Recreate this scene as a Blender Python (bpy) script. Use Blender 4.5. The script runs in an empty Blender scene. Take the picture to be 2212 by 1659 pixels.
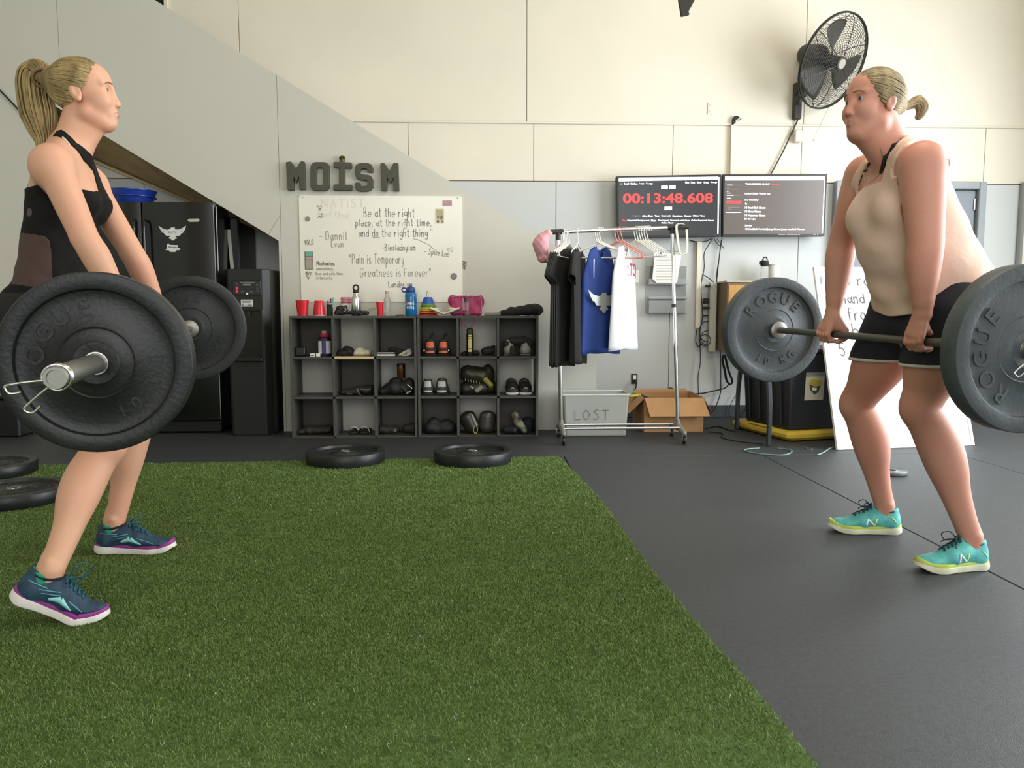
import bpy, math, random, numpy as np
from mathutils import Vector, Matrix
import openvdb as vdb
random.seed(7); RNG = np.random.default_rng(7)
SC = bpy.context.scene; COL = SC.collection
PI = math.pi

# ------------------------------------------------------------------ camera, world, lights, exposure
CAMZ = 0.88; FPX = 1650.0; PSI = math.radians(2.3); TH = math.atan(157.5/1650)
F0 = Vector((math.sin(PSI), math.cos(PSI), 0)); R0 = Vector((math.cos(PSI), -math.sin(PSI), 0)); Z0 = Vector((0, 0, 1))
FW = F0*math.cos(TH) - Z0*math.sin(TH); UP = F0*math.sin(TH) + Z0*math.cos(TH)
cam_d = bpy.data.cameras.new('camera'); cam = bpy.data.objects.new('camera', cam_d); COL.objects.link(cam)
cam_d.sensor_width = 36; cam_d.lens = 36*FPX/2212; cam_d.clip_start = 0.05; cam_d.clip_end = 200
cam.matrix_world = Matrix(((R0.x, UP.x, -FW.x, 0), (R0.y, UP.y, -FW.y, 0), (R0.z, UP.z, -FW.z, CAMZ), (0, 0, 0, 1)))
SC.camera = cam
SC.view_settings.view_transform = 'Standard'; SC.view_settings.look = 'None'
SC.view_settings.gamma = 1.0; SC.view_settings.exposure = 0.0; SC.view_settings.use_curve_mapping = False
SC.cycles.max_bounces = 6; SC.cycles.diffuse_bounces = 4; SC.cycles.glossy_bounces = 3
SC.cycles.transmission_bounces = 6; SC.cycles.transparent_max_bounces = 12
SC.cycles.caustics_reflective = False; SC.cycles.caustics_refractive = False
world = bpy.data.worlds.new('sky'); SC.world = world; world.use_nodes = True
wb = world.node_tree.nodes['Background']; wb.inputs[0].default_value = (0.80, 0.90, 1.0, 1); wb.inputs[1].default_value = 1.6

def area(name, loc, target, sx, sy, power, color):
    d = bpy.data.lights.new(name, 'AREA'); d.shape = 'RECTANGLE'; d.size = sx; d.size_y = sy; d.energy = power; d.color = color
    o = bpy.data.objects.new(name, d); COL.objects.link(o); o.location = loc
    o.rotation_euler = (Vector(target)-Vector(loc)).to_track_quat('-Z', 'Y').to_euler(); return o
area('daylight_right_door', (4.75, 3.1, 1.75), (0.5, 3.0, 1.0), 3.6, 3.0, 320, (0.90, 0.96, 1.0))
area('front_fill', (1.0, -3.9, 2.3), (0.6, 3.0, 1.5), 6.0, 3.4, 150, (1.0, 0.96, 0.90))  # unseen fill light added behind the camera
area('warm_overhead_fill', (1.6, 2.6, 4.6), (1.6, 2.9, 0), 1.2, 1.2, 55, (1.0, 0.86, 0.68))  # warm fill light added overhead, no fixture there

def ray(px, py):
    return FW + R0*((px-1106)/FPX) - UP*((py-829.5)/FPX)
def W(px, py, d):
    r = ray(px, py); return Vector((0, 0, CAMZ)) + r*(d/r.dot(F0))
def PY(px, py, y):
    r = ray(px, py); return Vector((0, 0, CAMZ)) + r*(y/r.y)
def PF(px, py, z=0.0):
    r = ray(px, py); return Vector((0, 0, CAMZ)) + r*((z-CAMZ)/r.z)

# ------------------------------------------------------------------ materials
def lin(h):
    if isinstance(h, str):
        h = h.lstrip('#'); c = [int(h[i:i+2], 16)/255 for i in (0, 2, 4)]
    else: c = list(h)
    return tuple(x/12.92 if x <= 0.04045 else ((x+0.055)/1.055)**2.4 for x in c)
_M = {}
def mat(key, col, rough=0.5, metal=0.0, var=0.0, scale=8.0, bump=0.0, bscale=60.0, col2=None, spec=0.5, emit=0.0,
        trans=0.0, alpha=1.0, sss=0.0, coat=0.0, stretch=None, sheen=0.0, detail=3.0):
    if key in _M: return _M[key]
    m = bpy.data.materials.new(key); m.use_nodes = True; nt = m.node_tree; N = nt.nodes; L = nt.links
    b = N['Principled BSDF']; c = lin(col)
    b.inputs['Base Color'].default_value = (*c, 1); b.inputs['Roughness'].default_value = rough; b.inputs['Metallic'].default_value = metal
    b.inputs['Specular IOR Level'].default_value = spec; b.inputs['Coat Weight'].default_value = coat
    b.inputs['Transmission Weight'].default_value = trans; b.inputs['Alpha'].default_value = alpha
    b.inputs['Sheen Weight'].default_value = sheen
    if sss: b.inputs['Subsurface Weight'].default_value = sss; b.inputs['Subsurface Radius'].default_value = (0.012, 0.005, 0.003); b.inputs['Subsurface Scale'].default_value = 1.0
    if emit: b.inputs['Emission Color'].default_value = (*c, 1); b.inputs['Emission Strength'].default_value = emit
    tc = None
    if var or bump or col2:
        tc = N.new('ShaderNodeTexCoord'); src = tc.outputs['Object']
        if stretch:
            mp = N.new('ShaderNodeMapping'); mp.inputs['Scale'].default_value = stretch; L.new(src, mp.inputs[0]); src = mp.outputs[0]
    if var or col2:
        n = N.new('ShaderNodeTexNoise'); n.inputs['Scale'].default_value = scale; n.inputs['Detail'].default_value = detail; L.new(src, n.inputs['Vector'])
        r = N.new('ShaderNodeValToRGB'); L.new(n.outputs[0], r.inputs[0]); r.color_ramp.elements[0].position = 0.3; r.color_ramp.elements[1].position = 0.7
        c2 = lin(col2) if col2 else c
        r.color_ramp.elements[0].color = (*[max(0, x*(1-var)) for x in c], 1)
        r.color_ramp.elements[1].color = (*[min(1, x*(1+var)) for x in c2], 1)
        L.new(r.outputs[0], b.inputs['Base Color'])
        if emit: L.new(r.outputs[0], b.inputs['Emission Color'])
    if bump:
        n2 = N.new('ShaderNodeTexNoise'); n2.inputs['Scale'].default_value = bscale; n2.inputs['Detail'].default_value = 4; L.new(src, n2.inputs['Vector'])
        bp = N.new('ShaderNodeBump'); bp.inputs['Strength'].default_value = bump; bp.inputs['Distance'].default_value = 0.004
        L.new(n2.outputs[0], bp.inputs['Height']); L.new(bp.outputs[0], b.inputs['Normal'])
    _M[key] = m; return m

# ------------------------------------------------------------------ object helpers
class MB:
    """collects shapes given in world coordinates; build() links them as one mesh object"""
    def __init__(s): s.v = []; s.f = []; s.m = []; s.mi = 0
    def add(s, vs, fs):
        o = len(s.v); s.v += [tuple(v) for v in vs]; s.f += [tuple(i+o for i in f) for f in fs]; s.m += [s.mi]*len(fs); return s
    def box(s, c, size, M=None, bev=0.0):
        c = Vector(c); x, y, z = [k/2 for k in size]; M = M or Matrix.Identity(3)
        if bev > 0:
            b = min(bev, x*.9, y*.9, z*.9); vs = []
            rings = [(z-b, -b), (z, 0)]
            def ring(zz, e):
                return [(x-e, -(y-e-b)), (x-e, y-e-b), (x-e-b, y-e), (-(x-e-b), y-e), (-(x-e), y-e-b), (-(x-e), -(y-e-b)), (-(x-e-b), -(y-e)), (x-e-b, -(y-e))], zz
            for zz, e in ((-z, b), (-z+b, 0), (z-b, 0), (z, b)):
                pts, q = ring(zz, e)
                for p in pts: vs.append(c + M @ Vector((p[0], p[1], q)))
            fs = []
            for k in range(3):
                for i in range(8):
                    j = (i+1) % 8; fs.append((k*8+i, k*8+j, k*8+8+j, k*8+8+i))
            fs.append(tuple(reversed(range(8)))); fs.append(tuple(range(24, 32)))
            return s.add(vs, fs)
        vs = [c + M @ Vector((sx*x, sy*y, sz*z)) for sx in (-1, 1) for sy in (-1, 1) for sz in (-1, 1)]
        return s.add(vs, [(0, 1, 3, 2), (4, 6, 7, 5), (0, 4, 5, 1), (2, 3, 7, 6), (0, 2, 6, 4), (1, 5, 7, 3)])
    def bx(s, a, b, bev=0.0):
        a = Vector(a); b = Vector(b); return s.box((a+b)/2, [abs(b[i]-a[i]) for i in range(3)], None, bev)
    def tube(s, pts, r, n=8, closed=False, cap=True):
        pts = [Vector(p) for p in pts]; m = len(pts)
        rr = r if hasattr(r, '__len__') else [r]*m
        t = [(pts[min(i+1, m-1)]-pts[max(i-1, 0)]) if not closed else (pts[(i+1) % m]-pts[i-1]) for i in range(m)]
        t = [x.normalized() if x.length > 1e-9 else Vector((0, 0, 1)) for x in t]
        a = t[0].orthogonal().normalized(); vs = []
        for i in range(m):
            a = (a - t[i]*a.dot(t[i])); a = a.normalized() if a.length > 1e-6 else t[i].orthogonal().normalized(); b = t[i].cross(a)
            for k in range(n):
                w = 2*PI*k/n; vs.append(pts[i] + (a*math.cos(w)+b*math.sin(w))*rr[i])
        fs = [(i*n+k, i*n+(k+1) % n, (i+1)*n+(k+1) % n, (i+1)*n+k) for i in range(m-1) for k in range(n)]
        if closed: fs += [((m-1)*n+k, (m-1)*n+(k+1) % n, (k+1) % n, k) for k in range(n)]
        elif cap: fs += [tuple(reversed(range(n))), tuple(range((m-1)*n, m*n))]
        return s.add(vs, fs)
    def cyl(s, a, b, r, r2=None, n=20): return s.tube([a, b], [r, r if r2 is None else r2], n)
    def lathe(s, prof, c=(0, 0, 0), M=None, n=32, arc=1.0):
        """prof: (radius, height) pairs about local z"""
        c = Vector(c); M = M or Matrix.Identity(3); vs = []; k = len(prof)
        full = arc >= 1; nn = n if full else n+1
        for i in range(nn):
            w = 2*PI*arc*i/n
            for r, h in prof: vs.append(c + M @ Vector((r*math.cos(w), r*math.sin(w), h)))
        fs = []
        for i in range(n):
            j = (i+1) % nn
            for q in range(k-1): fs.append((i*k+q, j*k+q, j*k+q+1, i*k+q+1))
        return s.add(vs, fs)
    def prism(s, poly, o, ax, ay, th):
        """2-D polygon in the plane (o, ax, ay), extruded by th along ax x ay"""
        o = Vector(o); ax = Vector(ax); ay = Vector(ay); az = ax.cross(ay).normalized()*th; n = len(poly)
        ar = sum(poly[i][0]*poly[(i+1) % n][1]-poly[(i+1) % n][0]*poly[i][1] for i in range(n))
        if ar < 0: poly = poly[::-1]
        vs = [o+ax*p[0]+ay*p[1] for p in poly]; vs += [v+az for v in vs]
        fs = [tuple(reversed(range(n))), tuple(range(n, 2*n))] + [(i, (i+1) % n, n+(i+1) % n, n+i) for i in range(n)]
        return s.add(vs, fs)
    def ball(s, c, r, n=14, M=None):
        c = Vector(c); r = (r, r, r) if not hasattr(r, '__len__') else r; M = M or Matrix.Identity(3); vs = []; h = n//2
        for i in range(1, h):
            for k in range(n): vs.append(c+M @ Vector((r[0]*math.sin(PI*i/h)*math.cos(2*PI*k/n), r[1]*math.sin(PI*i/h)*math.sin(2*PI*k/n), r[2]*math.cos(PI*i/h))))
        vs += [c+M @ Vector((0, 0, r[2])), c+M @ Vector((0, 0, -r[2]))]; T = len(vs)-2; B = T+1
        fs = [(i*n+k, (i+1)*n+k, (i+1)*n+(k+1) % n, i*n+(k+1) % n) for i in range(h-2) for k in range(n)]
        fs += [(T, k, (k+1) % n) for k in range(n)] + [(B, (h-2)*n+(k+1) % n, (h-2)*n+k) for k in range(n)]
        return s.add(vs, fs)
    def sheet(s, grid, th=0.0):
        """grid[i][j] of points -> a quad sheet"""
        n = len(grid); m = len(grid[0])
        return s.add([p for row in grid for p in row], [(i*m+j, (i+1)*m+j, (i+1)*m+j+1, i*m+j+1) for i in range(n-1) for j in range(m-1)])
    def build(s, name, mt, parent=None, smooth=None, solid=0.0, bevel=0.0, subsurf=0):
        base = Vector(parent['_b']) if parent is not None and '_b' in parent else Vector((0, 0, 0))
        me = bpy.data.meshes.new(name); me.from_pydata([tuple(Vector(v)-base) for v in s.v], [], s.f)
        for q in (mt if isinstance(mt, (list, tuple)) else [mt]): me.materials.append(q)
        if isinstance(mt, (list, tuple)): me.polygons.foreach_set('material_index', s.m)
        o = bpy.data.objects.new(name, me); COL.objects.link(o)
        if parent is not None: o.parent = parent; o['_b'] = tuple(base)
        if smooth: smooth_mesh(me, smooth)
        if bevel: q = o.modifiers.new('b', 'BEVEL'); q.width = bevel; q.segments = 2; q.limit_method = 'ANGLE'
        if solid: q = o.modifiers.new('s', 'SOLIDIFY'); q.thickness = solid; q.offset = 0
        if subsurf: q = o.modifiers.new('u', 'SUBSURF'); q.levels = subsurf; q.render_levels = subsurf
        return o
def smooth_mesh(me, ang=40):
    me.polygons.foreach_set('use_smooth', [True]*len(me.polygons))
    if ang < 179:
        try: me.set_sharp_from_angle(angle=math.radians(ang))
        except Exception: pass
def tag(o, label=None, cat=None, group=None, kind=None):
    if label: o['label'] = label
    if cat: o['category'] = cat
    if group: o['group'] = group
    if kind: o['kind'] = kind
    return o
def thing(name, base, label, cat, group=None):
    o = bpy.data.objects.new(name, None); COL.objects.link(o); o.location = Vector(base); o['_b'] = tuple(Vector(base)); o.empty_display_size = 0.05
    return tag(o, label, cat, group)
def children_of(o): return [c for c in COL.objects if c.parent == o]
def copy_thing(root, loc, rotz=None, label=None, group=None):
    r = root.copy(); COL.objects.link(r); r.location = loc
    if rotz is not None: r.rotation_euler = (0, 0, rotz)
    if label: r['label'] = label
    if group: r['group'] = group
    def rec(src, dst):
        for ch in list(src.children):
            c = ch.copy(); COL.objects.link(c); c.parent = dst; rec(ch, c)
    rec(root, r); return r
def frame(x, z):
    """3x3 matrix whose columns are x, z cross x, z (orthonormalised, z kept)"""
    z = Vector(z).normalized(); x = Vector(x); x = (x-z*x.dot(z)).normalized(); y = z.cross(x)
    return Matrix((x, y, z)).transposed()
def bez(pts, n=8, closed=False):
    """Catmull-Rom through points"""
    P = [Vector(p) for p in pts]; out = []; m = len(P)
    for i in range(m if closed else m-1):
        a, b, c, d = (P[(i-1) % m] if closed or i > 0 else P[0]), P[i], P[(i+1) % m], (P[(i+2) % m] if closed or i+2 < m else P[-1])
        for k in range(n):
            t = k/n; out.append(0.5*((2*b)+(c-a)*t+(2*a-5*b+4*c-d)*t*t+(3*b-a-3*c+d)*t**3))
    if not closed: out.append(P[-1])
    return out

# ------------------------------------------------------------------ signed-distance modelling (numpy -> OpenVDB -> mesh)
def A(v): return np.array(tuple(v), dtype=np.float32)
class Field:
    def __init__(s, lo, hi, h=0.004, bg=0.05, name=''):
        s.h = h; s.lo = A(lo); s.n = np.ceil((A(hi)-s.lo)/h).astype(int)+1; s.bg = bg
        s.a = np.full(tuple(s.n), bg, dtype=np.float32)
    def blk(s, lo, hi):
        i0 = np.maximum(np.floor((lo-s.lo)/s.h).astype(int), 0); i1 = np.minimum(np.ceil((hi-s.lo)/s.h).astype(int)+1, s.n)
        if np.any(i1 <= i0): return None
        sl = tuple(slice(i0[k], i1[k]) for k in range(3))
        ax = [(np.arange(i0[k], i1[k], dtype=np.float32)*s.h+s.lo[k]) for k in range(3)]
        return sl, ax[0][:, None, None], ax[1][None, :, None], ax[2][None, None, :]
    def _op(s, sl, d, k, op):
        a = s.a[sl]
        if op == 'add':
            if k > 0: hh = np.maximum(k-np.abs(a-d), 0)/k; s.a[sl] = np.minimum(a, d)-hh*hh*k*0.25
            else: s.a[sl] = np.minimum(a, d)
        elif op == 'sub':
            if k > 0: hh = np.maximum(k-np.abs(a+d), 0)/k; s.a[sl] = np.maximum(a, -d)+hh*hh*k*0.25
            else: s.a[sl] = np.maximum(a, -d)
    def econe(s, p0, p1, r0, r1, side=None, k=0.02, op='add'):
        """rounded cone with an elliptic section. r = radius or (along side, across side)"""
        p0 = A(p0); p1 = A(p1); r0 = (r0, r0) if not hasattr(r0, '__len__') else r0; r1 = (r1, r1) if not hasattr(r1, '__len__') else r1
        R = max(*r0, *r1)+s.h*3+max(k, 0.01); lo = np.minimum(p0, p1)-R; hi = np.maximum(p0, p1)+R
        B = s.blk(lo, hi)
        if B is None: return s
        sl, X, Y, Z = B; ax = p1-p0; L = float(np.linalg.norm(ax)); ax = ax/max(L, 1e-9)
        X = X-p0[0]; Y = Y-p0[1]; Z = Z-p0[2]; u = X*ax[0]+Y*ax[1]+Z*ax[2]; t = np.clip(u/max(L, 1e-9), 0, 1)
        if side is None:
            rr = r0[0]+(r1[0]-r0[0])*t; q = u-t*L; d2 = X*X+Y*Y+Z*Z-u*u+q*q; d = np.sqrt(np.maximum(d2, 0))-rr
        else:
            sd = A(side); sd = sd-ax*sd.dot(ax); sd /= np.linalg.norm(sd); fr = np.cross(ax, sd)
            a = r0[0]+(r1[0]-r0[0])*t; b = r0[1]+(r1[1]-r0[1])*t; c = np.minimum(a, b)
            x = X*sd[0]+Y*sd[1]+Z*sd[2]; y = X*fr[0]+Y*fr[1]+Z*fr[2]; q = u-t*L
            k0 = np.sqrt((x/a)**2+(y/b)**2+(q/c)**2); k1 = np.sqrt((x/a**2)**2+(y/b**2)**2+(q/c**2)**2)+1e-6; d = k0*(k0-1)/k1
        s._op(sl, d.astype(np.float32), k, op); return s
    def ell(s, c, r, M=None, k=0.02, op='add'):
        """ellipsoid, M: 3x3 whose columns are its axes"""
        c = A(c); r = A(r if hasattr(r, '__len__') else (r, r, r)); R = float(max(r))+s.h*3+max(k, 0.01); B = s.blk(c-R, c+R)
        if B is None: return s
        sl, X, Y, Z = B; X = X-c[0]; Y = Y-c[1]; Z = Z-c[2]
        if M is not None:
            M = np.array(M, dtype=np.float32)
            x = X*M[0, 0]+Y*M[1, 0]+Z*M[2, 0]; y = X*M[0, 1]+Y*M[1, 1]+Z*M[2, 1]; z = X*M[0, 2]+Y*M[1, 2]+Z*M[2, 2]
        else: x, y, z = X, Y, Z
        k0 = np.sqrt((x/r[0])**2+(y/r[1])**2+(z/r[2])**2); k1 = np.sqrt((x/r[0]**2)**2+(y/r[1]**2)**2+(z/r[2]**2)**2)+1e-6
        s._op(sl, (k0*(k0-1)/k1).astype(np.float32), k, op); return s
    def rbox(s, c, r, M=None, rad=0.005, k=0.0, op='add'):
        c = A(c); r = A(r); R = float(np.linalg.norm(r))+s.h*3+max(k, 0.01); B = s.blk(c-R, c+R)
        if B is None: return s
        sl, X, Y, Z = B; X = X-c[0]; Y = Y-c[1]; Z = Z-c[2]
        if M is not None:
            M = np.array(M, dtype=np.float32)
            x = X*M[0, 0]+Y*M[1, 0]+Z*M[2, 0]; y = X*M[0, 1]+Y*M[1, 1]+Z*M[2, 1]; z = X*M[0, 2]+Y*M[1, 2]+Z*M[2, 2]
        else: x, y, z = X, Y, Z
        qx = np.abs(x)-r[0]+rad; qy = np.abs(y)-r[1]+rad; qz = np.abs(z)-r[2]+rad
        d = np.sqrt(np.maximum(qx, 0)**2+np.maximum(qy, 0)**2+np.maximum(qz, 0)**2)+np.minimum(np.maximum(qx, np.maximum(qy, qz)), 0)-rad
        s._op(sl, d.astype(np.float32), k, op); return s
    def chain(s, pts, rs, side=None, k=0.02, op='add'):
        for i in range(len(pts)-1): s.econe(pts[i], pts[i+1], rs[i], rs[i+1], side, k, op)
        return s
    def cut(s, fn):
        """intersect with fn(x,y,z) <= 0"""
        X = (np.arange(s.n[0], dtype=np.float32)*s.h+s.lo[0])[:, None, None]; Y = (np.arange(s.n[1], dtype=np.float32)*s.h+s.lo[1])[None, :, None]
        Z = (np.arange(s.n[2], dtype=np.float32)*s.h+s.lo[2])[None, None, :]
        s.a = np.maximum(s.a, fn(X, Y, Z).astype(np.float32)); return s
    def disp(s, fn):
        X = (np.arange(s.n[0], dtype=np.float32)*s.h+s.lo[0])[:, None, None]; Y = (np.arange(s.n[1], dtype=np.float32)*s.h+s.lo[1])[None, :, None]
        Z = (np.arange(s.n[2], dtype=np.float32)*s.h+s.lo[2])[None, None, :]
        s.a = s.a+fn(X, Y, Z).astype(np.float32); return s
    def offset(s, t): s.a = s.a-t; return s
    def clone(s):
        f = Field.__new__(Field); f.h = s.h; f.lo = s.lo; f.n = s.n; f.bg = s.bg; f.a = s.a.copy(); return f
    def sample(s, p):
        q = (A(p)-s.lo)/s.h; i = np.floor(q).astype(int)
        if np.any(i < 0) or np.any(i >= s.n-1): return s.bg
        f = q-i; c = s.a[i[0]:i[0]+2, i[1]:i[1]+2, i[2]:i[2]+2]
        c = c[0]*(1-f[0])+c[1]*f[0]; c = c[0]*(1-f[1])+c[1]*f[1]; return float(c[0]*(1-f[2])+c[1]*f[2])
    def hit(s, p, d, mx=0.4):
        """march from p along d to the surface"""
        p = Vector(p); d = Vector(d).normalized(); t = 0
        while t < mx:
            v = s.sample(p+d*t)
            if v < 0.0004: return p+d*t
            t += max(min(v, 0.03)*0.7, s.h*0.3)
        return None
    def build(s, name, mt, parent=None, base=None, smooth_iter=0):
        g = vdb.FloatGrid(s.bg); a = np.clip(s.a, -s.bg, s.bg)
        a[0], a[-1] = s.bg, s.bg; a[:, 0], a[:, -1] = s.bg, s.bg; a[:, :, 0], a[:, :, -1] = s.bg, s.bg
        g.copyFromArray(np.ascontiguousarray(a), tolerance=0.0)
        P, Q = g.convertToQuads(isovalue=0.0)
        P = P*s.h+s.lo; b = A(parent['_b']) if parent is not None else (A(base) if base is not None else A((0, 0, 0))); P = P-b
        me = bpy.data.meshes.new(name); nv = len(P); nf = len(Q); Q = Q[:, ::-1]
        me.vertices.add(nv); me.vertices.foreach_set('co', P.astype(np.float32).ravel())
        me.loops.add(nf*4); me.loops.foreach_set('vertex_index', Q.astype(np.int32).ravel())
        me.polygons.add(nf); me.polygons.foreach_set('loop_start', np.arange(nf, dtype=np.int32)*4)
        me.update(calc_edges=True); me.validate(); me.polygons.foreach_set('use_smooth', [True]*len(me.polygons))
        me.materials.append(mt); o = bpy.data.objects.new(name, me); COL.objects.link(o)
        if parent is not None: o.parent = parent; o['_b'] = parent['_b']
        elif base is not None: o.location = base; o['_b'] = tuple(Vector(base))
        if smooth_iter: q = o.modifiers.new('sm', 'SMOOTH'); q.iterations = smooth_iter; q.factor = 0.5
        return o

# ------------------------------------------------------------------ writing
G = {  # hand-printed strokes: width, then polylines on a grid (baseline 0, x-height 6, cap height 10)
'a': (6, '51,42,20,03,25,44,56;56,51,60'), 'b': (6, '0A,00;03,25,44,52,30,01'), 'c': (5, '45,26,03,10,30,41'), 'd': (6, '52,30,02,15,45,53;5A,50'),
'e': (6, '03,53,45,26,04,01,20,41'), 'f': (5, '4A,2A,18,10;06,36'), 'g': (6, '55,26,04,12,42,55;56,5x,3z,0y'), 'h': (6, '0A,00;04,26,45,40'),
'i': (3, '16,10;19,18'), 'k': (5, '0A,00;46,03,40'), 'l': (3, '1A,10'), 'm': (9, '06,00;04,26,35,30;34,56,65,60'), 'n': (6, '06,00;04,26,45,40'),
'o': (6, '26,03,20,42,45,26'), 'p': (6, '06,0z;05,26,45,42,20,02'), 'r': (5, '06,00;03,15,36'), 's': (5, '45,26,04,33,41,20,01'), 't': (5, '2A,21,30,40;07,47'),
'u': (6, '06,02,10,31,46;46,40'), 'v': (5, '06,20,46'), 'w': (8, '06,10,35,50,66'), 'y': (6, '06,11,31;46,3x,0z'), 'z': (5, '06,46,00,40'),
'B': (7, '0A,00;0A,3A,48,25,05;25,52,30,00'), 'D': (8, '0A,00;0A,4A,65,40,00'), 'E': (6, '4A,0A,00,40;05,35'), 'P': (7, '0A,00;0A,4A,57,35,05'),
'T': (7, '0A,6A;3A,30'), 'G': (8, '68,4A,1A,05,10,40,64,34'), 'F': (6, '0A,00;0A,5A;05,35'), 'L': (6, '0A,00,50'), 'S': (7, '59,3A,18,36,52,20,01'),
'M': (9, '00,0A,34,6A,60'), 'Y': (7, '0A,35,6A;35,30'), 'U': (7, '0A,02,20,42,5A'), 'O': (8, '3A,05,30,65,3A'), 'N': (8, '00,0A,60,6A'), 'W': (9, '0A,20,48,50,7A'),
'A': (8, '00,3A,60;14,54'), 'R': (7, '0A,00;0A,4A,57,05;25,60'), 'C': (7, '58,3A,05,20,51'), '5': (7, '5A,1A,06,36,53,30,01'), '0': (7, '3A,05,30,55,3A'), '1': (4, '08,2A,20'),
',': (3, '11,0y'), '.': (3, '10,11'), '-': (6, '04,54'), '"': (4, '0A,07;2A,27'), "'": (2, '1A,17'), ':': (3, '15,14;11,10')}
_d = {**{str(i): i for i in range(10)}, 'A': 10, 'x': -1, 'y': -2, 'z': -4}
SHARP = set('EFLTMNAYvwzk')
def strokes(text, jitter=0.25):
    x = 0.0; out = []
    for ch in text:
        if ch == ' ': x += 5; continue
        w, s = G.get(ch) or G.get(ch.upper()) or G.get(ch.lower()) or G['l']; jy = random.uniform(-jitter, jitter)
        for pl in s.split(';'):
            p = [Vector((x+_d[q[0]], _d[q[1]]+jy, 0)) for q in pl.split(',')]
            out.append(bez(p, 5) if (len(p) > 2 and ch not in SHARP) else p)
        x += w+1.4
    return out, x
def handwrite(text, o, ax, ay, nrm, width, mt, parent, name='handwriting', pen=0.0022, slant=0.0, rot=0.0, height=None, label=None):
    """text whose left baseline is at o and which is `width` long"""
    st, tw = strokes(text); sx = width/tw; sy = height/10 if height else sx
    ax = Vector(ax).normalized(); ay = Vector(ay).normalized(); n = Vector(nrm).normalized()
    if rot: ax, ay = ax*math.cos(rot)+ay*math.sin(rot), ay*math.cos(rot)-ax*math.sin(rot)
    mb = MB()
    for pl in st:
        q = [Vector(o)+ax*(p.x*sx+p.y*sy*slant)+ay*(p.y*sy)+n*0.0012 for p in pl]
        for i in range(len(q)-1):
            d = q[i+1]-q[i]
            if d.length < 1e-6: continue
            s_ = n.cross(d).normalized()*pen/2; e = d.normalized()*pen*0.3; cnt = len(mb.f)*1.5e-6*n
            mb.add([q[i]-s_-e+cnt, q[i]+s_-e+cnt, q[i+1]+s_+e+cnt, q[i+1]-s_+e+cnt], [(0, 1, 2, 3)])
    ob = mb.build(name, mt, parent); ob['kind'] = 'stuff'
    if label: ob['label'] = label
    return ob
def scribble(lines, mt, parent, nrm, pen=0.0015, name='drawing'):
    mb = MB(); n = Vector(nrm).normalized()
    for q in lines:
        q = [Vector(p)+n*0.0012 for p in q]
        for i in range(len(q)-1):
            d = q[i+1]-q[i]
            if d.length < 1e-6: continue
            s_ = n.cross(d).normalized()*pen/2
            mb.add([q[i]-s_, q[i]+s_, q[i+1]+s_, q[i+1]-s_], [(0, 1, 2, 3)])
    ob = mb.build(name, mt, parent); ob['kind'] = 'stuff'; return ob
_TC = {}
def text_mesh(text, bold=0.0, ext=0.0):
    key = (text, bold, ext)
    if key in _TC: return _TC[key]
    c = bpy.data.curves.new('t', 'FONT'); c.body = text; c.size = 1; c.offset = bold; c.extrude = ext; c.resolution_u = 3
    o = bpy.data.objects.new('t', c); COL.objects.link(o); dg = bpy.context.evaluated_depsgraph_get(); dg.update()
    me = bpy.data.meshes.new_from_object(o.evaluated_get(dg)); vs = [v.co.copy() for v in me.vertices]; fs = [tuple(p.vertices) for p in me.polygons]
    bpy.data.objects.remove(o); bpy.data.curves.remove(c); bpy.data.meshes.remove(me)
    x0 = min(v.x for v in vs); x1 = max(v.x for v in vs); y0 = min(v.y for v in vs); y1 = max(v.y for v in vs)
    _TC[key] = (vs, fs, x0, x1, y0, y1); return _TC[key]
def put_text(mb, text, o, ax, ay, width=None, height=None, align='l', bold=0.0, ext=0.0, lift=0.0008):
    """flat text; o = left/centre baseline point. width and height in metres (box of the glyphs)"""
    vs, fs, x0, x1, y0, y1 = text_mesh(text, bold, ext); ax = Vector(ax).normalized(); ay = Vector(ay).normalized(); n = ax.cross(ay)
    sy = height/(y1-y0) if height else width/(x1-x0); sx = width/(x1-x0) if width else sy
    off = -x0 if align == 'l' else -(x0+x1)/2
    return mb.add([Vector(o)+ax*((v.x+off)*sx)+ay*((v.y-y0)*sy)+n*(lift+v.z*min(sx, sy)) for v in vs], fs)
# ------------------------------------------------------------------ materials used in the room
M_cream = mat('paint_cream', '#e4dcca', 0.75, var=0.04, scale=1.2, bump=0.15, bscale=30)
M_grey = mat('paint_blue_grey', '#c8cac7', 0.7, var=0.03, scale=1.2, bump=0.12, bscale=30)
M_stair = mat('paint_warm_grey', '#cdcbbf', 0.7, var=0.03, scale=0.8, bump=0.12, bscale=30)
M_soffit = mat('bare_plywood', '#a98f66', 0.8, var=0.15, scale=3, stretch=(1, 6, 6))
M_gap = mat('dark_joint', '#5a5145', 0.9)
M_rubber = mat('rubber_mat', '#333638', 0.55, var=0.22, scale=60, bump=0.35, bscale=420, spec=0.5)
M_black = mat('black_plastic', '#131313', 0.4, spec=0.5)
M_gloss = mat('gloss_black', '#0b0c0b', 0.16, spec=0.6)
M_blk2 = mat('matt_black', '#1b1b1a', 0.7)
M_white = mat('white_plastic', '#f2f0ea', 0.4)
M_board = mat('whiteboard_face', '#efebdd', 0.22, var=0.03, scale=3, spec=0.5)
M_steel = mat('brushed_steel', '#d9d7d0', 0.25, metal=1.0)
M_chrome = mat('chrome', '#e6e6e4', 0.12, metal=1.0)
M_ink = mat('marker_ink', '#4b4a48', 0.6)
M_ink2 = mat('faded_marker_ink', '#9c988e', 0.6)
M_door = mat('door_paint', '#7c8287', 0.5, var=0.05, scale=3)
X3 = Vector((1, 0, 0)); Y3 = Vector((0, 1, 0)); Zv = Vector((0, 0, 1))
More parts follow.
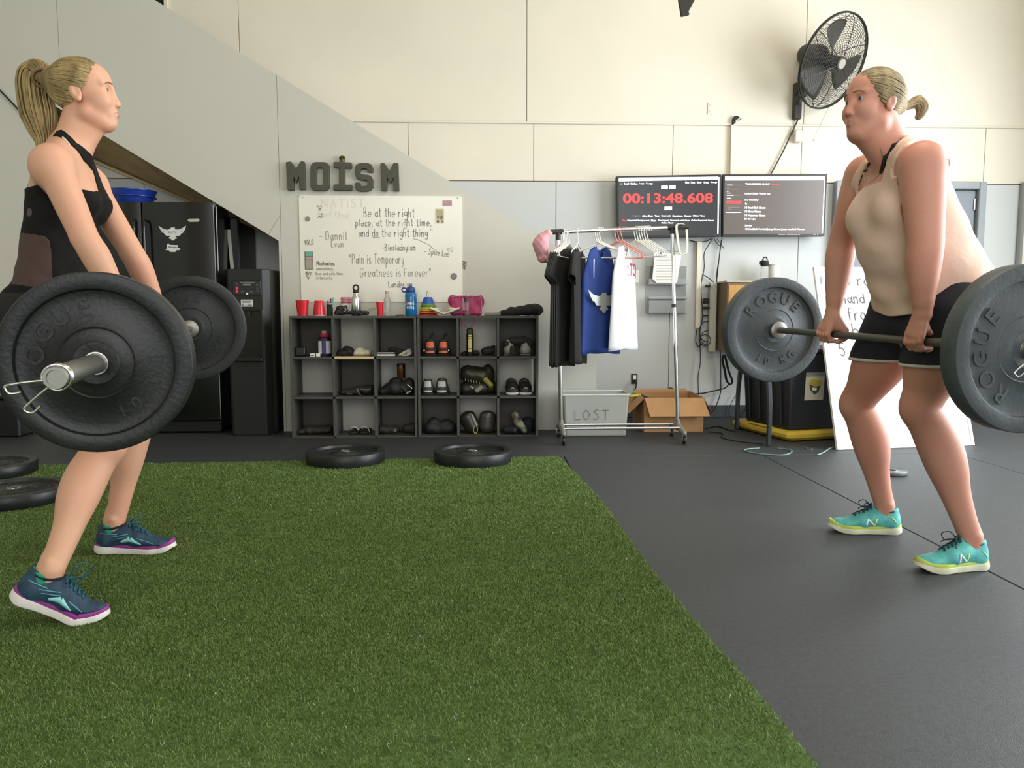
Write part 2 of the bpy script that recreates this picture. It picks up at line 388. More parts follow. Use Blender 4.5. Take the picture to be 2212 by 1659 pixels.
WY = 5.62; FY = 6.25
def struct(o, kind='structure'): o['kind'] = kind; return o
def pz(py, y=WY, px=1106): return PY(px, py, y).z
def pxx(px, y=WY, py=600): return PY(px, py, y).x
def kx(y): return y/FPX     # metres per photo pixel at depth y

# ------------------------------------------------------------------ floor with rubber mats
fl = MB().bx((-4.5, -4.2, -0.05), (5.0, 7.0, -0.010)).build('floor', M_gap); struct(fl)
SEAM = PF(1560, 983).y; SX = 1.72
for i in range(-5, 4):
    for j in (0, 1):
        x0 = SX+i*1.22; x1 = x0+1.22; y0, y1 = ((-4.0, SEAM), (SEAM, 6.24))[j]
        x0 = max(x0, -4.4); x1 = min(x1, 4.75)
        if j == 1: x0, x1 = -4.4, 4.75
        if x1-x0 < 0.05 or (j == 1 and i > -5): continue
        MB().bx((x0+0.0025, y0+0.0025, -0.010), (x1-0.0025, y1-0.0025, 0.0), bev=0.0025).build('rubber_mat', M_rubber, fl)

# ------------------------------------------------------------------ far wall (plywood sheets), ceiling, side walls
wbk = MB().bx((-4.5, FY+0.012, -0.01), (5.0, FY+0.10, 5.0)).build('wall_back', M_gap); struct(wbk)
zs = pz(264, FY); zp = pz(391, FY)
def sheet_row(x_px, z0, z1, m, name='wall_panel'):
    xs = [pxx(p, FY) for p in x_px]
    for a, b in zip(xs[:-1], xs[1:]):
        MB().bx((a+0.0022, FY, z0+0.003), (b-0.0022, FY+0.012, z1-0.003), bev=0.002).build(name, m, wbk)
sheet_row([-300, -60, 160, 533, 1137, 1724, 2300, 2500], zs, 4.95, M_cream)
sheet_row([-300, -60, 300, 595, 885, 1152, 1448, 1722, 2112, 2500], zp, zs, M_cream)
sheet_row([-300, 0, 320, 620, 900, 1200, 1448, 1722, 2112, 2500], 0.0, zp, M_grey)
MB().bx((-4.4, FY-0.012, zs-0.012), (4.9, FY, zs+0.006), bev=0.004).build('trim_1', M_cream); struct(bpy.data.objects['trim_1'])
MB().bx((pxx(1290, FY), FY-0.014, 0.0), (pxx(1789, FY), FY, 0.10), bev=0.004).build('baseboard_back', mat('rubber_base', '#3d4245', 0.7)); struct(bpy.data.objects['baseboard_back'])
struct(MB().bx((-4.5, -4.2, 5.0), (5.0, 7.0, 5.1)).build('ceiling', M_cream))
struct(MB().bx((-4.6, -4.2, -0.05), (-4.5, 7.0, 5.0)).build('wall_left', M_stair))
wr = MB(); wr.bx((4.9, 5.0, -0.05), (5.0, 7.0, 5.0)); wr.bx((4.9, -4.2, -0.05), (5.0, 1.1, 5.0)); wr.bx((4.9, 1.1, 3.3), (5.0, 5.0, 5.0)); struct(wr.build('wall_right', M_cream))
wf = MB(); wf.bx((-4.5, -4.3, -0.05), (-2.2, -4.2, 5.0)); wf.bx((4.2, -4.3, -0.05), (5.0, -4.2, 5.0)); wf.bx((-2.2, -4.3, 4.0), (4.2, -4.2, 5.0)); struct(wf.build('wall_front', M_cream))
# dark doorway at the head of the stairs
d2 = MB().bx((pxx(190, FY), FY-0.004, pz(34, FY)-0.25), (pxx(380, FY), FY+0.001, 4.6)).build('door_2', mat('dark_opening', '#1d1913', 0.9)); struct(d2)
MB().bx((pxx(380, FY), FY-0.02, pz(34, FY)-0.25), (pxx(383, FY)+0.02, FY, 4.6), bev=0.003).build('door_frame', M_cream, d2)

# ------------------------------------------------------------------ stair wall (nearer plane) with the opening under the stairs
def clipx(poly, x0, x1):
    def cl(P, f, s):
        out = []
        for i in range(len(P)):
            a = P[i]; b = P[(i+1) % len(P)]; ia = s*(a[0]-f) >= 0; ib = s*(b[0]-f) >= 0
            if ia: out.append(a)
            if ia != ib: t = (f-a[0])/(b[0]-a[0]); out.append((f, a[1]+t*(b[1]-a[1])))
        return out
    P = cl(poly, x0, 1)
    return cl(P, x1, -1) if P else P
def w2(px, py): p = PY(px, py, WY); return (p.x, p.z)
D0 = w2(380, 28); D1 = w2(976, 394); sl = (D1[1]-D0[1])/(D1[0]-D0[0]); zt = lambda x: D0[1]+sl*(x-D0[0])
E0 = w2(225, 293); E1 = w2(605, 522); se = (E1[1]-E0[1])/(E1[0]-E0[0]); ze = lambda x: E0[1]+se*(x-E0[0])
xL = -4.5; xo = w2(95, 500)[0]; xr = w2(607, 700)[0]; xe = w2(1290, 700)[0]
polys = [[(xL, 0), (xo, 0), (xo, zt(xo)), (xL, zt(xL))], [(xo, ze(xo)), (xr, ze(xr)), (xr, zt(xr)), (xo, zt(xo))], [(xr, 0), (xe, 0), (xe, zt(xe)), (xr, zt(xr))]]
mb = MB()
for P in polys: mb.prism(P, (0, WY+0.11, 0), X3, Zv, 0.10)
sw = mb.build('wall_stair', M_stair); struct(sw)
cuts = [xL, w2(-250, 0)[0], w2(127, 100)[0], w2(601, 300)[0], xe]
for a, b in zip(cuts[:-1], cuts[1:]):
    for P in polys:
        q = clipx(P, a+0.0015, b-0.0015)
        if len(q) >= 3: MB().prism(q, (0, WY+0.0099, 0), X3, Zv, 0.0099).build('wall_panel', M_stair, sw)
# sloping soffit and strip under the stairs
S0 = PY(245, 362, FY-0.01); S1 = PY(520, 478, FY-0.01); q = (S1-S0)/(S1.x-S0.x); B0 = S0+q*(xo-0.3-S0.x); B1 = S0+q*(xr+0.15-S0.x)
mb = MB(); f0 = Vector((xo-0.3, WY+0.11, ze(xo-0.3))); f1 = Vector((xr+0.15, WY+0.11, ze(xr+0.15)))
u_ = Vector((0, 0, 0.03)); mb.add([f0, f1, B1, B0, f0+u_, f1+u_, B1+u_, B0+u_], [(0, 1, 2, 3), (7, 6, 5, 4), (0, 4, 5, 1), (1, 5, 6, 2), (2, 6, 7, 3), (3, 7, 4, 0)])
struct(mb.build('ceiling_stair', M_soffit))
mb = MB(); mb.tube([B0-Vector((0, 0.03, 0.012)), B1-Vector((0, 0.03, 0.012))], 0.011, 6); struct(mb.build('trim_2', mat('pale_strip', '#e3cf9f', 0.6)))
# left end wall of the stair cupboard and post foot
struct(MB().bx((xo-0.02, WY+0.12, 0), (xo, FY, 1.95)).build('wall_cupboard', M_stair))
tag(MB().tube(bez([PY(-60, 135, WY-0.008), PY(0, 195, WY-0.008), PY(48, 246, WY-0.008), PY(80, 285, WY-0.008)], 6), 0.006, 6).build('cable', M_black),
    'thin black cable sloping down the wall behind the ponytail of the left lifter', 'cable')
# crack lines beside the pillar
scribble([[Vector((w2(604, 470)[0], WY, pz(470))), Vector((w2(590, 492)[0], WY, pz(492))), Vector((w2(578, 512)[0], WY, pz(512)))]], mat('hairline_crack', '#8a8577', 0.9), sw, -Y3, 0.002, 'crack')

# ------------------------------------------------------------------ doors, framed board at the right edge
def fy(px, py, dy=0.0): return PY(px, py, FY-dy)
dr = thing('door_1', fy(1950, 900)*1.0, 'grey painted door in a grey frame behind the lifter in pink', None); dr['kind'] = 'structure'; del dr['label']
x0, x1 = pxx(1791, FY), pxx(2110, FY); zt1 = pz(388, FY); fw_ = pxx(1807, FY)-x0
mb = MB(); mb.bx((x0, FY-0.07, 0), (x0+fw_, FY, zt1), bev=0.006); mb.bx((x1-fw_, FY-0.07, 0), (x1, FY, zt1), bev=0.006); mb.bx((x0+fw_, FY-0.07, zt1-fw_), (x1-fw_, FY, zt1), bev=0.006)
mb.build('door_frame', mat('door_frame_paint', '#8f9496', 0.5, var=0.05), dr)
MB().bx((x0+fw_+0.006, FY-0.03, 0.01), (x1-fw_-0.006, FY-0.002, zt1-fw_-0.006), bev=0.003).build('door_panel', M_door, dr)
mb = MB(); hx = x1-fw_-0.015
for z in (0.3, 1.05, 1.75): mb.cyl((hx, FY-0.036, z-0.045), (hx, FY-0.036, z+0.045), 0.008, n=8)
mb.build('hinge', M_steel, dr)
kp = Vector((x0+fw_+0.07, FY-0.03, 0.98)); mb = MB(); mb.cyl(kp, kp-Y3*0.04, 0.014, n=12); mb.ball(kp-Y3*0.06, 0.028, 14); mb.build('door_knob', M_steel, dr, smooth=60)

fb = thing('framed_board', fy(2260, 800), 'silver-framed white notice board at the far right wall, mostly outside the frame', 'notice board')
xa, xb, za, zb_ = pxx(2190, FY), pxx(2390, FY), pz(830, FY), pz(387, FY)
mb = MB(); t = 0.035
mb.bx((xa, FY-0.045, za), (xa+t, FY-0.002, zb_), bev=0.008); mb.bx((xb-t, FY-0.045, za), (xb, FY-0.002, zb_), bev=0.008)
mb.bx((xa+t, FY-0.045, zb_-t), (xb-t, FY-0.002, zb_), bev=0.008); mb.bx((xa+t, FY-0.045, za), (xb-t, FY-0.002, za+t), bev=0.008); mb.build('frame', mat('grey_alu', '#9b9b99', 0.35, metal=0.6), fb)
MB().bx((xa+t, FY-0.02, za+t), (xb-t, FY-0.003, zb_-t)).build('board', M_board, fb)
for (a, b, c, d) in ((2203, 455, 2262, 475), (2204, 482, 2260, 520)):
    MB().bx((pxx(a, FY), FY-0.024, pz(d, FY)), (pxx(c, FY), FY-0.0202, pz(b, FY))).build('notice', mat('paper', '#f4f2ea', 0.8), fb)
scribble([[fy(2205, y, 0.0245), fy(2255, y, 0.0245)] for y in (460, 466, 488, 497, 506)], M_ink, fb, -Y3, 0.004, 'print')

# ------------------------------------------------------------------ artificial turf
TZ = 0.012
pts = [PF(x, y, 0.012) for x, y in ((1214, 986), (1295, 1078), (1380, 1196), (1500, 1341), (1630, 1489), (1770, 1659))]
pts = bez([pts[0]+Vector((-0.02, 0.0, 0))] + pts[1:], 8); last = pts[-1]; dv = (pts[-1]-pts[-9]).normalized(); pts.append(last+dv*2.6)
farL = PF(340, 1001, 0.012); far = pts[0]; dl = (farL-far).normalized(); leftend = far+dl*((far.x+4.2)/abs(dl.x))
tf = MB(); poly = [(p.x, p.y) for p in pts]; poly = poly + [(-4.2, poly[-1][1]), (leftend.x, leftend.y)]
tf.prism(poly, (0, 0, 0.0005), X3, Y3, TZ)
turf = tf.build('artificial_turf', mat('turf_backing', '#48632a', 0.9, var=0.25, scale=30)); tag(turf, 'green artificial turf strip laid over the black rubber floor', 'turf')
edge = np.array([(p.y, p.x) for p in pts]); edge = edge[np.argsort(edge[:, 0])]
nb = 900000
yy = 1.1*(4.62/1.1)**RNG.random(nb*2); yy = yy*0.55+(1.05+RNG.random(nb*2)*3.6)*0.45
xlo = -0.67*yy-0.45; xhi = np.interp(yy, edge[:, 0], edge[:, 1]); xx = xlo+(xhi-xlo)*RNG.random(nb*2)
yfar = far.y+(xx-far.x)*(dl.y/dl.x); keep = (yy < yfar) & (RNG.random(nb*2) < (xhi-xlo)/4.0); xx = xx[keep][:nb]; yy = yy[keep][:nb]; nb = len(xx)
nn = np.random.default_rng(3); gx = np.linspace(-5, 2, 60); cl = 0.5+0.5*np.sin(xx*7.1+2*np.sin(yy*5.3))*np.sin(yy*8.3+1.7*np.sin(xx*6.1))
ang = RNG.random(nb)*2*PI; hgt = 0.0045+0.0055*RNG.random(nb); lean = 0.0025+0.006*RNG.random(nb); wd = (0.00042+0.0003*RNG.random(nb))*(0.55+0.40*yy)
la = ang+1.2*RNG.standard_normal(nb); V = np.zeros((nb, 4, 3), dtype=np.float32)
ca, sa = np.cos(ang), np.sin(ang); z0 = TZ
V[:, 0] = np.stack([xx-ca*wd, yy-sa*wd, np.full(nb, z0)], 1); V[:, 1] = np.stack([xx+ca*wd, yy+sa*wd, np.full(nb, z0)], 1)
tx, ty = xx+np.cos(la)*lean, yy+np.sin(la)*lean
V[:, 2] = np.stack([tx+ca*wd*0.6, ty+sa*wd*0.6, z0+hgt], 1); V[:, 3] = np.stack([tx-ca*wd*0.6, ty-sa*wd*0.6, z0+hgt*0.95], 1)
me = bpy.data.meshes.new('turf_pile'); me.vertices.add(nb*4); me.vertices.foreach_set('co', V.ravel()); me.loops.add(nb*4)
me.loops.foreach_set('vertex_index', np.arange(nb*4, dtype=np.int32)); me.polygons.add(nb); me.polygons.foreach_set('loop_start', np.arange(nb, dtype=np.int32)*4); me.update(calc_edges=True)
mg = bpy.data.materials.new('turf_blade'); mg.use_nodes = True; nt = mg.node_tree; b = nt.nodes['Principled BSDF']; b.inputs['Roughness'].default_value = 0.55; b.inputs['Specular IOR Level'].default_value = 0.25
ge = nt.nodes.new('ShaderNodeNewGeometry'); rp = nt.nodes.new('ShaderNodeValToRGB'); nt.links.new(ge.outputs['Random Per Island'], rp.inputs[0])
for i, (p, c) in enumerate(((0.0, '#416021'), (0.45, '#567530'), (0.9, '#64823a'), (1.0, '#8a9b5c'))):
    e = rp.color_ramp.elements[0] if i == 0 else (rp.color_ramp.elements[1] if i == 3 else rp.color_ramp.elements.new(p)); e.position = p; e.color = (*lin(c), 1)
tcn = nt.nodes.new('ShaderNodeTexCoord'); nz = nt.nodes.new('ShaderNodeTexNoise'); nz.inputs['Scale'].default_value = 9; nt.links.new(tcn.outputs['Object'], nz.inputs[0])
mx = nt.nodes.new('ShaderNodeMixRGB'); mx.blend_type = 'MULTIPLY'; mx.inputs[0].default_value = 0.5; r2 = nt.nodes.new('ShaderNodeValToRGB'); r2.color_ramp.elements[0].position = 0.35; r2.color_ramp.elements[1].position = 0.65; r2.color_ramp.elements[0].color = (0.72, 0.74, 0.62, 1)
nt.links.new(nz.outputs[0], r2.inputs[0]); nt.links.new(rp.outputs[0], mx.inputs[1]); nt.links.new(r2.outputs[0], mx.inputs[2]); nt.links.new(mx.outputs[0], b.inputs['Base Color'])
me.materials.append(mg); pile = bpy.data.objects.new('turf_pile', me); COL.objects.link(pile); pile.parent = turf; pile['kind'] = 'stuff'
# ------------------------------------------------------------------ whiteboard, letters and what is written
def c7(x, y, Y=WY): return PY(590+x/4.609, 320+y/4.609, Y)
BY = WY-0.006
wbd = thing('whiteboard', PY(825, 650, WY), 'large frameless whiteboard with handwritten quotes above the cubby shelves', 'whiteboard')
a = PY(651, 652, BY); c = PY(998, 424, BY)
mb = MB(); w_, h_ = c.x-a.x, c.z-a.z; r = 0.02; P = []
for cx, cz, t0 in ((w_-r, r, -90), (w_-r, h_-r, 0), (r, h_-r, 90), (r, r, 180)):
    for k in range(5): t = math.radians(t0+k*22.5); P.append((cx+r*math.cos(t), cz+r*math.sin(t)))
mb.prism(P, (a.x, WY-0.0005, a.z), X3, Zv, 0.0055); mb.build('panel', M_board, wbd)
for q in ((292, 488), (1838, 497)): p = c7(*q, BY); MB().ball(p, (0.006, 0.003, 0.006), 8).build('screw', M_steel, wbd)
def hw(text, x, y, x1, hgt, m=M_ink, rot=0.0, pen=0.003, slant=0.0):
    p = c7(x, y, BY); q = c7(x1, y, BY); handwrite(text, p, X3, Zv, -Y3, q.x-p.x, m, wbd, rot=rot, height=hgt*kx(5.6)/4.609, pen=pen, slant=slant)
hw('Be at the right', 905, 685, 1420, 88); hw('place, at the right time,', 822, 778, 1590, 66, rot=0.01); hw('and do the right thing', 855, 880, 1550, 72)
scribble([[c7(990, 889, BY), c7(1062, 886, BY)], [c7(1565, 805, BY), c7(1570, 820, BY)], [c7(1580, 803, BY), c7(1586, 820, BY)],
          [c7(1390, 902, BY), c7(1440, 910, BY), c7(1500, 938, BY), c7(1560, 968, BY), c7(1600, 1010, BY)]], M_ink, wbd, -Y3, 0.0026, 'pen_line')
M_ink3 = mat('thin_marker_ink', '#77746d', 0.6)
hw('- Damnit', 465, 912, 750, 78, M_ink3); hw('Evan', 580, 985, 712, 62, M_ink3); hw('-Biesiadnyism', 1085, 1018, 1432, 58)
hw('- Spike Lee', 1505, 1050, 1760, 55, rot=-0.12); hw('"Pain is Temporary', 765, 1150, 1315, 92, M_ink3, rot=0.0); hw('Greatness is Forever"', 868, 1278, 1585, 80, M_ink3)
hw('Landerism', 1150, 1385, 1400, 58); hw('YOLO', 315, 968, 415, 52, rot=0.12); hw('Mechanics,', 435, 1165, 622, 38, pen=0.0032)
hw('consistency,', 432, 1215, 610, 28, M_ink2); hw('then and only then', 420, 1262, 700, 26, M_ink2); hw('Intensity', 430, 1304, 600, 26, M_ink2)
hw("'06", 1725, 1030, 1800, 40, M_ink2) if '6' in G else hw("'05", 1725, 1030, 1800, 40, M_ink2)
hw('NATIST', 490, 590, 930, 80, mat('ghost_ink', '#e5e1d3', 0.5), pen=0.006); hw('ofthe', 505, 690, 780, 60, _M['ghost_ink'], pen=0.006)
handwrite('SMITR', c7(440, 568, BY), -Zv, X3, -Y3, 130*kx(5.6)/4.609, M_ink, wbd, height=42*kx(5.6)/4.609, pen=0.003)
hp = [(350, 1305), (330, 1265), (323, 1240), (335, 1235), (350, 1262), (362, 1238), (378, 1235), (374, 1262), (350, 1305)]
scribble([[c7(x, y, BY) for x, y in hp], [c7(x+7, y-6, BY) for x, y in hp[:5]]], M_ink, wbd, -Y3, 0.003, 'drawn_heart')
def flat(name, x0, y0, x1, y1, m, parent, th=0.002, fn=c7, Y=BY):
    p = fn(x0, y1, Y); q = fn(x1, y0, Y); return MB().bx((p.x, Y-th, p.z), (q.x, Y, q.z)).build(name, m, parent)
mg_ = thing('label_magnet', c7(358, 1207, BY), 'green-topped grey label magnet at the lower left of the whiteboard', 'magnet')
flat('backing', 318, 1030, 397, 1208, mat('brown_edge', '#6f6156', 0.6), mg_); 
for nm, y0, y1, m in (('green_band', 1032, 1075, mat('teal_print', '#6fae98', 0.5)), ('pink_band', 1080, 1112, mat('dusty_pink', '#b9979a', 0.5)), ('grey_band', 1114, 1202, mat('grey_print', '#a8a094', 0.5))):
    flat(nm, 323, y0, 393, y1, m, mg_, 0.001, Y=BY-0.0021)
def puck(x, y, r, lab):
    p = c7(x, y, BY); R = r*kx(5.6)/4.609; mb = MB(); M = Matrix(((1, 0, 0), (0, 0, -1), (0, 1, 0))); mb.lathe([(0, 0), (R, 0), (R, 0.004), (R*.85, 0.007), (0, 0.007)], p, M, 20)
    tag(mb.build('round_magnet', mat('grey_magnet', '#8d8780', 0.5, var=0.1, scale=60), smooth=40), lab, 'magnet')
puck(345, 704, 24, 'small round grey magnet near the top left of the whiteboard'); puck(1800, 1275, 31, 'round grey magnet at the lower right of the whiteboard')
o = flat('card_magnet', 1688, 522, 1780, 574, mat('pink_card', '#b98f95', 0.6, var=0.12, scale=40), None); tag(o, 'small pink card stuck at the top right of the whiteboard', 'card')
ph = thing('photo_card', c7(1660, 745, BY), 'small sepia photo card pinned below the pink card on the whiteboard', 'card')
flat('card', 1618, 602, 1702, 748, mat('sepia_card', '#d8cfae', 0.6), ph)
for nm, x0, y0, x1, y1, m in (('picture', 1624, 610, 1695, 672, mat('sepia_a', '#b3aa88', 0.6, var=.2, scale=60)), ('picture', 1630, 676, 1655, 700, mat('sepia_b', '#8e866a', 0.6)),
    ('picture', 1662, 672, 1690, 712, mat('sepia_c', '#857d62', 0.6)), ('picture', 1630, 718, 1652, 740, mat('sepia_d', '#6e684f', 0.6)), ('picture', 1672, 718, 1696, 740, _M['sepia_b'])):
    flat(nm, x0, y0, x1, y1, m, ph, 0.0006, Y=BY-0.0021)
st = thing('striped_sticker', c7(1900, 1200, WY), 'small brown striped sticker on the wall at the right edge of the whiteboard', 'sticker')
mb = MB(); p = c7(1884, 1200, WY-0.0005)
for i in range(5):
    a0 = 1120+i*16; mb.prism([(0, 0), (0.034-i*0.0035, -0.012), (0.034-i*0.0035, -0.019), (0, -0.007)], c7(1884, a0, WY-0.0005), X3, Zv, 0.001)
mb.build('stripe', mat('brown_print', '#6d5a52', 0.6), st)

# MOISM block letters
M_let = mat('painted_letter', '#4e4d40', 0.75, bump=0.3, bscale=120, var=0.08, scale=20)
LET = {'M': [(140, 148), (188, 142), (238, 214), (286, 140), (321, 142), (333, 418), (272, 420), (267, 288), (240, 352), (213, 292), (217, 425), (155, 425)],
       'I': [(610, 145), (787, 152), (790, 206), (722, 206), (722, 372), (790, 372), (790, 428), (610, 425), (610, 370), (666, 368), (666, 206), (612, 200)],
       'S': [(1000, 246), (950, 246), (945, 224), (930, 212), (890, 212), (874, 225), (872, 255), (886, 268), (955, 275), (988, 292), (1000, 318), (1000, 395), (978, 424), (940, 437), (872, 437), (836, 420), (825, 395), (825, 350), (872, 350), (876, 375), (890, 385), (935, 382), (948, 368), (948, 342), (935, 328), (862, 320), (834, 298), (825, 265), (823, 200), (840, 170), (875, 158), (950, 157), (985, 172), (1000, 205)],
       'M2': [(1075, 158), (1114, 158), (1165, 235), (1206, 155), (1250, 157), (1260, 432), (1205, 432), (1201, 302), (1172, 360), (1141, 302), (1140, 432), (1087, 432)]}
def letter(key, lab, P):
    ps = [c7(x, y) for x, y in P]; b = ps[0].copy(); q = [(p.x-b.x, p.z-b.z) for p in ps]
    ob = MB().prism(q, b, X3, Zv, 0.038).build('wall_letter', M_let, bevel=0.003); tag(ob, lab, 'letter'); return ob
letter('M', 'first dark block letter M of the word above the whiteboard', LET['M'])
ps_o = []; ps_i = []
def rr(x0, y0, x1, y1, r, n=5):
    out = []
    for cx, cy, t0 in ((x1-r, y0+r, -90), (x1-r, y1-r, 0), (x0+r, y1-r, 90), (x0+r, y0+r, 180)):
        for k in range(n): t = math.radians(t0+k*90/(n-1)); out.append((cx+r*math.cos(t), cy+r*math.sin(t)))
    return out
O1 = [c7(x, y) for x, y in rr(383, 148, 567, 430, 50)]; O2 = [c7(x, y) for x, y in rr(441, 204, 510, 373, 14)]; n = len(O1); th = Vector((0, -0.038, 0))
vs = O1+O2+[v+th for v in O1]+[v+th for v in O2]; fs = []
for i in range(n):
    j = (i+1) % n; fs += [(i, j, n+j, n+i), (2*n+i, 3*n+i, 3*n+j, 2*n+j), (i, 2*n+i, 2*n+j, j), (n+i, n+j, 3*n+j, 3*n+i)]
tag(MB().add(vs, fs).build('wall_letter', M_let, bevel=0.003), 'dark block letter O above the whiteboard', 'letter')
letter('I', 'dark block letter I with a small golden figure on top', LET['I'])
letter('S', 'dark block letter S above the whiteboard', LET['S']); letter('M2', 'last dark block letter M, above the right half of the whiteboard', LET['M2'])
cr = thing('small_trinket', c7(690, 146, WY-0.02), 'tiny gold and dark brown trinket standing on the letter I', 'ornament')
p = c7(690, 148, WY-0.02); s_ = kx(5.6)
F = Field(p-Vector((0.04, 0.03, 0.01)), p+Vector((0.04, 0.03, 0.08)), 0.0012, 0.01)
F.econe(p+Vector((0, 0, 0.005)), p+Vector((0, 0, 0.016)), 0.017, 0.014, k=0.004).ell(p+Vector((0, 0, 0.032)), (0.021, 0.018, 0.02), k=0.006).ell(p+Vector((-0.013, -0.014, 0.036)), 0.009, k=0.003, op='sub').ell(p+Vector((0.013, -0.014, 0.036)), 0.009, k=0.003, op='sub')
F.ell(p+Vector((0, -0.02, 0.022)), (0.009, 0.005, 0.003), k=0.002, op='sub'); F.build('figure', mat('old_gold', '#94814c', 0.4, metal=0.5, col2='#3a3016', scale=70, var=.2), cr)
mb = MB(); mb.ball(p+Vector((-0.013, -0.010, 0.036)), 0.008, 10); mb.ball(p+Vector((0.013, -0.010, 0.036)), 0.008, 10); mb.build('dark_hollow', mat('dark_brown', '#2a2110', 0.6), cr, smooth=60)

# ------------------------------------------------------------------ cubby shelves
M_shelf = mat('shelf_laminate', '#4d4c46', 0.5, var=0.12, scale=6, stretch=(1, 1, 8), spec=0.3); M_bk = mat('shelf_backing', '#55524c', 0.7, var=0.1, scale=5)
YS = PF(760, 945).y; YB = WY-0.012
def shelf(xp, label, backs):
    X = [pxx(p, YS, 800) for p in xp]; th = 0.016
    z = [0.0, pz(941, YS), pz(855.5, YS), pz(770, YS), pz(682.5, YS)]
    t = thing('cubby_shelf', ((X[0]+X[-1])/2, YS+0.14, 0), label, 'shelf')
    MB().bx((X[0], YS, 0), (X[0]+th, YB, z[4]-th), bev=0.001).build('side_panel', M_shelf, t); MB().bx((X[-1]-th, YS, 0), (X[-1], YB, z[4]-th), bev=0.001).build('side_panel', M_shelf, t)
    MB().bx((X[0], YS-0.002, z[4]-th), (X[-1], YB, z[4]), bev=0.001).build('top_panel', M_shelf, t)
    MB().bx((X[0]+th, YS+0.01, 0), (X[-1]-th, YS+0.022, z[1]-th)).build('kick_board', M_shelf, t)
    for k, zz in enumerate(z[1:4]):
        for i in range(3):
            a = X[i]+(th if i == 0 else th/2); b = X[i+1]-(th if i == 2 else th/2); hi = (k == 2 and i == 1 and 'left' in label)
            MB().bx((a, YS+0.003, zz-th), (b, YB-0.001, zz), bev=0.001).build('shelf_board', mat('bare_edge_board', '#cdb98a', 0.6) if hi else M_shelf, t)
    for i in (1, 2):
        for k in range(3): MB().bx((X[i]-th/2, YS+0.001, z[k+1]), (X[i]+th/2, YB-0.002, z[k+2]-th), bev=0.001).build('divider', M_shelf, t)
    for k, i in backs: MB().bx((X[i]+th/2+(th/2 if i == 0 else 0), YB-0.006, z[k+1]), (X[i+1]-th/2-(th/2 if i == 2 else 0), YB, z[k+2]-th)).build('back_panel', M_bk, t)
    return t, X, z
s1, XA, ZS = shelf((627, 720, 810, 900), 'dark grey nine-cubby shelf unit at the left, below the whiteboard', [(2, 0), (2, 2), (1, 1), (0, 0), (0, 2)])
s2, XB, _z = shelf((902, 989, 1076, 1163), 'dark grey nine-cubby shelf unit at the right, beside the clothes rack', [(2, 0), (2, 2), (0, 0), (0, 2)])
ZT = ZS[4]; R2, R1, Rb = ZS[3], ZS[2], ZS[1]        # heights of top, upper, middle and bottom boards
def at(px, z, y): return Vector((pxx(px, y, 690), y, z))
K = kx(5.45)

# --- things standing on top
M_red = mat('red_cup', '#d3202b', 0.3, spec=0.5)
def cup(px, y, w, h, lab, flip=False, name='plastic_cup'):
    p = at(px, ZT, y); r = w*K/2; H = h*K; t = thing(name, p, lab, 'cup'); a, b = (r*0.74, r) if not flip else (r, r*0.74); mb = MB()
    if not flip: mb.lathe([(0, 0.002), (a*.9, 0.002), (a, 0), (a*1.02, H*.1), (a+(b-a)*.5, H*.5), (b, H), (b-.0015, H), (a-.001, .006), (0, .006)], p, n=28)
    else: mb.lathe([(a-.002, 0), (a, 0), (a, 0.004), (a+(b-a)*.5, H*.5), (b, H-.004), (b*.95, H), (b*.88, H-.004), (0, H-.004)], p, n=28)
    mb.build('cup_wall', M_red, t, smooth=50); mb = MB(); zz = H if not flip else 0.002; rr_ = (b if not flip else a)
    mb.tube([p+Vector((rr_*math.cos(u), rr_*math.sin(u), zz)) for u in np.linspace(0, 2*PI, 28, endpoint=False)], 0.0018, 6, closed=True); mb.build('rolled_rim', mat('pale_rim', '#f0dcd8', 0.4), t, smooth=60)
    return t
cup(654, 5.42, 28, 33, 'red plastic cup standing upright at the left end of the shelf top'); cup(690, 5.42, 26, 32, 'red plastic cup turned upside down beside the pen pot', True)
cup(821, 5.42, 16, 30, 'slim red plastic cup in front of the clear bottle, middle of the shelf top')
pp = at(713, ZT, 5.42); t = thing('pen_pot', pp, 'black pen pot holding markers on the shelf top', 'pen pot'); mb = MB(); mb.lathe([(0, 0), (.02, 0), (.023, .08), (.021, .08), (.019, .004), (0, .004)], pp, n=6); mb.build('pot', M_blk2, t)
for dx, c_, hh, lab in ((-.008, '#c33048', .105, 'pink marker standing in the pen pot'), (.004, '#e7e2da', .12, 'white marker with black cap in the pen pot'), (.016, '#5fb3a6', .128, 'teal scissors handle leaning in the pen pot')):
    q = pp+Vector((dx*.6, -.004, .006)); tip = pp+Vector((dx*1.6, .004, hh)); t2 = thing('marker_pen', q, lab, 'pen'); mid = q.lerp(tip, .72)
    MB().cyl(q, mid, .0052, n=10).build('barrel', mat('pen_'+c_[1:], c_, .4), t2, smooth=40); MB().cyl(mid, tip, .006, .0052, n=10).build('cap', M_black if c_ == '#e7e2da' else mat('pen_'+c_[1:], c_, .4), t2, smooth=40)
p = at(748, ZT, 5.5); t = thing('supplement_jar', p, 'white jar with pink lid and stripes behind the steel bottle', 'jar'); mb = MB(); mb.lathe([(0, 0), (.034, 0), (.035, .01), (.035, .1), (.03, .108)], p, n=28); mb.build('jar_body', mat('jar_white', '#f1e6e4', .4), t, smooth=50)
mb = MB(); mb.lathe([(.036, .108), (.037, .11), (.037, .128), (.034, .132), (0, .132)], p, n=28); mb.build('lid', mat('jar_pink', '#d98a9a', .4), t, smooth=50)
mb = MB(); mb.lathe([(.0356, .088), (.0356, .102)], p, n=28); mb.lathe([(.0356, .03), (.0356, .045)], p, n=28); mb.build('stripe', mat('stripe_pink', '#c2486a', .4), t)
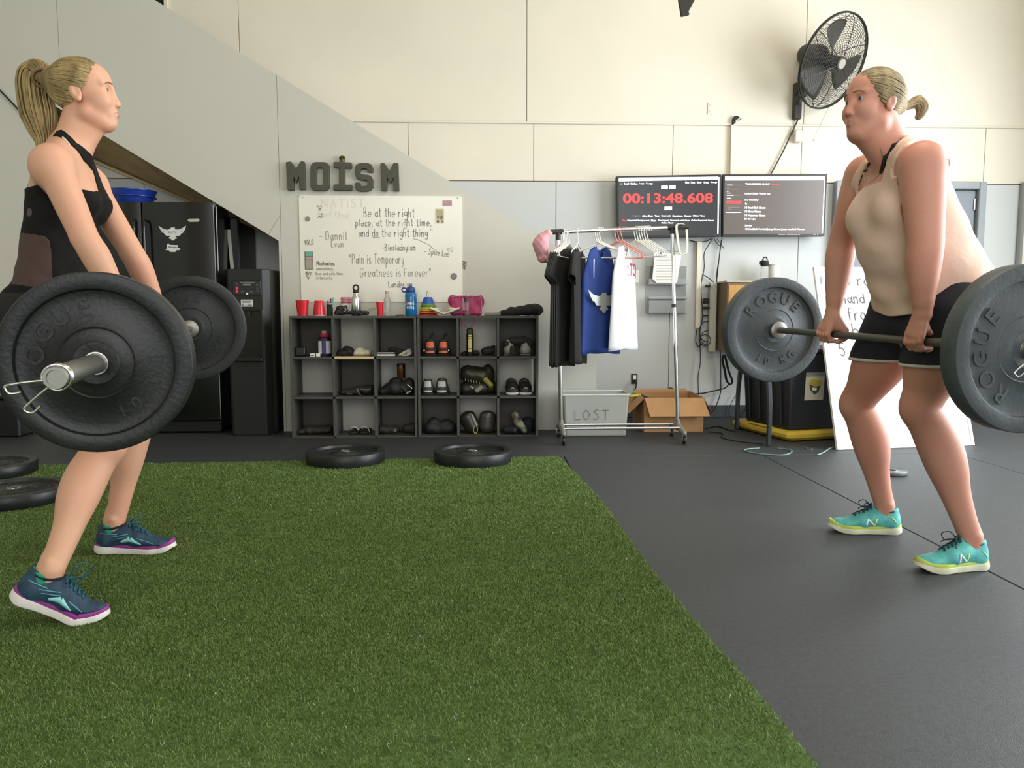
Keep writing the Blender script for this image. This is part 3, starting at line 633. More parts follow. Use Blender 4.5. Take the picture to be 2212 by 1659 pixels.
p = at(770, ZT, 5.43); t = thing('water_bottle', p, 'brushed steel water bottle with black loop cap', 'bottle'); mb = MB()
mb.lathe([(0, 0), (.031, 0), (.034, .004), (.034, .115), (.030, .132), (.020, .142), (.018, .165), (.0, .165)], p, n=32); mb.build('bottle_body', M_steel, t, smooth=50)
mb = MB(); mb.lathe([(.0195, .16), (.0195, .18), (.0, .182)], p, n=24); mb.tube([p+Vector((.018*math.cos(u), 0, .195+.02*math.sin(u))) for u in np.linspace(0, 2*PI, 20, endpoint=False)], .0062, 8, closed=True); mb.build('loop_cap', M_blk2, t, smooth=60)
F = Field(at(712, ZT, 5.36), at(812, ZT+.1, 5.5), .003, .02); q = lambda px, z, y=5.405: at(px, ZT+z, y)
F.econe(q(728, .022), q(752, .03), .02, .018, k=.01).econe(q(752, .03), q(768, .02), .015, .016, k=.01).econe(q(772, .02), q(792, .018), .019, .017, k=.008).ell(q(735, .052), (.03, .012, .02), k=.012).ell(q(745, .06), (.02, .01, .014), k=.01)
F.disp(lambda x, y, z: .0035*np.sin(x*150+z*90)*np.sin(z*120+y*60)); F.cut(lambda x, y, z: ZT+.0005-z+0*x+0*y)
t = thing('small_pouch', q(760, 0), 'crumpled black pouch with a cord loop in front of the steel bottle', 'pouch'); F.build('cloth', M_blk2, t)
mb = MB(); mb.tube(bez([q(784, .03), q(796, .045), q(808, .052), q(811, .045), q(800, .036), q(788, .028)], 5), .0022, 6); mb.build('cord_loop', mat('grey_cord', '#8b8578', .6), t, smooth=60)
mb = MB(); mb.tube(bez([q(742, .06, 5.392), q(748, .04, 5.388), q(744, .03, 5.386), q(752, .044, 5.386), q(758, .04, 5.386), q(752, .032, 5.386)], 5), .0035, 6); mb.build('buckle', M_steel, t, smooth=60)
# clear bottle
M_clear = mat('clear_plastic', '#f4f4ee', .12, trans=.75, alpha=.75, spec=.6)
p = at(837, ZT, 5.47); t = thing('water_bottle', p, 'clear bottle with a pinkish cap behind the slim red cup', 'bottle'); mb = MB()
mb.lathe([(0, .001), (.022, 0), (.025, .005), (.024, .05), (.025, .1), (.021, .125), (.013, .142), (.0125, .155)], p, n=28); mb.build('bottle_body', M_clear, t, smooth=60)
mb = MB(); mb.lathe([(.0142, .155), (.0142, .173), (0, .174)], p, n=20); mb.build('cap', mat('cap_pink', '#c79c92', .5), t, smooth=40)
p = at(888, ZT, 5.43); t = thing('sport_bottle', p, 'large translucent blue sports bottle with dark blue lid', 'bottle'); mb = MB()
M_blue = mat('blue_bottle', '#1c7fc0', .15, trans=.35, spec=.6, var=.12, scale=12)
mb.lathe([(0, 0), (.036, 0), (.041, .005), (.041, .06), (.039, .075), (.041, .09), (.041, .15), (.036, .162), (.028, .168)], p, n=36); mb.build('bottle_body', M_blue, t, smooth=50)
mb = MB(); mb.lathe([(.031, .165), (.034, .168), (.033, .185), (.026, .2), (.01, .203), (.01, .212), (0, .213)], p, n=28); mb.tube(bez([p+Vector(v) for v in ((-.03, 0, .19), (-.05, 0, .196), (-.062, 0, .182), (-.052, 0, .168), (-.032, 0, .17))], 5), .005, 8); mb.build('lid', mat('lid_blue', '#2a4a86', .4), t, smooth=60)
mb = MB()
for i, ch in enumerate('DRINK'): u = -1.57+(i-2)*.3; o_ = p+Vector((.0413*math.cos(u), .0413*math.sin(u), .078)); put_text(mb, ch, o_, Vector((-math.sin(u), math.cos(u), 0)), Zv, width=.0095, height=.016, align='c', bold=.01)
for i, ch in enumerate('MORE'): u = -1.57+(i-1.5)*.34; o_ = p+Vector((.0413*math.cos(u), .0413*math.sin(u), .05)); put_text(mb, ch, o_, Vector((-math.sin(u), math.cos(u), 0)), Zv, width=.011, height=.02, align='c', bold=.01)
mb.build('printed_words', M_white, t)
# agility cones
p = at(925, ZT, 5.48)
for i, (c_, nm) in enumerate((('#b8321f', 'red'), ('#c96b2a', 'orange'), ('#d8c23a', 'yellow'), ('#d9c84a', 'pale yellow'), ('#4f7d3a', 'green'), ('#6a8f3c', 'light green'), ('#2d5fa8', 'blue'))):
    z0 = [0, .019, .036, .05, .062, .073, .084][i]; R = .075-i*.0045; b = p+Vector((0, 0, z0)); mb = MB()
    hh = .03 if i < 6 else .048
    mb.lathe([(R, 0), (R-.002, .004), (R*.72, hh*.7), (.028, hh), (.024, hh-.002), (R*.7, hh*.6), (R-.006, .002), (R, 0)], b, n=32)
    tag(mb.build('agility_cone', mat('cone_'+nm.replace(' ', '_'), c_, .5), smooth=40), '%s disc cone in the stack by the blue bottle, %s' % (nm, ['lowest', 'second from the bottom', 'third from the bottom', 'fourth from the bottom', 'fifth from the bottom', 'just under the top one', 'topmost'][i]), 'cone', 'agility cones stacked on the shelf top')
mb = MB(); mb.tube([p+Vector((-.004+.006*math.cos(u), 0, .145+.028*math.sin(u))) for u in np.linspace(0, 2*PI, 18, endpoint=False)], .0022, 6, closed=True); mb.cyl(p+Vector((0, 0, .003)), p+Vector((0, 0, .12)), .003, n=8)
tag(mb.build('cone_carrier', M_steel, smooth=60), 'wire carrier loop rising from the cone stack', 'carrier')
# white flip-flop like shoes
M_crm = mat('cream_foam', '#ddd8c6', .6, bump=.2); M_crm2 = mat('cream_strap', '#b9b29c', .7)  # straps get a darker cream than the soles
for k, (xa, xb, sgn) in enumerate(((934, 960, 1), (960, 988, -1))):
    q0 = at(xa if k == 0 else xb, ZT+.048, 5.39); q1 = at(xb if k == 0 else xa, ZT+.014, 5.39); t = thing('foam_sandal', q1, ['left cream foam sandal propped against the cone stack', 'right cream foam sandal propped against the pink bag'][k], 'sandal', 'pair of cream sandals on the shelf top')
    d = (q1-q0).normalized(); up_ = Vector((-d.z*sgn, 0, d.x*sgn)); up_ = up_ if up_.z > 0 else -up_
    F = Field(q0-Vector((.07, .06, .07)), q1+Vector((.07, .06, .07)), .0022, .02) if q0.x < q1.x else Field(q1-Vector((.07, .06, .07)), q0+Vector((.07, .06, .09)), .0022, .02)
    F.econe(q0-d*.01, q1, (.03, .010), (.024, .009), side=Y3, k=0); F.econe(q0+up_*.012+d*.02, q0+up_*.02+d*.055, (.02, .006), (.026, .006), side=Y3, k=.01); F.cut(lambda x, y, z: ZT+.001-z+0*x+0*y); F.build('sole', M_crm, t)
    mb = MB()
    for s_ in (-1, 1): mb.tube(bez([q0+up_*.018+d*.03+Y3*.0*s_, q0+up_*.03+d*.045+Y3*s_*.012, q0+up_*.012+d*.075+Y3*s_*.026], 6), .005, 6)
    mb.build('strap', M_crm2, t, smooth=60)
# pink bag
M_pink = mat('pink_leather', '#b02a62', .45, var=.08, scale=14, bump=.2, spec=.5)
p = at(1007, ZT, 5.46); t = thing('handbag', p, 'magenta pink bag with white-edged flap on the shelf top', 'bag')
F = Field(p-Vector((.16, .07, .01)), p+Vector((.16, .07, .2)), .003, .02); F.rbox(p+Vector((0, 0, .072)), (.112, .036, .070), rad=.02).ell(p+Vector((-.1, 0, .11)), (.03, .03, .035), k=.02).ell(p+Vector((.1, 0, .105)), (.03, .03, .04), k=.02)
F.disp(lambda x, y, z: .002*np.sin(x*70)*np.sin(z*60)); F.cut(lambda x, y, z: ZT+.001-z+0*x+0*y); F.build('bag_body', M_pink, t)
mb = MB(); mb.tube(bez([p+Vector(v) for v in ((-.105, -.037, .135), (-.05, -.04, .14), (.04, -.04, .142), (.1, -.037, .138))], 6), .0035, 6); mb.tube(bez([p+Vector(v) for v in ((.1, -.037, .138), (.112, -.036, .08), (.1, -.038, .02))], 6), .0025, 6); mb.build('piping', mat('pink_piping', '#d9a5b6', .5), t, smooth=60)
mb = MB()
for i in range(9): mb.ball(p+Vector((-.09+i*.0225, -.0405, .131)), .0028, 6)
mb.build('stud', M_steel, t, smooth=60)
mb = MB(); mb.box(p+Vector((-.002, -.041, .08)), (.05, .006, .09), bev=.003); mb.build('front_pocket', mat('pale_pink_film', '#c9708f', .2, alpha=.8), t); MB().bx(p+Vector((-.012, -.0455, .095)), p+Vector((.01, -.0442, .125))).build('tag', M_blk2, t)
mb = MB(); 
for s_ in (-1, 1): mb.tube(bez([p+Vector((.02+s_*.045, -.052, .02)), p+Vector((.02+s_*.048, -.145, -.005)), p+Vector((.02+s_*.042, -.150, -.045)), p+Vector((.02+s_*.006, -.150, -.082))], 8), .0036, 8)
mb.build('shoulder_strap', mat('dark_pink', '#8f2b52', .5), t, smooth=60)
# clear small bottle on its front
p = at(1010, ZT, 5.385); t = thing('small_bottle', p, 'small clear plastic bottle in front of the pink bag', 'bottle'); mb = MB(); mb.lathe([(0, .001), (.02, .001), (.021, .01), (.016, .05), (.020, .09), (.016, .115), (.008, .128), (.008, .138)], p, n=20); mb.build('bottle_body', mat('clear_thin', '#fbeef2', .08, trans=.9, alpha=.45), t, smooth=60)
MB().cyl(p+Vector((0, 0, .138)), p+Vector((0, 0, .152)), .0098, n=14).build('cap', M_clear, t, smooth=40)
# black cloth bag at right end
F = Field(at(1050, ZT-.01, 5.34), at(1182, ZT+.14, 5.58), .0035, .02); q = lambda px, z, y=5.45: at(px, ZT+z, y)
F.econe(q(1070, .012), q(1105, .03), (.03, .012), (.05, .03), side=Y3, k=.02).econe(q(1105, .03), q(1152, .045), (.05, .03), (.055, .042), side=Y3, k=.02).ell(q(1160, .04), (.045, .05, .035), k=.02)
F.disp(lambda x, y, z: .004*np.sin(x*55+y*40)*np.sin(z*80+x*30)); F.cut(lambda x, y, z: ZT+.001-z+0*x+0*y); o = F.build('cloth_bag', mat('black_cloth', '#201f1d', .85, var=.1, scale=30), base=q(1130, 0)); tag(o, 'limp black cloth bag lying at the right end of the shelf top', 'bag')
F = Field(at(1040, ZT-.01, 5.36), at(1085, ZT+.05, 5.46), .0025, .02); q = lambda px, z, y=5.40: at(px, ZT+z, y)
F.econe(q(1050, .012), q(1062, .012), .013, .011, k=.005).econe(q(1066, .012), q(1078, .014), .012, .013, k=.006); F.cut(lambda x, y, z: ZT+.001-z+0*x+0*y); o = F.build('grey_socks', mat('grey_knit', '#8c877c', .9, bump=.4), base=q(1062, 0)); o.name = 'rolled_sock'; tag(o, 'rolled grey socks between the pink bag and the black cloth bag', 'socks')
mb = MB(); mb.tube(bez([at(855, ZT+.004, 5.39), at(866, ZT+.006, 5.38), at(873, ZT+.004, 5.39)], 5), .004, 6); tag(mb.build('hair_tie', M_blk2, smooth=60), 'small black hair tie between the clear bottle and the blue bottle', 'hair tie')

# --- in the cubbies
def blob(name, mt, parts, lab, cat, z0, h=.003, disp=.003, fr=70, base=None, parent=None, lo=None):
    pts = [Vector(a) for a, *_ in parts]+[Vector(p[1]) for p in parts if len(p) == 4]; m = .085
    lo = Vector([min(p[i] for p in pts)-m for i in range(3)]); hi = Vector([max(p[i] for p in pts)+m for i in range(3)]); F = Field(lo, hi, h, .02)
    for p in parts:
        if len(p) == 4: F.econe(p[0], p[1], p[2], p[3], side=Y3, k=.015)
        else: F.ell(p[0], p[1], k=.015)
    if disp: F.disp(lambda x, y, z: disp*np.sin(x*fr+y*fr*.6)*np.sin(z*fr*1.1+x*fr*.5))
    F.cut(lambda x, y, z: z0+.0008-z+0*x+0*y); F.cut(lambda x, y, z: y-(YB-.008)+0*x+0*z)
    mx_ = sum(p.x for p in pts)/len(pts); xs = [v for v in (XA+XB)]; xl = max(v for v in xs if v < mx_)+.017; xh_ = min(v for v in xs if v > mx_)-.017
    F.cut(lambda x, y, z: np.maximum(xl-x, x-xh_)+0*y+0*z)
    o = F.build(name, mt, parent, base=base or pts[0]) if parent is None else F.build(name, mt, parent)
    return tag(o, lab, cat) if lab else o
YC = 5.44
# top left: clock, two little boxes, supplement tub
p = at(647, R2, 5.40); t = thing('alarm_clock', p, 'dark boxy clock in the top left cubby', 'clock'); MB().box(p+Vector((0, .01, .034)), (.07, .05, .066), bev=.006).build('clock_case', M_black, t); MB().box(p+Vector((0, -.0165, .036)), (.052, .003, .048), bev=.001).build('clock_face', mat('dim_face', '#2e332f', .2, var=.3, scale=60), t)
for i, (px, w_, h_) in enumerate(((674, .032, .022), (686, .026, .024))):
    p = at(px, R2, 5.37); t = thing('small_carton', p, ['flat white and black carton beside the clock', 'small white cube carton beside the supplement tub'][i], 'box'); MB().box(p+Vector((0, 0, h_/2)), (w_, .03, h_), bev=.0012).build('carton', M_white, t)
    if i == 0: MB().bx(p+Vector((-.012, -.0158, .006)), p+Vector((.012, -.0151, .012))).build('printed_bar', M_black, t)
p = at(700, R2, 5.41); t = thing('supplement_tub', p, 'white-labelled purple tub with a red lid in the top left cubby', 'tub'); mb = MB(); mb.lathe([(0, 0), (.042, 0), (.044, .006), (.044, .12), (.036, .132), (.03, .134)], p, n=28); mb.build('tub_body', mat('tub_dark', '#231d33', .4), t, smooth=50)
mb = MB(); mb.lathe([(.0446, .02), (.0446, .108)], p, n=28); mb.build('label', mat('tub_label', '#e6e3ea', .5), t); mb = MB(); mb.lathe([(.0449, .02), (.0449, .108)], p, Matrix.Rotation(-1.85, 3, 'Z'), n=5, arc=.11); mb.build('label_band', mat('band_purple', '#4b3b78', .5), t)
mb = MB(); mb.lathe([(.033, .134), (.035, .136), (.035, .156), (.03, .16), (0, .16)], p, n=24); mb.build('lid', mat('lid_red', '#b02c48', .4), t, smooth=50); mb = MB(); mb.lathe([(.02, .16), (.022, .178), (0, .178)], p, n=20); mb.build('lid_top', mat('lid_clear', '#a8938a', .4), t, smooth=50)
p = lambda px, z, y=YC: at(px, R2+z, y)
blob('folded_shirt', M_blk2, [(p(733, .02), p(755, .03), (.05, .02), (.05, .03)), (p(748, .05), (.03, .03, .02))], 'crumpled black shirt beside white cloth in the pale-edged cubby', 'clothing', R2)
blob('white_towel', mat('white_cloth', '#cfc9b8', .9, var=.15, scale=30), [(p(768, .02), p(795, .025), (.05, .022), (.05, .025)), (p(776, .045), (.03, .03, .02))], 'crumpled off-white cloth in the pale-edged cubby', 'cloth', R2)
for i, (px, w_, z_, h_, c_) in enumerate(((832, .14, 0, .017, '#ece7da'), (831, .135, .0175, .012, '#ded9cc'))):
    b = at(px, R2+z_, 5.42); t = thing('book', b, ['thicker book lying at the bottom of the top right cubby of the left unit', 'thinner book lying on the thicker book'][i], 'book'); MB().box(b+Vector((0, .02, h_/2)), (w_-.006, .09, h_-.005)).build('pages', mat('book_pages', c_, .8), t)
    mb = MB(); mb.box(b+Vector((0, .02, .0012)), (w_, .095, .0022)); mb.box(b+Vector((0, .02, h_-.0012)), (w_, .095, .0022)); mb.build('cover', M_blk2, t)
mb = MB()
for k in range(6): c0 = p(872+k*2.5, .02+.004*k, 5.40); mb.tube(bez([p(858+k*3, .004, 5.39), c0+Vector((0, 0, .012)), p(880+k*1.5, .034-.003*k, 5.40), p(876+k, .006, 5.38), p(862+k*3, .008, 5.385)], 5), .0022, 6)
tag(mb.build('cable_bundle', mat('white_cable', '#d8d4c8', .5), smooth=60), 'bundle of thin white cable in the top cubby beside the books', 'cable')
blob('black_camera', M_blk2, [(p(847, .045, 5.46), (.03, .02, .018)), (p(862, .03, 5.46), (.03, .02, .022))], 'small black case lying on top of the books', 'case', R2+.03, disp=.001)
# orange and black shoes, seen from the heel
def heel_shoe(base, w, lab, c_up, c_heel, z0, grp=None, name='shoe', tabs=False, sole='#2a2826', L=.2, tilt=0):
    t = thing(name, base, lab, 'shoe', grp); b = Vector(base); F = Field(b-Vector((w, .03, .01)), b+Vector((w, L+.05, .13)), .0028, .02); hw_ = w/2
    F.econe(b+Vector((0, .035, .045)), b+Vector((0, .038, .095)), hw_*.90, hw_*.70, k=.01).econe(b+Vector((0, .04, .035)), b+Vector((0, L-.04, .03)), (hw_*.8, .03), (hw_*.95, .024), side=X3, k=.02).econe(b+Vector((0, .06, .055)), b+Vector((0, L*.6, .045)), hw_*.6, hw_*.5, k=.02)
    F.ell(b+Vector((0, .055, .122)), (hw_*.55, .035, .034), k=.006, op='sub'); F.cut(lambda x, y, z: b.z+.016-z+0*x+0*y); F.build('upper', c_up, t)
    F = Field(b-Vector((w, .03, .005)), b+Vector((w, L+.05, .03)), .0028, .02); F.econe(b+Vector((0, .03, .008)), b+Vector((0, L-.03, .008)), (hw_*.95, .012), (hw_*1.05, .012), side=X3, k=0); F.cut(lambda x, y, z: b.z+.0006-z+0*x+0*y); F.build('sole', mat('sole_'+sole[1:], sole, .7), t)
    if c_heel is not None:
        mb = MB(); rows = []
        for k in range(6):
            u = -2.35+1.56*k/5; rows.append([b+Vector((hw_*(.92-.19*v)*math.cos(u), .036+hw_*(.92-.19*v)*math.sin(u)-.0016, .022+.078*v)) for v in (0, .5, 1)])
        mb.sheet(rows); mb.build('heel_counter', c_heel, t, smooth=80)
    return t
M_org = mat('orange_rubber', '#d9643f', .5); M_dk = mat('dark_upper', '#2a2826', .7, bump=.3)
for i, (px, lab, s_) in enumerate(((928, 'left orange-heeled black shoe with a raised pull tab', 1), (957, 'right orange-heeled black shoe with a raised pull tab', -1))):
    b = at(px, R2, 5.375); t = heel_shoe(b, .098, lab, M_dk, M_org, R2, 'orange-heeled shoes in the upper row', tabs=True)
    mb = MB(); mb.tube(bez([b+Vector((-.01*s_, .05, .095)), b+Vector((.0, .04, .125)), b+Vector((.022, .035, .160))], 5), [.006]*6+[.008]*5, 8); mb.build('pull_tab', M_blk2, t, smooth=60)
    MB().bx(b+Vector((-.044 if s_ > 0 else .034, -.006, .035)), b+Vector((-.036 if s_ > 0 else .042, .004, .045))).build('reflector', M_white, t)
# spray can, cloth
b = at(1015, R2, 5.40); t = thing('spray_can', b, 'slim black and yellow spray can in the upper middle cubby of the right unit', 'can'); mb = MB(); mb.lathe([(0, .001), (.025, 0), (.026, .004), (.026, .155), (.022, .163)], b, n=26); mb.build('can_body', mat('can_dark', '#2b2318', .35, metal=.3), t, smooth=50)
mb = MB(); mb.lathe([(.0264, .03), (.0264, .15)], b, Matrix.Rotation(-2.15, 3, 'Z'), n=8, arc=.18); mb.build('label', mat('can_yellow', '#d9c884', .35), t, smooth=60)
mb = MB(); mb.lathe([(.0266, .12), (.0266, .128)], b, n=20); mb.lathe([(.0267, .135), (.0267, .14)], b, n=20); mb.lathe([(.0267, .05), (.0267, .055)], b, n=20); mb.build('printed_band', mat('band_dark', '#3a2a14', .4), t)
mb = MB(); mb.lathe([(.024, .16), (.024, .188), (.012, .196), (0, .196)], b, n=22); mb.build('cap', mat('can_cap', '#38412f', .45), t, smooth=50)
blob('folded_shirt', mat('dark_cloth', '#24241f', .85), [(p(1000, .012, 5.46), p(1030, .02, 5.47), (.05, .014), (.06, .02)), (p(1048, .03, 5.47), p(1066, .04, 5.47), (.05, .03), (.05, .03))], 'crumpled dark cloth behind the spray can', 'clothing', R2)
b = at(1118, R2, 5.39)
for i, (px, lab) in enumerate(((1100, 'left silver running shoe half covered by a dark beanie'), (1136, 'right silver running shoe half covered by a dark beanie'))):
    heel_shoe(at(px, R2, 5.39), .085, lab, mat('silver_mesh', '#9a978c', .5, var=.2, scale=40), None, R2, 'silver shoes under the beanie', sole='#6f6a5c', L=.19)
blob('beanie', mat('charcoal_knit', '#332f2e', .95, bump=.6, bscale=90), [(p(1105, .105, 5.44), p(1132, .105, 5.44), (.05, .028), (.05, .03)), (p(1095, .085, 5.43), (.03, .04, .03)), (p(1143, .09, 5.43), (.03, .04, .035)), (p(1108, .06, 5.37), p(1106, .02, 5.365), (.012, .02), (.012, .016))], 'dark knitted beanie and scarf draped over silver shoes', 'hat', R2-.02, disp=.002)
# middle row
p = lambda px, z, y=YC: at(px, R1+z, y)
blob('dark_shoe', M_dk, [(p(738, .02), p(770, .025), (.04, .02), (.045, .025)), (p(765, .04), p(800, .05), (.03, .02), (.03, .02)), (p(790, .03), (.04, .05, .03))], 'pair of dark trainers tossed in the middle-row cubby with a dark back', 'shoes', R1, disp=.002)
mb = MB(); mb.tube(bez([p(768, .05, 5.395), p(772, .02, 5.385), p(776, .005, 5.385)], 5), .003, 6); mb.tube(bez([p(774, .045, 5.40), p(788, .04, 5.395), p(798, .044, 5.395)], 5), .0022, 6); mb.tube(bez([p(746, .016, 5.385), p(752, .012, 5.383), p(757, .013, 5.385)], 5), .0025, 6); tag(mb.build('shoe_lace', mat('pale_lace', '#8f8c84', .7), smooth=60), 'pale loose laces on the dark trainers', 'laces')
blob('gym_bag', mat('bag_black', '#171717', .7), [(p(825, .03), p(850, .06), (.06, .03), (.07, .05)), (p(850, .05), p(882, .05), (.07, .05), (.06, .05)), (p(845, .1), p(862, .11), (.03, .02), (.03, .02)), (p(882, .09), (.035, .05, .03))], 'bulging black gym bag in the middle row below the books', 'bag', R1, disp=.004, fr=45)
mb = MB(); mb.tube(bez([p(868, .06, 5.37), p(878, .03, 5.365), p(888, .05, 5.37), p(878, .078, 5.372)], 6), .004, 6); mb.tube([p(876, .015, 5.362), p(886, .035, 5.362)], [.008, .01], 6); mb.ball(p(866, .03, 5.366), .004, 8); tag(mb.build('key_ring', M_steel, smooth=60), 'grey buckle and key ring hanging on the black gym bag', 'keys')
b = p(865, .118, 5.43); t = thing('thermos', b, 'copper thermos bottle standing up out of the black gym bag', 'bottle'); mb = MB(); mb.lathe([(0, 0), (.028, 0), (.0295, .004), (.0295, .085)], b, n=28); mb.build('bottle_body', mat('copper', '#8a5a44', .2, metal=.9), t, smooth=50); mb = MB(); mb.lathe([(.0298, .085), (.0298, .098), (.024, .106), (0, .107)], b, n=24); mb.build('cap', M_black, t, smooth=50)
M_wl = mat('white_leather', '#b9bbb6', .5, var=.04)
heel_shoe(at(922, R1, 5.385), .088, 'left white leather shoe seen from its heel', mat('shoe_dark2', '#3a3a37', .7), M_wl, R1, 'white-heeled shoes in the middle row', sole='#34332f'); heel_shoe(at(953, R1, 5.38), .104, 'right white leather shoe seen from its heel, larger', _M['shoe_dark2'], M_wl, R1, 'white-heeled shoes in the middle row', sole='#34332f')
MB().bx(at(955, R1+.03, 5.366), at(960, R1+.042, 5.369)); 
# catchers mask and ball glove style gear
g1 = blob('boxing_glove', mat('olive_leather', '#2f2c1e', .4, bump=.25), [(p(1010, .15, 5.46), p(1042, .13, 5.45), (.06, .06), (.06, .062)), (p(1054, .14, 5.46), (.045, .05, .075))], 'dark olive padded glove with laces and a yellow thumb, on top in the middle row', 'glove', R1+.07, disp=.001)
mb = MB()
for k in range(6): q0 = p(1004+k*6, .118-.004*k, 5.388); mb.tube([q0, q0+Vector((.004, .0, -.018))], .002, 6)
mb.build('lacing', mat('pale_lacing', '#b9b08c', .6), None).parent = g1; lc = g1.children[0]; lc.data.transform(Matrix.Translation(-Vector(g1['_b'])))
F = Field(p(1030, .02, 5.34), p(1072, .2, 5.5), .003, .02); F.econe(p(1048, .11, 5.40), p(1060, .07, 5.39), (.018, .02), (.03, .02), side=Y3, k=.0); o = F.build('yellow_thumb', mat('yellow_leather', '#8f8a3c', .45), g1)
g2 = blob('padded_helmet', mat('dark_padding', '#1b1a15', .45, bump=.2), [(p(1005, .04, 5.45), p(1045, .045, 5.45), (.06, .052), (.06, .055)), (p(1062, .05, 5.45), (.035, .05, .055))], 'dark padded head guard with a pale panel under the olive glove', 'head guard', R1, disp=.001)
for q0, q1, r_, m in ((p(1028, .028, 5.385), p(1040, .06, 5.388), (.016, .006), mat('pale_panel', '#7d7a66', .5)), (p(1016, .062, 5.388), p(1021, .05, 5.386), (.004, .003), mat('tick_white', '#c9c5b4', .5))):
    F = Field(q0-Vector((.05, .05, .05)), q1+Vector((.05, .05, .05)), .002, .02); F.econe(q0, q1, r_, r_, side=X3, k=0); F.build('panel', m, g2)
for i, (px, lab) in enumerate(((1107, 'left black shoe with white toe cap in the middle row, right end'), (1136, 'right black shoe with white toe cap in the middle row, right end'))):
    b = at(px, R1, 5.37); t = thing('shoe', b, lab, 'shoe', 'white-toed black shoes in the right unit'); F = Field(b-Vector((.07, .03, .01)), b+Vector((.07, .25, .13)), .0028, .02)
    F.econe(b+Vector((0, .03, .028)), b+Vector((0, .09, .045)), (.043, .030), (.044, .042), side=X3, k=.02).econe(b+Vector((0, .09, .05)), b+Vector((0, .2, .07)), (.040, .042), (.040, .036), side=X3, k=.02); F.cut(lambda x, y, z: b.z+.02-z+0*x+0*y); F.build('upper', mat('shoe_black', '#2d2b29', .6, bump=.3), t)
    F = Field(b-Vector((.07, .03, .01)), b+Vector((.07, .25, .04)), .0028, .02); F.econe(b+Vector((0, .026, .012)), b+Vector((0, .2, .012)), (.045, .016), (.045, .016), side=X3, k=0); F.cut(lambda x, y, z: b.z+.0006-z+0*x+0*y); F.build('sole', mat('sole_white', '#dedcd4', .5), t)
    mb = MB()
    for k in range(3): mb.tube(bez([b+Vector((-.022, .075+k*.016, .075+k*.007)), b+Vector((0, .068+k*.016, .084+k*.007)), b+Vector((.022, .075+k*.016, .075+k*.007))], 4), .0028, 6)
    mb.build('lace', mat('grey_lace', '#6d6a66', .7), t, smooth=60); mb = MB(); c0 = b+Vector((0, -.005, .052)); mb.tube(bez([c0+Vector((-.012, .0, -.003)), c0+Vector((0, -.004, .003)), c0+Vector((.012, .0, -.003))], 4), .0016, 6); mb.build('toe_mark', M_white, t)
# bottom row
p = lambda px, z, y=YC: at(px, Rb+z, y)
blob('dark_shoe', M_dk, [(p(640, .02), p(660, .03), (.05, .02), (.05, .03)), (p(665, .03), p(705, .035), (.05, .03), (.05, .03))], 'heap of black trainers in the bottom left cubby', 'shoes', Rb, disp=.003)
for i, (px, lab) in enumerate(((757, 'left black slide sandal with white stripes'), (780, 'right black slide sandal with white stripes'))):
    b = at(px, Rb, 5.38); t = thing('slide_sandal', b, lab, 'sandal', 'striped slides in the bottom row'); F = Field(b-Vector((.07, .03, .01)), b+Vector((.07, .25, .1)), .003, .02); F.econe(b+Vector((0, .035, .012)), b+Vector((0, .19, .012)), (.034, .012), (.036, .012), side=X3, k=0); F.cut(lambda x, y, z: b.z+.0006-z+0*x+0*y); F.build('footbed', M_blk2, t)
    for s0, s1, m, e in ((.02, .055, M_blk2, 0), (.03, .036, M_white, .0018), (.042, .048, M_white, .0018)):
        rows = [[b+Vector(((.036+e)*math.cos(u), v, .018+(.034+e)*math.sin(u))) for v in (s0, (s0+s1)/2, s1)] for u in np.linspace(-.2, PI+.2, 12)]; MB().sheet(rows).build('strap' if e == 0 else 'stripe', m, t, smooth=80, solid=.003)
blob('dark_shoe', M_dk, [(p(815, .03), p(850, .03), (.05, .03), (.05, .03)), (p(875, .035), p(890, .04), (.03, .03), (.03, .035))], 'heap of black shoes with a round pinkish badge in the bottom row', 'shoes', Rb, disp=.003)
mb = MB(); c0 = p(850, .035, 5.372); mb.tube([c0+Vector((.006*math.cos(u), 0, .006*math.sin(u))) for u in np.linspace(0, 2*PI, 14, endpoint=False)], .002, 6, closed=True); tag(mb.build('ring_badge', mat('pink_badge', '#c79a98', .4), smooth=60), 'small pinkish ring badge on the black shoes in the bottom row', 'badge')
blob('gym_bag', mat('bag_dark', '#1c1e1e', .7, var=.2, scale=20), [(p(925, .04), p(970, .045), (.06, .04), (.06, .045)), (p(935, .085), (.04, .05, .03)), (p(960, .08), (.04, .05, .025))], 'lumpy dark bag filling the bottom cubby of the right unit', 'bag', Rb, disp=.004, fr=50)
for i, (px, lean_, c_, lab) in enumerate(((1015, -.3, '#252319', 'dark knee pad with a yellow-lined opening leaning in the bottom row'), (1052, .05, '#3a3936', 'shiny dark grey knee pad standing in the bottom row'))):
    b = at(px, Rb, 5.42); t = thing('knee_pad', b, lab, 'knee pad', 'knee pads in the bottom row'); F = Field(b-Vector((.12, .08, .01)), b+Vector((.12, .08, .22)), .003, .02); u = Vector((lean_, 0, 1)).normalized()
    F.econe(b+Vector((-lean_*.05, 0, .05)), b+u*.125+Vector((-lean_*.05, 0, 0)), (.058, .045), (.060, .042), side=X3, k=0); F.cut(lambda x, y, z: b.z+.0006-z+0*x+0*y); F.build('shell', mat('pad_'+c_[1:], c_, .3, spec=.6), t)
    if i == 0: mb = MB(); c0 = b+Vector((.036, -.047, .036)); mb.tube([c0+Vector((.014*math.cos(v), .004*math.cos(v), .026*math.sin(v))) for v in np.linspace(0, 2*PI, 20, endpoint=False)], .0035, 6, closed=True); mb.build('lining', mat('pad_yellow', '#a39a52', .6), t, smooth=60)
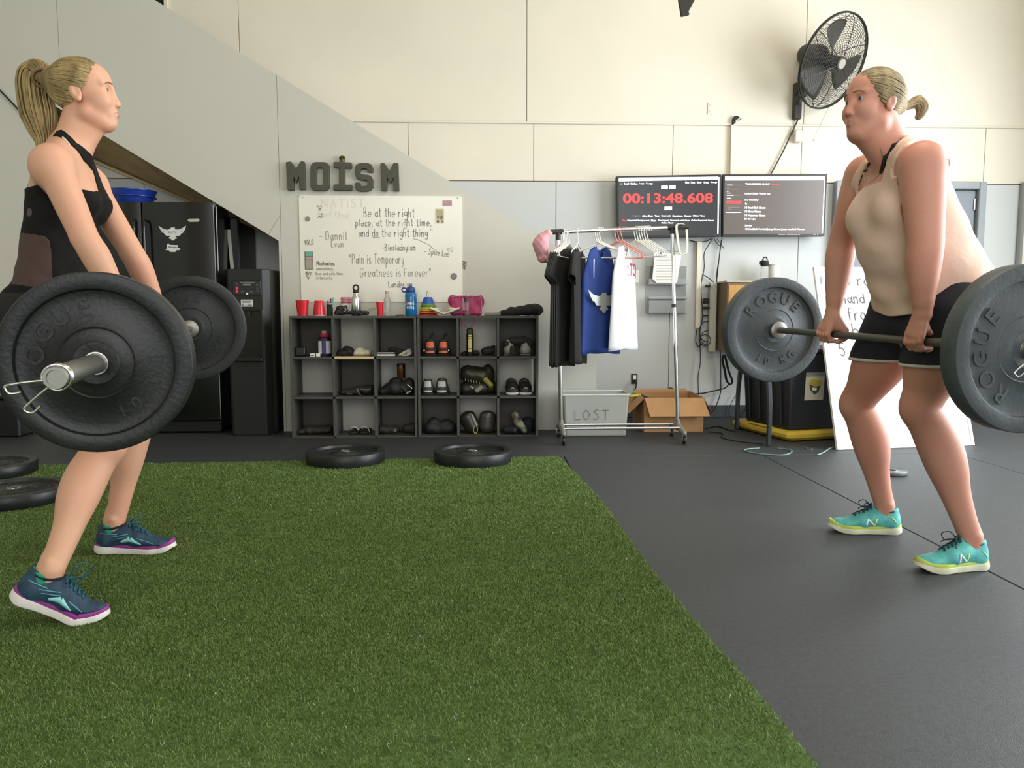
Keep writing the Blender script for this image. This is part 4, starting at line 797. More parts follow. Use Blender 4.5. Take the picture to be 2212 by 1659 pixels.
b = at(1118, Rb, 5.39); blob('camo_shoe', mat('camo', '#2b2d26', .7, col2='#8c8a72', scale=28, var=.1, detail=1), [(p(1112, .13, 5.44), p(1122, .07, 5.40), (.035, .03), (.035, .03)), (p(1122, .07, 5.40), p(1134, .03, 5.38), (.035, .03), (.035, .022))], 'camouflage trainer standing on its toe in the bottom right cubby', 'shoe', Rb, disp=.001)
blob('dark_shoe', mat('navy_shoe', '#1c2028', .7), [(p(1095, .03, 5.41), p(1112, .03, 5.39), (.04, .028), (.045, .025)), (p(1140, .05, 5.5), (.05, .04, .06))], 'dark navy shoe lying under the camouflage trainer', 'shoe', Rb, disp=.002)
# ------------------------------------------------------------------ refrigerator, cabinet, bowl and water dispenser under the stairs
FR = 5.50
def cr8(x, y, Y=FR): return PY(300+x/6.381, 460+y/6.381, Y)
a0, a1 = pxx(200, FR), pxx(465, FR); zt_ = pz(440, FR); fr = thing('refrigerator', ((a0+a1)/2, FR+.3, 0), 'black refrigerator with a white eagle sticker under the stairs', 'refrigerator')
MB().bx((a0, FR+.07, .03), (a1, FY-.02, zt_-.01), bev=.008).build('cabinet', M_gloss, fr)
def curved_door(x0, x1, z0, z1, nm):
    n = 12; P = []
    for i in range(n+1): u = -1+2*i/n; P.append((x0+(x1-x0)*i/n, -(0.065-0.02*u*u)))
    P += [(x1, 0), (x0, 0)]; mb = MB(); mb.prism([(p[0], p[1]) for p in P], (0, FR+.066, z0), X3, Y3, z1-z0); return mb.build(nm, M_gloss, fr, smooth=30, bevel=.004)
xs_ = pxx(309, FR); dl_ = curved_door(a0, xs_-.003, .10, zt_, 'door'); dr_ = curved_door(xs_+.003, a1, .10, zt_, 'door')
MB().bx((a0+.01, FR+.05, .012), (a1-.01, FR+.07, .09), bev=.004).build('kick_grille', M_black, fr)
for s_ in (-1, 1):
    hx = xs_+s_*.035; mb = MB(); z0, z1 = pz(640, FR), pz(480, FR); mb.tube(bez([Vector((hx, FR+.005, z0)), Vector((hx, FR-.03, z0+.04)), Vector((hx, FR-.033, (z0+z1)/2)), Vector((hx, FR-.03, z1-.04)), Vector((hx, FR+.005, z1))], 6), .009, 10)
    o = mb.build('handle', M_gloss, dr_ if s_ > 0 else dl_, smooth=60)
MB().bx((a1-.003, FR+.012, .11), (a1+.0015, FR+.02, zt_-.02)).build('edge_highlight', M_steel, fr)  # bright strip added to draw the highlight along the door edge
EAG = [(-180, 195), (-120, 152), (-60, 142), (-35, 150), (-22, 168), (0, 172), (38, 170), (22, 152), (60, 145), (120, 160), (180, 195), (165, 145), (130, 95), (118, 100), (95, 64), (50, 60), (25, 64), (55, 35), (40, 18), (26, 26), (20, 4), (0, 0), (-18, 4), (-24, 24), (-38, 18), (-54, 36), (-24, 64), (-50, 60), (-88, 64), (-118, 102), (-128, 96), (-160, 145)]
M_stk = mat('sticker_white', '#dcdcd6', .6)
def stick_y(px): return FR+.066-.0655
b = cr8(470, 380, FR-.002); sc = kx(5.5)/6.381; st1 = thing('eagle_sticker', b, 'white eagle sticker on the refrigerator door', 'sticker')
MB().prism([(x*sc, y*sc) for x, y in EAG], b, X3, Zv, .0015).build('silhouette', M_stk, st1)
mb = MB(); put_text(mb, 'ELITE', b+Vector((0, -.0016, 95*sc)), X3, Zv, width=110*sc, height=26*sc, align='c', bold=.01); mb.build('lettering', mat('print_grey', '#8f8f88', .6), st1)
mb = MB()
for s_ in (-1, 1):
    for k in range(4): mb.prism([(s_*(60+k*22)*sc, (136-k*8)*sc), (s_*(150+k*4)*sc, (172-k*22)*sc), (s_*(148+k*4)*sc, (168-k*22)*sc), (s_*(60+k*22)*sc, (132-k*8)*sc)], b+Vector((0, -.0016, 0)), X3, Zv, .0003)
mb.build('feather_lines', _M['print_grey'], st1)['kind'] = 'stuff'
b = cr8(470, 525, FR-.002); st2 = thing('small_sticker', b, 'small white emblem sticker below the eagle on the refrigerator', 'sticker')
MB().prism([(x*sc, y*sc) for x, y in ((-100, 15), (-78, 35), (-78, 85), (-50, 98), (-40, 82), (72, 78), (58, 38), (100, 36), (92, 14), (46, 10), (34, -12), (-40, -12), (-52, 10))], b, X3, Zv, .0015).build('backing', M_stk, st2)
mb = MB(); put_text(mb, 'fitness', b+Vector((-.035*0, -.0016, 45*sc)), X3, Zv, width=110*sc, height=18*sc, align='c', bold=.01); mb.build('lettering', M_black, st2)
b = cr8(757, 118, FR-.001); mb = MB(); mb.prism([(x*sc, y*sc) for x, y in ((-80, 18), (-60, 36), (60, 40), (80, 20), (62, -4), (-60, -6))], b, X3, Zv, .002); bd = mb.build('badge', mat('silver_badge', '#c9c9bf', .3, metal=.6), fr)
b = Vector((a0+(xs_-a0)*.9+.12, FR+.3, zt_)); b = Vector((pxx(292, 5.75), 5.78, zt_-.01+.002)); bw = thing('plastic_tub', b, 'shallow blue plastic tub on top of the refrigerator', 'tub')
R_ = (pxx(330, 5.75)-pxx(258, 5.75))*.66; mb = MB(); mb.lathe([(0, .002), (R_*.72, .002), (R_*.76, 0), (R_*.96, .10), (R_, .115), (R_*1.03, .115), (R_*1.03, .122), (R_*.97, .122), (R_*.73, .006), (0, .006)], b, n=40); mb.build('tub_wall', mat('tub_blue', '#1f3a94', .3), bw, smooth=50)
mb = MB(); mb.lathe([(R_*.965, .07), (R_*1.0, .072), (R_*1.0, .076), (R_*.965, .078)], b, n=40); mb.build('rib', _M['tub_blue'], bw, smooth=50)
# tall black locker behind to the right, with a pale strip
l0, l1 = a1+.012, pxx(519, 5.80); lk = thing('tall_cabinet', ((l0+l1)/2, 6.0, 0), 'narrow tall black cabinet between refrigerator and water dispenser, with a pale strip', 'cabinet')
xm = (l0+l1)/2; zc = lambda x: min(pz(468, 5.8), 9)
mb = MB(); mb.bx((l0, 5.80, 0), (l1, 6.22, pz(472, 5.8)), bev=.01); mb.build('carcass', M_black, lk)
mb = MB(); p0 = PY(490, 496, 5.797); p1 = PY(498, 582, 5.797); mb.add([p0, p0+X3*.025, p1+X3*.025, p1, p0+Y3*.003, p0+X3*.025+Y3*.003, p1+X3*.025+Y3*.003, p1+Y3*.003], [(0, 3, 2, 1), (4, 5, 6, 7), (0, 1, 5, 4), (2, 3, 7, 6), (1, 2, 6, 5), (3, 0, 4, 7)]); mb.build('pale_strip', mat('pale_tape', '#b9b7ab', .6), lk)
# dispenser
DY = 5.44; d0, d1, d2x = pxx(487, DY), pxx(580, DY), pxx(606, DY+.3); zd = pz(582, DY); ds = thing('water_dispenser', ((d0+d1)/2, DY+.15, 0), 'black bottleless water dispenser beside the pillar', 'water dispenser')
w_ = d1-d0; mb = MB(); ch = .045
mb.prism([(d0, .02), (d0+.02, 0), (d1-ch, 0), (d1, ch), (d1, .34), (d0, .34)], (0, DY, .0), X3, Y3, zd); mb.build('housing', mat('dispenser_black', '#181816', .45), ds, bevel=.005)
zr0, zr1 = pz(770, DY), pz(672, DY); mb = MB(); 
for q in (((d0+.045, DY-.012, zr1), (d1-.055, DY-.0005, zr1+.015)), ((d0+.035, DY-.012, zr0-.02), (d0+.05, DY-.0005, zr1+.015)), ((d1-.06, DY-.012, zr0-.02), (d1-.045, DY-.0005, zr1+.015))): mb.bx(*q, bev=.003)
mb.build('alcove_surround', M_black, ds); MB().bx((d0+.05, DY-.003, zr0), (d1-.06, DY-.0005, zr1)).build('alcove_back', M_gloss, ds)
MB().bx((d0+.045, DY-.05, zr0-.03), (d1-.05, DY-.0005, zr0-.004), bev=.006).build('drip_tray', M_black, ds)
for dx in (.10, .16): MB().cyl((d0+dx, DY-.02, zr1-.03), (d0+dx, DY-.02, zr1-.001), .010, n=12).build('tap', M_black, ds)
pp = lambda x, y, dy=0: PY(300+x/6.381, 460+y/6.381, DY-dy)
q0, q1 = pp(1300, 1130), pp(1685, 935); MB().bx((q0.x, DY-.008, q0.z), (q1.x, DY-.0005, q1.z), bev=.006).build('control_panel', mat('panel_dark', '#26262a', .3), ds)
for x, y, r, m in ((1353, 980, 16, 'grey'), (1353, 1035, 19, 'red'), (1353, 1078, 19, 'red'), (1632, 992, 17, 'grey'), (1634, 1040, 15, 'grey'), (1634, 1075, 15, 'grey'), (1492, 1112, 15, 'white')):
    p = pp(x, y, .008); mm = mat('lamp_red', '#c2343a', .4, emit=.5) if m == 'red' else (mat('button_grey', '#4b4b52', .4) if m == 'grey' else M_white)
    MB().lathe([(r*sc, 0), (r*sc, .0012), (0, .0012)], p, Matrix(((1, 0, 0), (0, 0, -1), (0, 1, 0))), 16).build('button', mm, ds)
mb = MB(); put_text(mb, 'Pure Water Dispenser', pp(1395, 966, .0082), X3, Zv, width=195*sc, height=14*sc, bold=.02); put_text(mb, 'HOT', pp(1410, 1092, .0082), X3, Zv, height=10*sc); put_text(mb, 'COLD', pp(1530, 1092, .0082), X3, Zv, height=10*sc); mb.build('printed_words', mat('print_pale', '#b9b9b4', .6), ds)
q0, q1 = pp(1440, 1000), pp(1550, 980); MB().bx((q0.x, DY-.0095, q0.z), (q1.x, DY-.008, q1.z)).build('badge', mat('badge_grey', '#8b8b88', .5), ds)
q0, q1 = pp(1410, 1290), pp(1572, 1195); MB().bx((q0.x, DY-.002, q0.z), (q1.x, DY-.0003, q1.z)).build('paper_label', mat('label_paper', '#dcdcd4', .7), ds)
mb = MB(); 
for x, y, x1, y1 in ((1420, 1222, 1560, 1212), (1420, 1240, 1540, 1232), (1420, 1280, 1446, 1258), (1465, 1275, 1480, 1265), (1495, 1280, 1558, 1262)): q0, q1 = pp(x, y), pp(x1, y1); mb.bx((q0.x, DY-.0026, q0.z), (q1.x, DY-.002, q1.z))
mb.build('printed_bars', mat('bars_grey', '#77776f', .7), ds)['kind'] = 'stuff'

# ------------------------------------------------------------------ bumper plates
M_plate = mat('plate_rubber', '#1d1e1e', .42, var=.35, scale=9, bump=.25, bscale=90, spec=.45)
M_platB = mat('plate_rubber_worn', '#2c2f30', .5, var=.35, scale=6, bump=.3, bscale=80, spec=.4)
M_platR = mat('plate_rubber_hazed', '#4c5356', .5, var=.3, scale=6, bump=.3, bscale=80, spec=.45)  # rubber lightened: bright haze on the right put into its colour
M_let2 = mat('plate_letters', '#272a2c', .55, var=.2, scale=20)
RB = .225
def plate(c, n, up, label, w=.062, words=True, m=None, name='bumper_plate', grp=None, hub=M_steel, z_low=None, both=True):
    """c = centre of the disc, n = outward axis of its lettered face"""
    c = Vector(c); n = Vector(n).normalized(); M = frame(Vector(up).cross(n), n); m = m or M_plate
    t = thing(name, c, label, 'weight plate', grp); h = w/2; r = RB; mb = MB()
    half = [(.0265, h*.86), (.030, h*.90), (.052, h*.90), (.056, h*.78), (.075, h*.72), (.085, h*.60), (.089, h*.66), (.092, h*.58), (.155, h*.50), (.176, h*.50), (.180, h*.56), (.183, h*.94), (.187, h*1.0), (.216, h), (.2225, h*.95), (r, h*.84)]
    prof = half+[(a, -b) for a, b in reversed(half)]; mb.lathe(prof+[half[0]], c, M, 72); mb.build('rubber_disc', m, t, smooth=38)
    mb = MB(); mb.lathe([(.0252, h*.92), (.0285, h*.92), (.0290, h*.86), (.0290, -h*.86), (.0285, -h*.92), (.0252, -h*.92), (.0252, h*.92)], c, M, 32); mb.build('hub_ring', hub, t, smooth=38)
    if words:
        for sgn in ((1, -1) if both else (1,)):
            nn_ = n*sgn; Mx = frame(Vector(up).cross(nn_), nn_); ax, ay = Mx.col[0], Mx.col[1]
            for s_, a0_, da, R0_, hg, fl_ in (('ROGUE', 90, 24, .116, .046, 0), ('10 KG', -90, 17, .118, .034, 1)):
                k0 = (len(s_)-1)/2
                for i, chx in enumerate(s_):
                    if chx == ' ': continue
                    aa = math.radians(a0_+(k0-i)*da*(1 if not fl_ else -1)); rad = ax*math.cos(aa)+ay*math.sin(aa); tg = rad.cross(nn_)*(1) ; upv = rad
                    if fl_: upv = -rad; tg = -tg
                    o = c+rad*(R0_ if not fl_ else R0_+hg)+nn_*(h*.55); mb = MB(); put_text(mb, chx, o, tg, upv, height=hg, align='c', bold=.012, ext=.012 if m == M_plate else .035, lift=.0008); mb.build('raised_letter', m, t)
    return t
def floor_plate(px, py, label, base_z=0.0, w=.075, tilt=0):
    p = PF(px, py, base_z+w); return plate((p.x, p.y, base_z+w/2+.001), (tilt, 0, 1), (.3, 1, 0), label, w=w, grp='weight plates lying on the floor')
floor_plate(746, 972, 'left of the two weight plates lying before the cubby shelves', .004)
floor_plate(1021, 971, 'right of the two weight plates lying before the cubby shelves', .004)
floor_plate(30, 1052, 'weight plate on the turf behind the left lifter, nearest the camera', .02, .06)
floor_plate(-25, 999, 'weight plate on the turf behind the left lifter, farther back at the frame edge', .02, .06)
p = PF(-20, 950); bb = thing('gear_box', (p.x-.1, p.y+.25, 0), 'low black box at the left edge under the stairs', 'box'); MB().bx((p.x-.5, p.y+.1, 0), (pxx(22, p.y+.1), p.y+.30, .27), bev=.012).build('box_body', M_black, bb); MB().bx((p.x-.51, p.y+.09, .27), (pxx(22, p.y+.1)+.008, p.y+.31, .295), bev=.006).build('lid', M_black, bb)
# small steel plate ring behind the near leg on the right
p = PF(1936, 1023); ch_ = thing('change_plate', (p.x-.03, p.y, .0), 'small grey change plate on the floor behind the right lifter\'s legs', 'weight plate'); mb = MB(); mb.lathe([(.026, 0), (.078, 0), (.082, .004), (.082, .016), (.078, .02), (.07, .016), (.04, .014), (.034, .02), (.026, .02), (.026, 0)], (p.x-.03, p.y, .001), n=40); mb.build('ring', mat('dull_steel', '#6f7375', .45, metal=.6), ch_, smooth=40)

# ------------------------------------------------------------------ barbells
def barbell(A_, B_, label, far_in, near_out):
    """A_ near end direction point, B_ far point on the axis; returns axis data"""
def make_bar(pn, pf, label, lab_n, lab_f, lab_c, rots):
    """pn: centre of the near plate's outer face, pf: centre of the far plate's inner face"""
    u = (pf-pn).normalized(); w = .062; L = (pf-pn).length; mid = (pn+pf)/2
    t = thing('barbell', mid, label, 'barbell')
    i0 = pn+u*w; i1 = pf                                            # inner faces
    MB().cyl(i0+u*.0, i1, .0128, n=24).build('shaft', mat('bar_steel', '#77766f', .42, metal=.85, bump=.5, bscale=700), t, smooth=40)
    for a_, s_, nm in ((i0, -1, 'near'), (i1, 1, 'far')):
        d = u*s_; M = frame(Zv, d); mb = MB()
        mb.lathe([(.0128, -.032), (.033, -.032), (.037, -.029), (.037, -.014), (.033, -.012), (.031, -.001), (.0245, 0), (.0245, .36), (.023, .363), (.0175, .363), (.0175, .358), (.0, .358)], a_, M, 36); mb.build('sleeve', mat('sleeve_steel', '#9b9a92', .42, metal=.9), t, smooth=38)
    n_ = -u
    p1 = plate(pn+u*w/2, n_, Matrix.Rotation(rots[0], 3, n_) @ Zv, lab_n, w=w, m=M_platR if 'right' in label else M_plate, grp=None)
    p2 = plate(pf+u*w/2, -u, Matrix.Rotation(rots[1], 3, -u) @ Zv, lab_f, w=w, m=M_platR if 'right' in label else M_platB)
    return t, u
def clip(c, u, d1, d2, label):
    """spring collar: coil around the sleeve at c and two handle wires leaving along d1, d2"""
    t = thing('spring_clip', c, label, 'collar'); M = frame(Zv, u); a, b = M.col[0], M.col[1]; mb = MB()
    a1 = math.atan2(d1.dot(b), d1.dot(a)); a2 = math.atan2(d2.dot(b), d2.dot(a)); P = []
    tot = (a2-a1) % (2*PI)+2*2*PI
    for k in range(61): w = a1+tot*k/60; P.append(c+(a*math.cos(w)+b*math.sin(w))*.0275+u*(-.006+.018*k/60))
    mb.tube(P, .0027, 8); mb.build('coil', M_chrome, t, smooth=60)
    for s_, (d, p0) in enumerate(((d1, P[0]), (d2, P[-1]))):
        mb = MB(); perp = u.cross(d).normalized(); e = d*.066
        mb.tube(bez([p0, p0+d*.03+perp*.004, p0+e+perp*.006, p0+e+d*.006, p0+e-perp*.012, p0+d*.045-perp*.014], 6), .0026, 8); mb.build('handle', M_chrome, t, smooth=60)
LPN = W(206, 785, 1.885); LPF = W(411, 710, 3.285)
RPN = W(2226, 755, 2.02); RPF = W(1676, 713, 3.285)
for nm, (a_, b_) in (('L', (LPN, LPF)), ('R', (RPN, RPF))): print('bar length', nm, (a_-b_).length)
barL, uL = make_bar(LPN, LPF, 'barbell held by the lifter in black on the left', 'near weight plate on the left lifter\'s barbell', 'far weight plate on the left lifter\'s barbell', '', (1.0, .6))
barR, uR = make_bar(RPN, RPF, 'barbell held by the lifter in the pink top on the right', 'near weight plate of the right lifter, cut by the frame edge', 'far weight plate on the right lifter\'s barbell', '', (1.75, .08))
def dirp(c, px, py):
    """unit direction in the plate plane towards a photo pixel, from a point"""
    return None
def clip_at(base, u, dist, v1, v2, lab):
    c = base-u*dist; clip(c, u, v1.normalized(), v2.normalized(), lab)
qx = frame(Zv, uL)
rt = uL.cross(Zv).normalized(); up_ = rt.cross(uL).normalized(); up_ = up_ if up_.z > 0 else -up_
rt = rt if rt.x > 0 else -rt
clip_at(LPN, uL, .285, rt*-1+up_*-.22, rt*-.75+up_*-.8, 'spring clip at the end of the left lifter\'s barbell sleeve')
rt = uR.cross(Zv).normalized(); rt = rt if rt.x > 0 else -rt; up_ = Zv
clip_at(RPN, uR, .03, rt*-.75+up_*-.6, rt*-.05+up_*-1, 'spring clip against the near plate of the right barbell')

# ------------------------------------------------------------------ screens
def c3(x, y, Y): return PY(1310+x/4.424, 360+y/4.424, Y)
TY = FY-.13
def screen(corners, label, mface):
    P = [c3(x, y, TY) for x, y in corners]; ex = (P[1]-P[0]).normalized(); t = thing('wall_screen', (P[0]+P[2])/2, label, 'screen')
    mb = MB(); back = [p+Vector((0, .055, 0)) for p in P]; mb.add(P+back, [(0, 3, 2, 1), (4, 5, 6, 7), (0, 1, 5, 4), (1, 2, 6, 5), (2, 3, 7, 6), (3, 0, 4, 7)]); mb.build('case', mat('screen_case', '#1d1c1b', .35), t, bevel=.004)
    mb = MB(); c = (P[0]+P[2])/2; mb.bx(c+Vector((-.12, .055, -.1)), Vector((c.x+.12, FY-.001, c.z+.1))); mb.build('wall_bracket', M_blk2, t)
    return t
sA = screen([(95, 92), (1099, 72), (1093, 668), (105, 685)], 'left wall screen showing a red running clock', None)
sB = screen([(1112, 72), (2112, 70), (2085, 665), (1110, 668)], 'right wall screen listing a workout in white text', None)
def quad(name, pts, m, parent, dy=.001):
    P = [c3(x, y, TY)-Vector((0, dy, 0)) for x, y in pts]; return MB().add(P, [(0, 3, 2, 1)]).build(name, m, parent)
E_dark = mat('lit_screen_dark', '#26282b', .25, emit=.55); E_brown = mat('lit_screen_brown', '#5a524e', .25, emit=.5); E_white = mat('lit_white', '#f4f8ff', .3, emit=1.0); E_red = mat('lit_red', '#ea3a36', .3, emit=1.0); E_grey = mat('lit_grey', '#77736f', .3, emit=.6)
quad('display', [(116, 105), (1080, 90), (1072, 640), (120, 660)], E_dark, sA); quad('title_bar', [(118, 107), (1066, 96), (1066, 124), (118, 140)], E_white, sA, .0016); quad('scroll_bar', [(1067, 100), (1080, 100), (1070, 642), (1059, 642)], E_white, sA, .0016)
quad('display', [(1130, 92), (2092, 90), (2070, 640), (1122, 645)], E_brown, sB); quad('title_bar', [(1134, 95), (2088, 92), (2088, 128), (1134, 131)], E_white, sB, .0016); quad('scroll_bar', [(2080, 130), (2090, 130), (2068, 636), (2058, 636)], E_white, sB, .0016)
for q in ([(523, 182), (585, 180), (585, 213), (523, 215)], [(598, 180), (660, 178), (660, 211), (598, 213)], [(554, 384), (626, 382), (626, 414), (554, 416)]): quad('button', q, E_white, sA, .0016)
def tx(s_, x, y, x1, h_, m, parent, bold=.03, name='screen_text', rot=0.0):
    p = c3(x, y, TY-.0018); q = c3(x1, y, TY-.0018); mb = MB(); a = math.radians(rot); put_text(mb, s_, p, Vector((math.cos(a), 0, math.sin(a))), Vector((-math.sin(a), 0, math.cos(a))), width=(q.x-p.x), height=h_*kx(6.1)/4.424, bold=bold, lift=.0006); ob = mb.build(name, m, parent); ob['kind'] = 'stuff'; return ob
tx('00:13:48.608', 157, 352, 1018, 96, E_red, sA, .025, 'clock_digits', .6)
for s_, x, x1 in (('Small', 167, 215), ('Medium', 231, 297), ('Large', 314, 360), ('X-Large', 375, 442)): tx(s_, x, 172, x1, 18, E_white, sA)
quad('menu_icon', [(130, 158), (153, 157), (153, 175), (130, 176)], E_grey, sA, .0016)
for s_, x, x1 in (('Blue', 752, 790), ('Dark', 806, 848), ('Silver', 864, 911), ('Green', 928, 978), ('Orange', 994, 1056)): tx(s_, x, 160, x1, 18, E_white, sA)
for s_, x, x1, m in (('Navigation', 238, 330, E_grey), ('Alarm Clock', 342, 444, E_white), ('Timer', 461, 508, E_white), ('Stopwatch', 524, 613, E_white), ('Countdown', 630, 728, E_white), ('Counter', 744, 811, E_white), ('Military Time', 827, 938, E_white)): tx(s_, x, 480, x1, 18, m, sA)
for s_, x, x1, m in (('Timer', 152, 193, E_red), ('Stopwatch Backgrounds', 200, 410, E_white), ('Mute', 426, 476, E_white), ('Time Legend', 492, 592, E_white), ('Stopwatch with Alarm', 608, 796, E_white), ('Online Stopwatch Games', 810, 1026, E_white)): tx(s_, x, 524, x1, 18, m, sA)
tx('Online Timer', 524, 544, 642, 15, E_white, sA)
tx('THU NOVEMBER 02, 2017', 1327, 178, 1561, 20, E_white, sB, .04); tx('Workout', 1570, 176, 1655, 14, E_red, sB)
for s_, y, x1 in (('Lower Body Warm -up', 270, 1565), ('Iso-Stability', 330, 1455), ('4x', 364, 1345), ('10 Med Ball Slams', 402, 1520), ('10 Slow Slams', 438, 1476), ('10 Hammer Slams', 475, 1518), ('20 Sit-Ups', 512, 1426), ('Jumps', 574, 1389), ('40 MedBall Vertical Jump-Broad Jump medball Throw', 608, 1895)): tx(s_, 1322 if s_[0] != '2' else 1316, y, x1, 21, E_white, sB, .035)
for y, x0, x1, m in ((176, 1152, 1204, E_white), (177, 1210, 1290, E_grey), (205, 1152, 1170, E_grey), (216, 1150, 1268, E_grey), (236, 1150, 1165, E_white), (253, 1152, 1186, E_white), (274, 1150, 1214, E_white), (273, 1216, 1285, E_grey), (302, 1150, 1192, E_white), (322, 1150, 1206, E_grey), (377, 1146, 1268, E_grey), (391, 1160, 1274, E_grey), (406, 1160, 1196, E_grey), (437, 1142, 1286, E_white), (449, 1204, 1226, E_grey)): quad('list_line', [(x0, y-3), (x1, y-3), (x1, y+3), (x0, y+3)], m, sB, .0016)
quad('highlight_row', [(1145, 331), (1288, 329), (1288, 352), (1145, 350)], E_red, sB, .0016)
for x0, x1 in ((1642, 1708), (1722, 1820), (1826, 1850), (1975, 1998), (2012, 2026)): quad('control_print', [(x0, 646), (x1, 646), (x1, 652), (x0, 652)], mat('case_print', '#a9a7a2', .5), sB, .001)
unit_ = lambda v: Vector(v).normalized()
# ------------------------------------------------------------------ clothes rack with garments
def c2(x, y, Y): return PY(1140+x/3.19, 460+y/3.19, Y)
RY = 5.12; M_grip = mat('rack_fitting', '#2f2f2d', .5); M_feet = mat('grey_fitting', '#77756c', .5)
rk = thing('clothes_rack', (pxx(1335, RY), RY, 0), 'chrome clothes rack on castors right of the cubby shelves', 'clothes rack')
LB, LT = PY(1212, 922, RY), PY(1205, 508, RY); RBm, RT = PY(1464, 922, RY), PY(1452, 500, RY)
zb1 = .098
for p, q, nm in ((LB, LT, 'l'), (RBm, RT, 'r')):
    m_ = Vector((p.x+(q.x-p.x)*.33, RY, p.z+(q.z-p.z)*.33)); MB().cyl(Vector((p.x, RY, .09)), q, .0115, n=18).build('post', M_chrome, rk, smooth=60)
    mb = MB(); mb.cyl(Vector((p.x, RY, .09)), Vector((p.x+(q.x-p.x)*.45, RY, .09+(q.z-.09)*.45)), .0138, n=18); mb.build('lower_post', M_chrome, rk, smooth=60)
TL, TR = PY(1190, 501.5, RY), PY(1482, 490, RY)
MB().cyl(PY(1212, 501, RY), PY(1442, 492.5, RY), .0125, n=20).build('top_rail', M_chrome, rk, smooth=60)
mb = MB(); ux = (TR-TL).normalized(); mb.cyl(TL, TL+ux*.085, .0175, n=18); mb.cyl(TL+ux*.05-Zv*.0, TL+ux*.05-Zv*.055, .0155, n=18); mb.build('corner_fitting', M_grip, rk, smooth=60)
mb = MB(); mb.cyl(TR-ux*.125, TR+ux*.015, .0175, n=18); mb.cyl(PY(1452, 492, RY), PY(1452, 505, RY), .016, n=18); mb.build('corner_fitting', M_grip, rk, smooth=60)
p = PY(1456, 660, RY); MB().cyl(p-Zv*.012, p+Zv*.012, .0175, n=18).build('clamp_ring', M_grip, rk, smooth=60)
for s_ in (-1, 1): MB().cyl(Vector((LB.x, RY+s_*.085, zb1)), Vector((RBm.x, RY+s_*.085, zb1)), .0085, n=14).build('base_rail', M_chrome, rk, smooth=60)
for p in (LB, RBm):
    F = Field(Vector((p.x-.06, RY-.26, .04)), Vector((p.x+.06, RY+.26, .19)), .003, .02); F.chain([(p.x, RY-.17, .075), (p.x, RY, .10), (p.x, RY+.17, .075)], [.017, .021, .017], k=.01).econe((p.x, RY, .09), (p.x, RY, .135), .02, .0165, k=.01); F.build('foot_casting', M_feet, rk)
    for s_ in (-1, 1):
        c = Vector((p.x, RY+s_*.165, .028)); w = MB(); M = Matrix(((0, 0, 1), (1, 0, 0), (0, 1, 0)))
        w.lathe([(.006, -.009), (.022, -.009), (.0265, -.006), (.0265, .006), (.022, .009), (.006, .009)], c, M, 24); ob = w.build('castor_wheel', M_black, rk, smooth=50)
        f = MB(); f.box(c+Vector((-.013, 0, .018)), (.003, .03, .04)); f.box(c+Vector((.013, 0, .018)), (.003, .03, .04)); f.box(c+Vector((0, 0, .037)), (.03, .03, .004)); f.cyl(c+Vector((-.014, 0, 0)), c+Vector((.014, 0, 0)), .004, n=8); f.build('castor_fork', M_chrome, rk)
def rail_at(px): a = PY(1212, 501, RY); b = PY(1442, 492.5, RY); x = pxx(px, RY, 497); return a.lerp(b, (x-a.x)/(b.x-a.x))
def hanger(px, yaw, m, label, group, w=.40, drop=.085, hook=.075):
    top = rail_at(px); d = Vector((math.cos(yaw), math.sin(yaw), 0)); n = hook; r = .0032
    t = thing('clothes_hanger', top, label, 'hanger', group)
    hk = [top+d*.022+Zv*(-.012), top+d*.018+Zv*.008, top+d*.004+Zv*.0175, top-d*.012+Zv*.010, top-d*.015-Zv*.02, top-Zv*n]
    MB().tube(bez(hk, 5), r, 8).build('hook', m, t, smooth=60)
    a = top-Zv*n; L, R_ = a-d*w/2-Zv*drop, a+d*w/2-Zv*drop
    MB().tube(bez([a+d*.005, a+d*.04-Zv*.02, R_+Zv*.02-d*.01, R_, R_-Zv*.013-d*.02, L-Zv*.013+d*.02, L, L+Zv*.02+d*.01, a-d*.04-Zv*.02, a-d*.005], 5), r*1.25, 8, closed=True).build('frame', m, t, smooth=60)
    return t, a, d
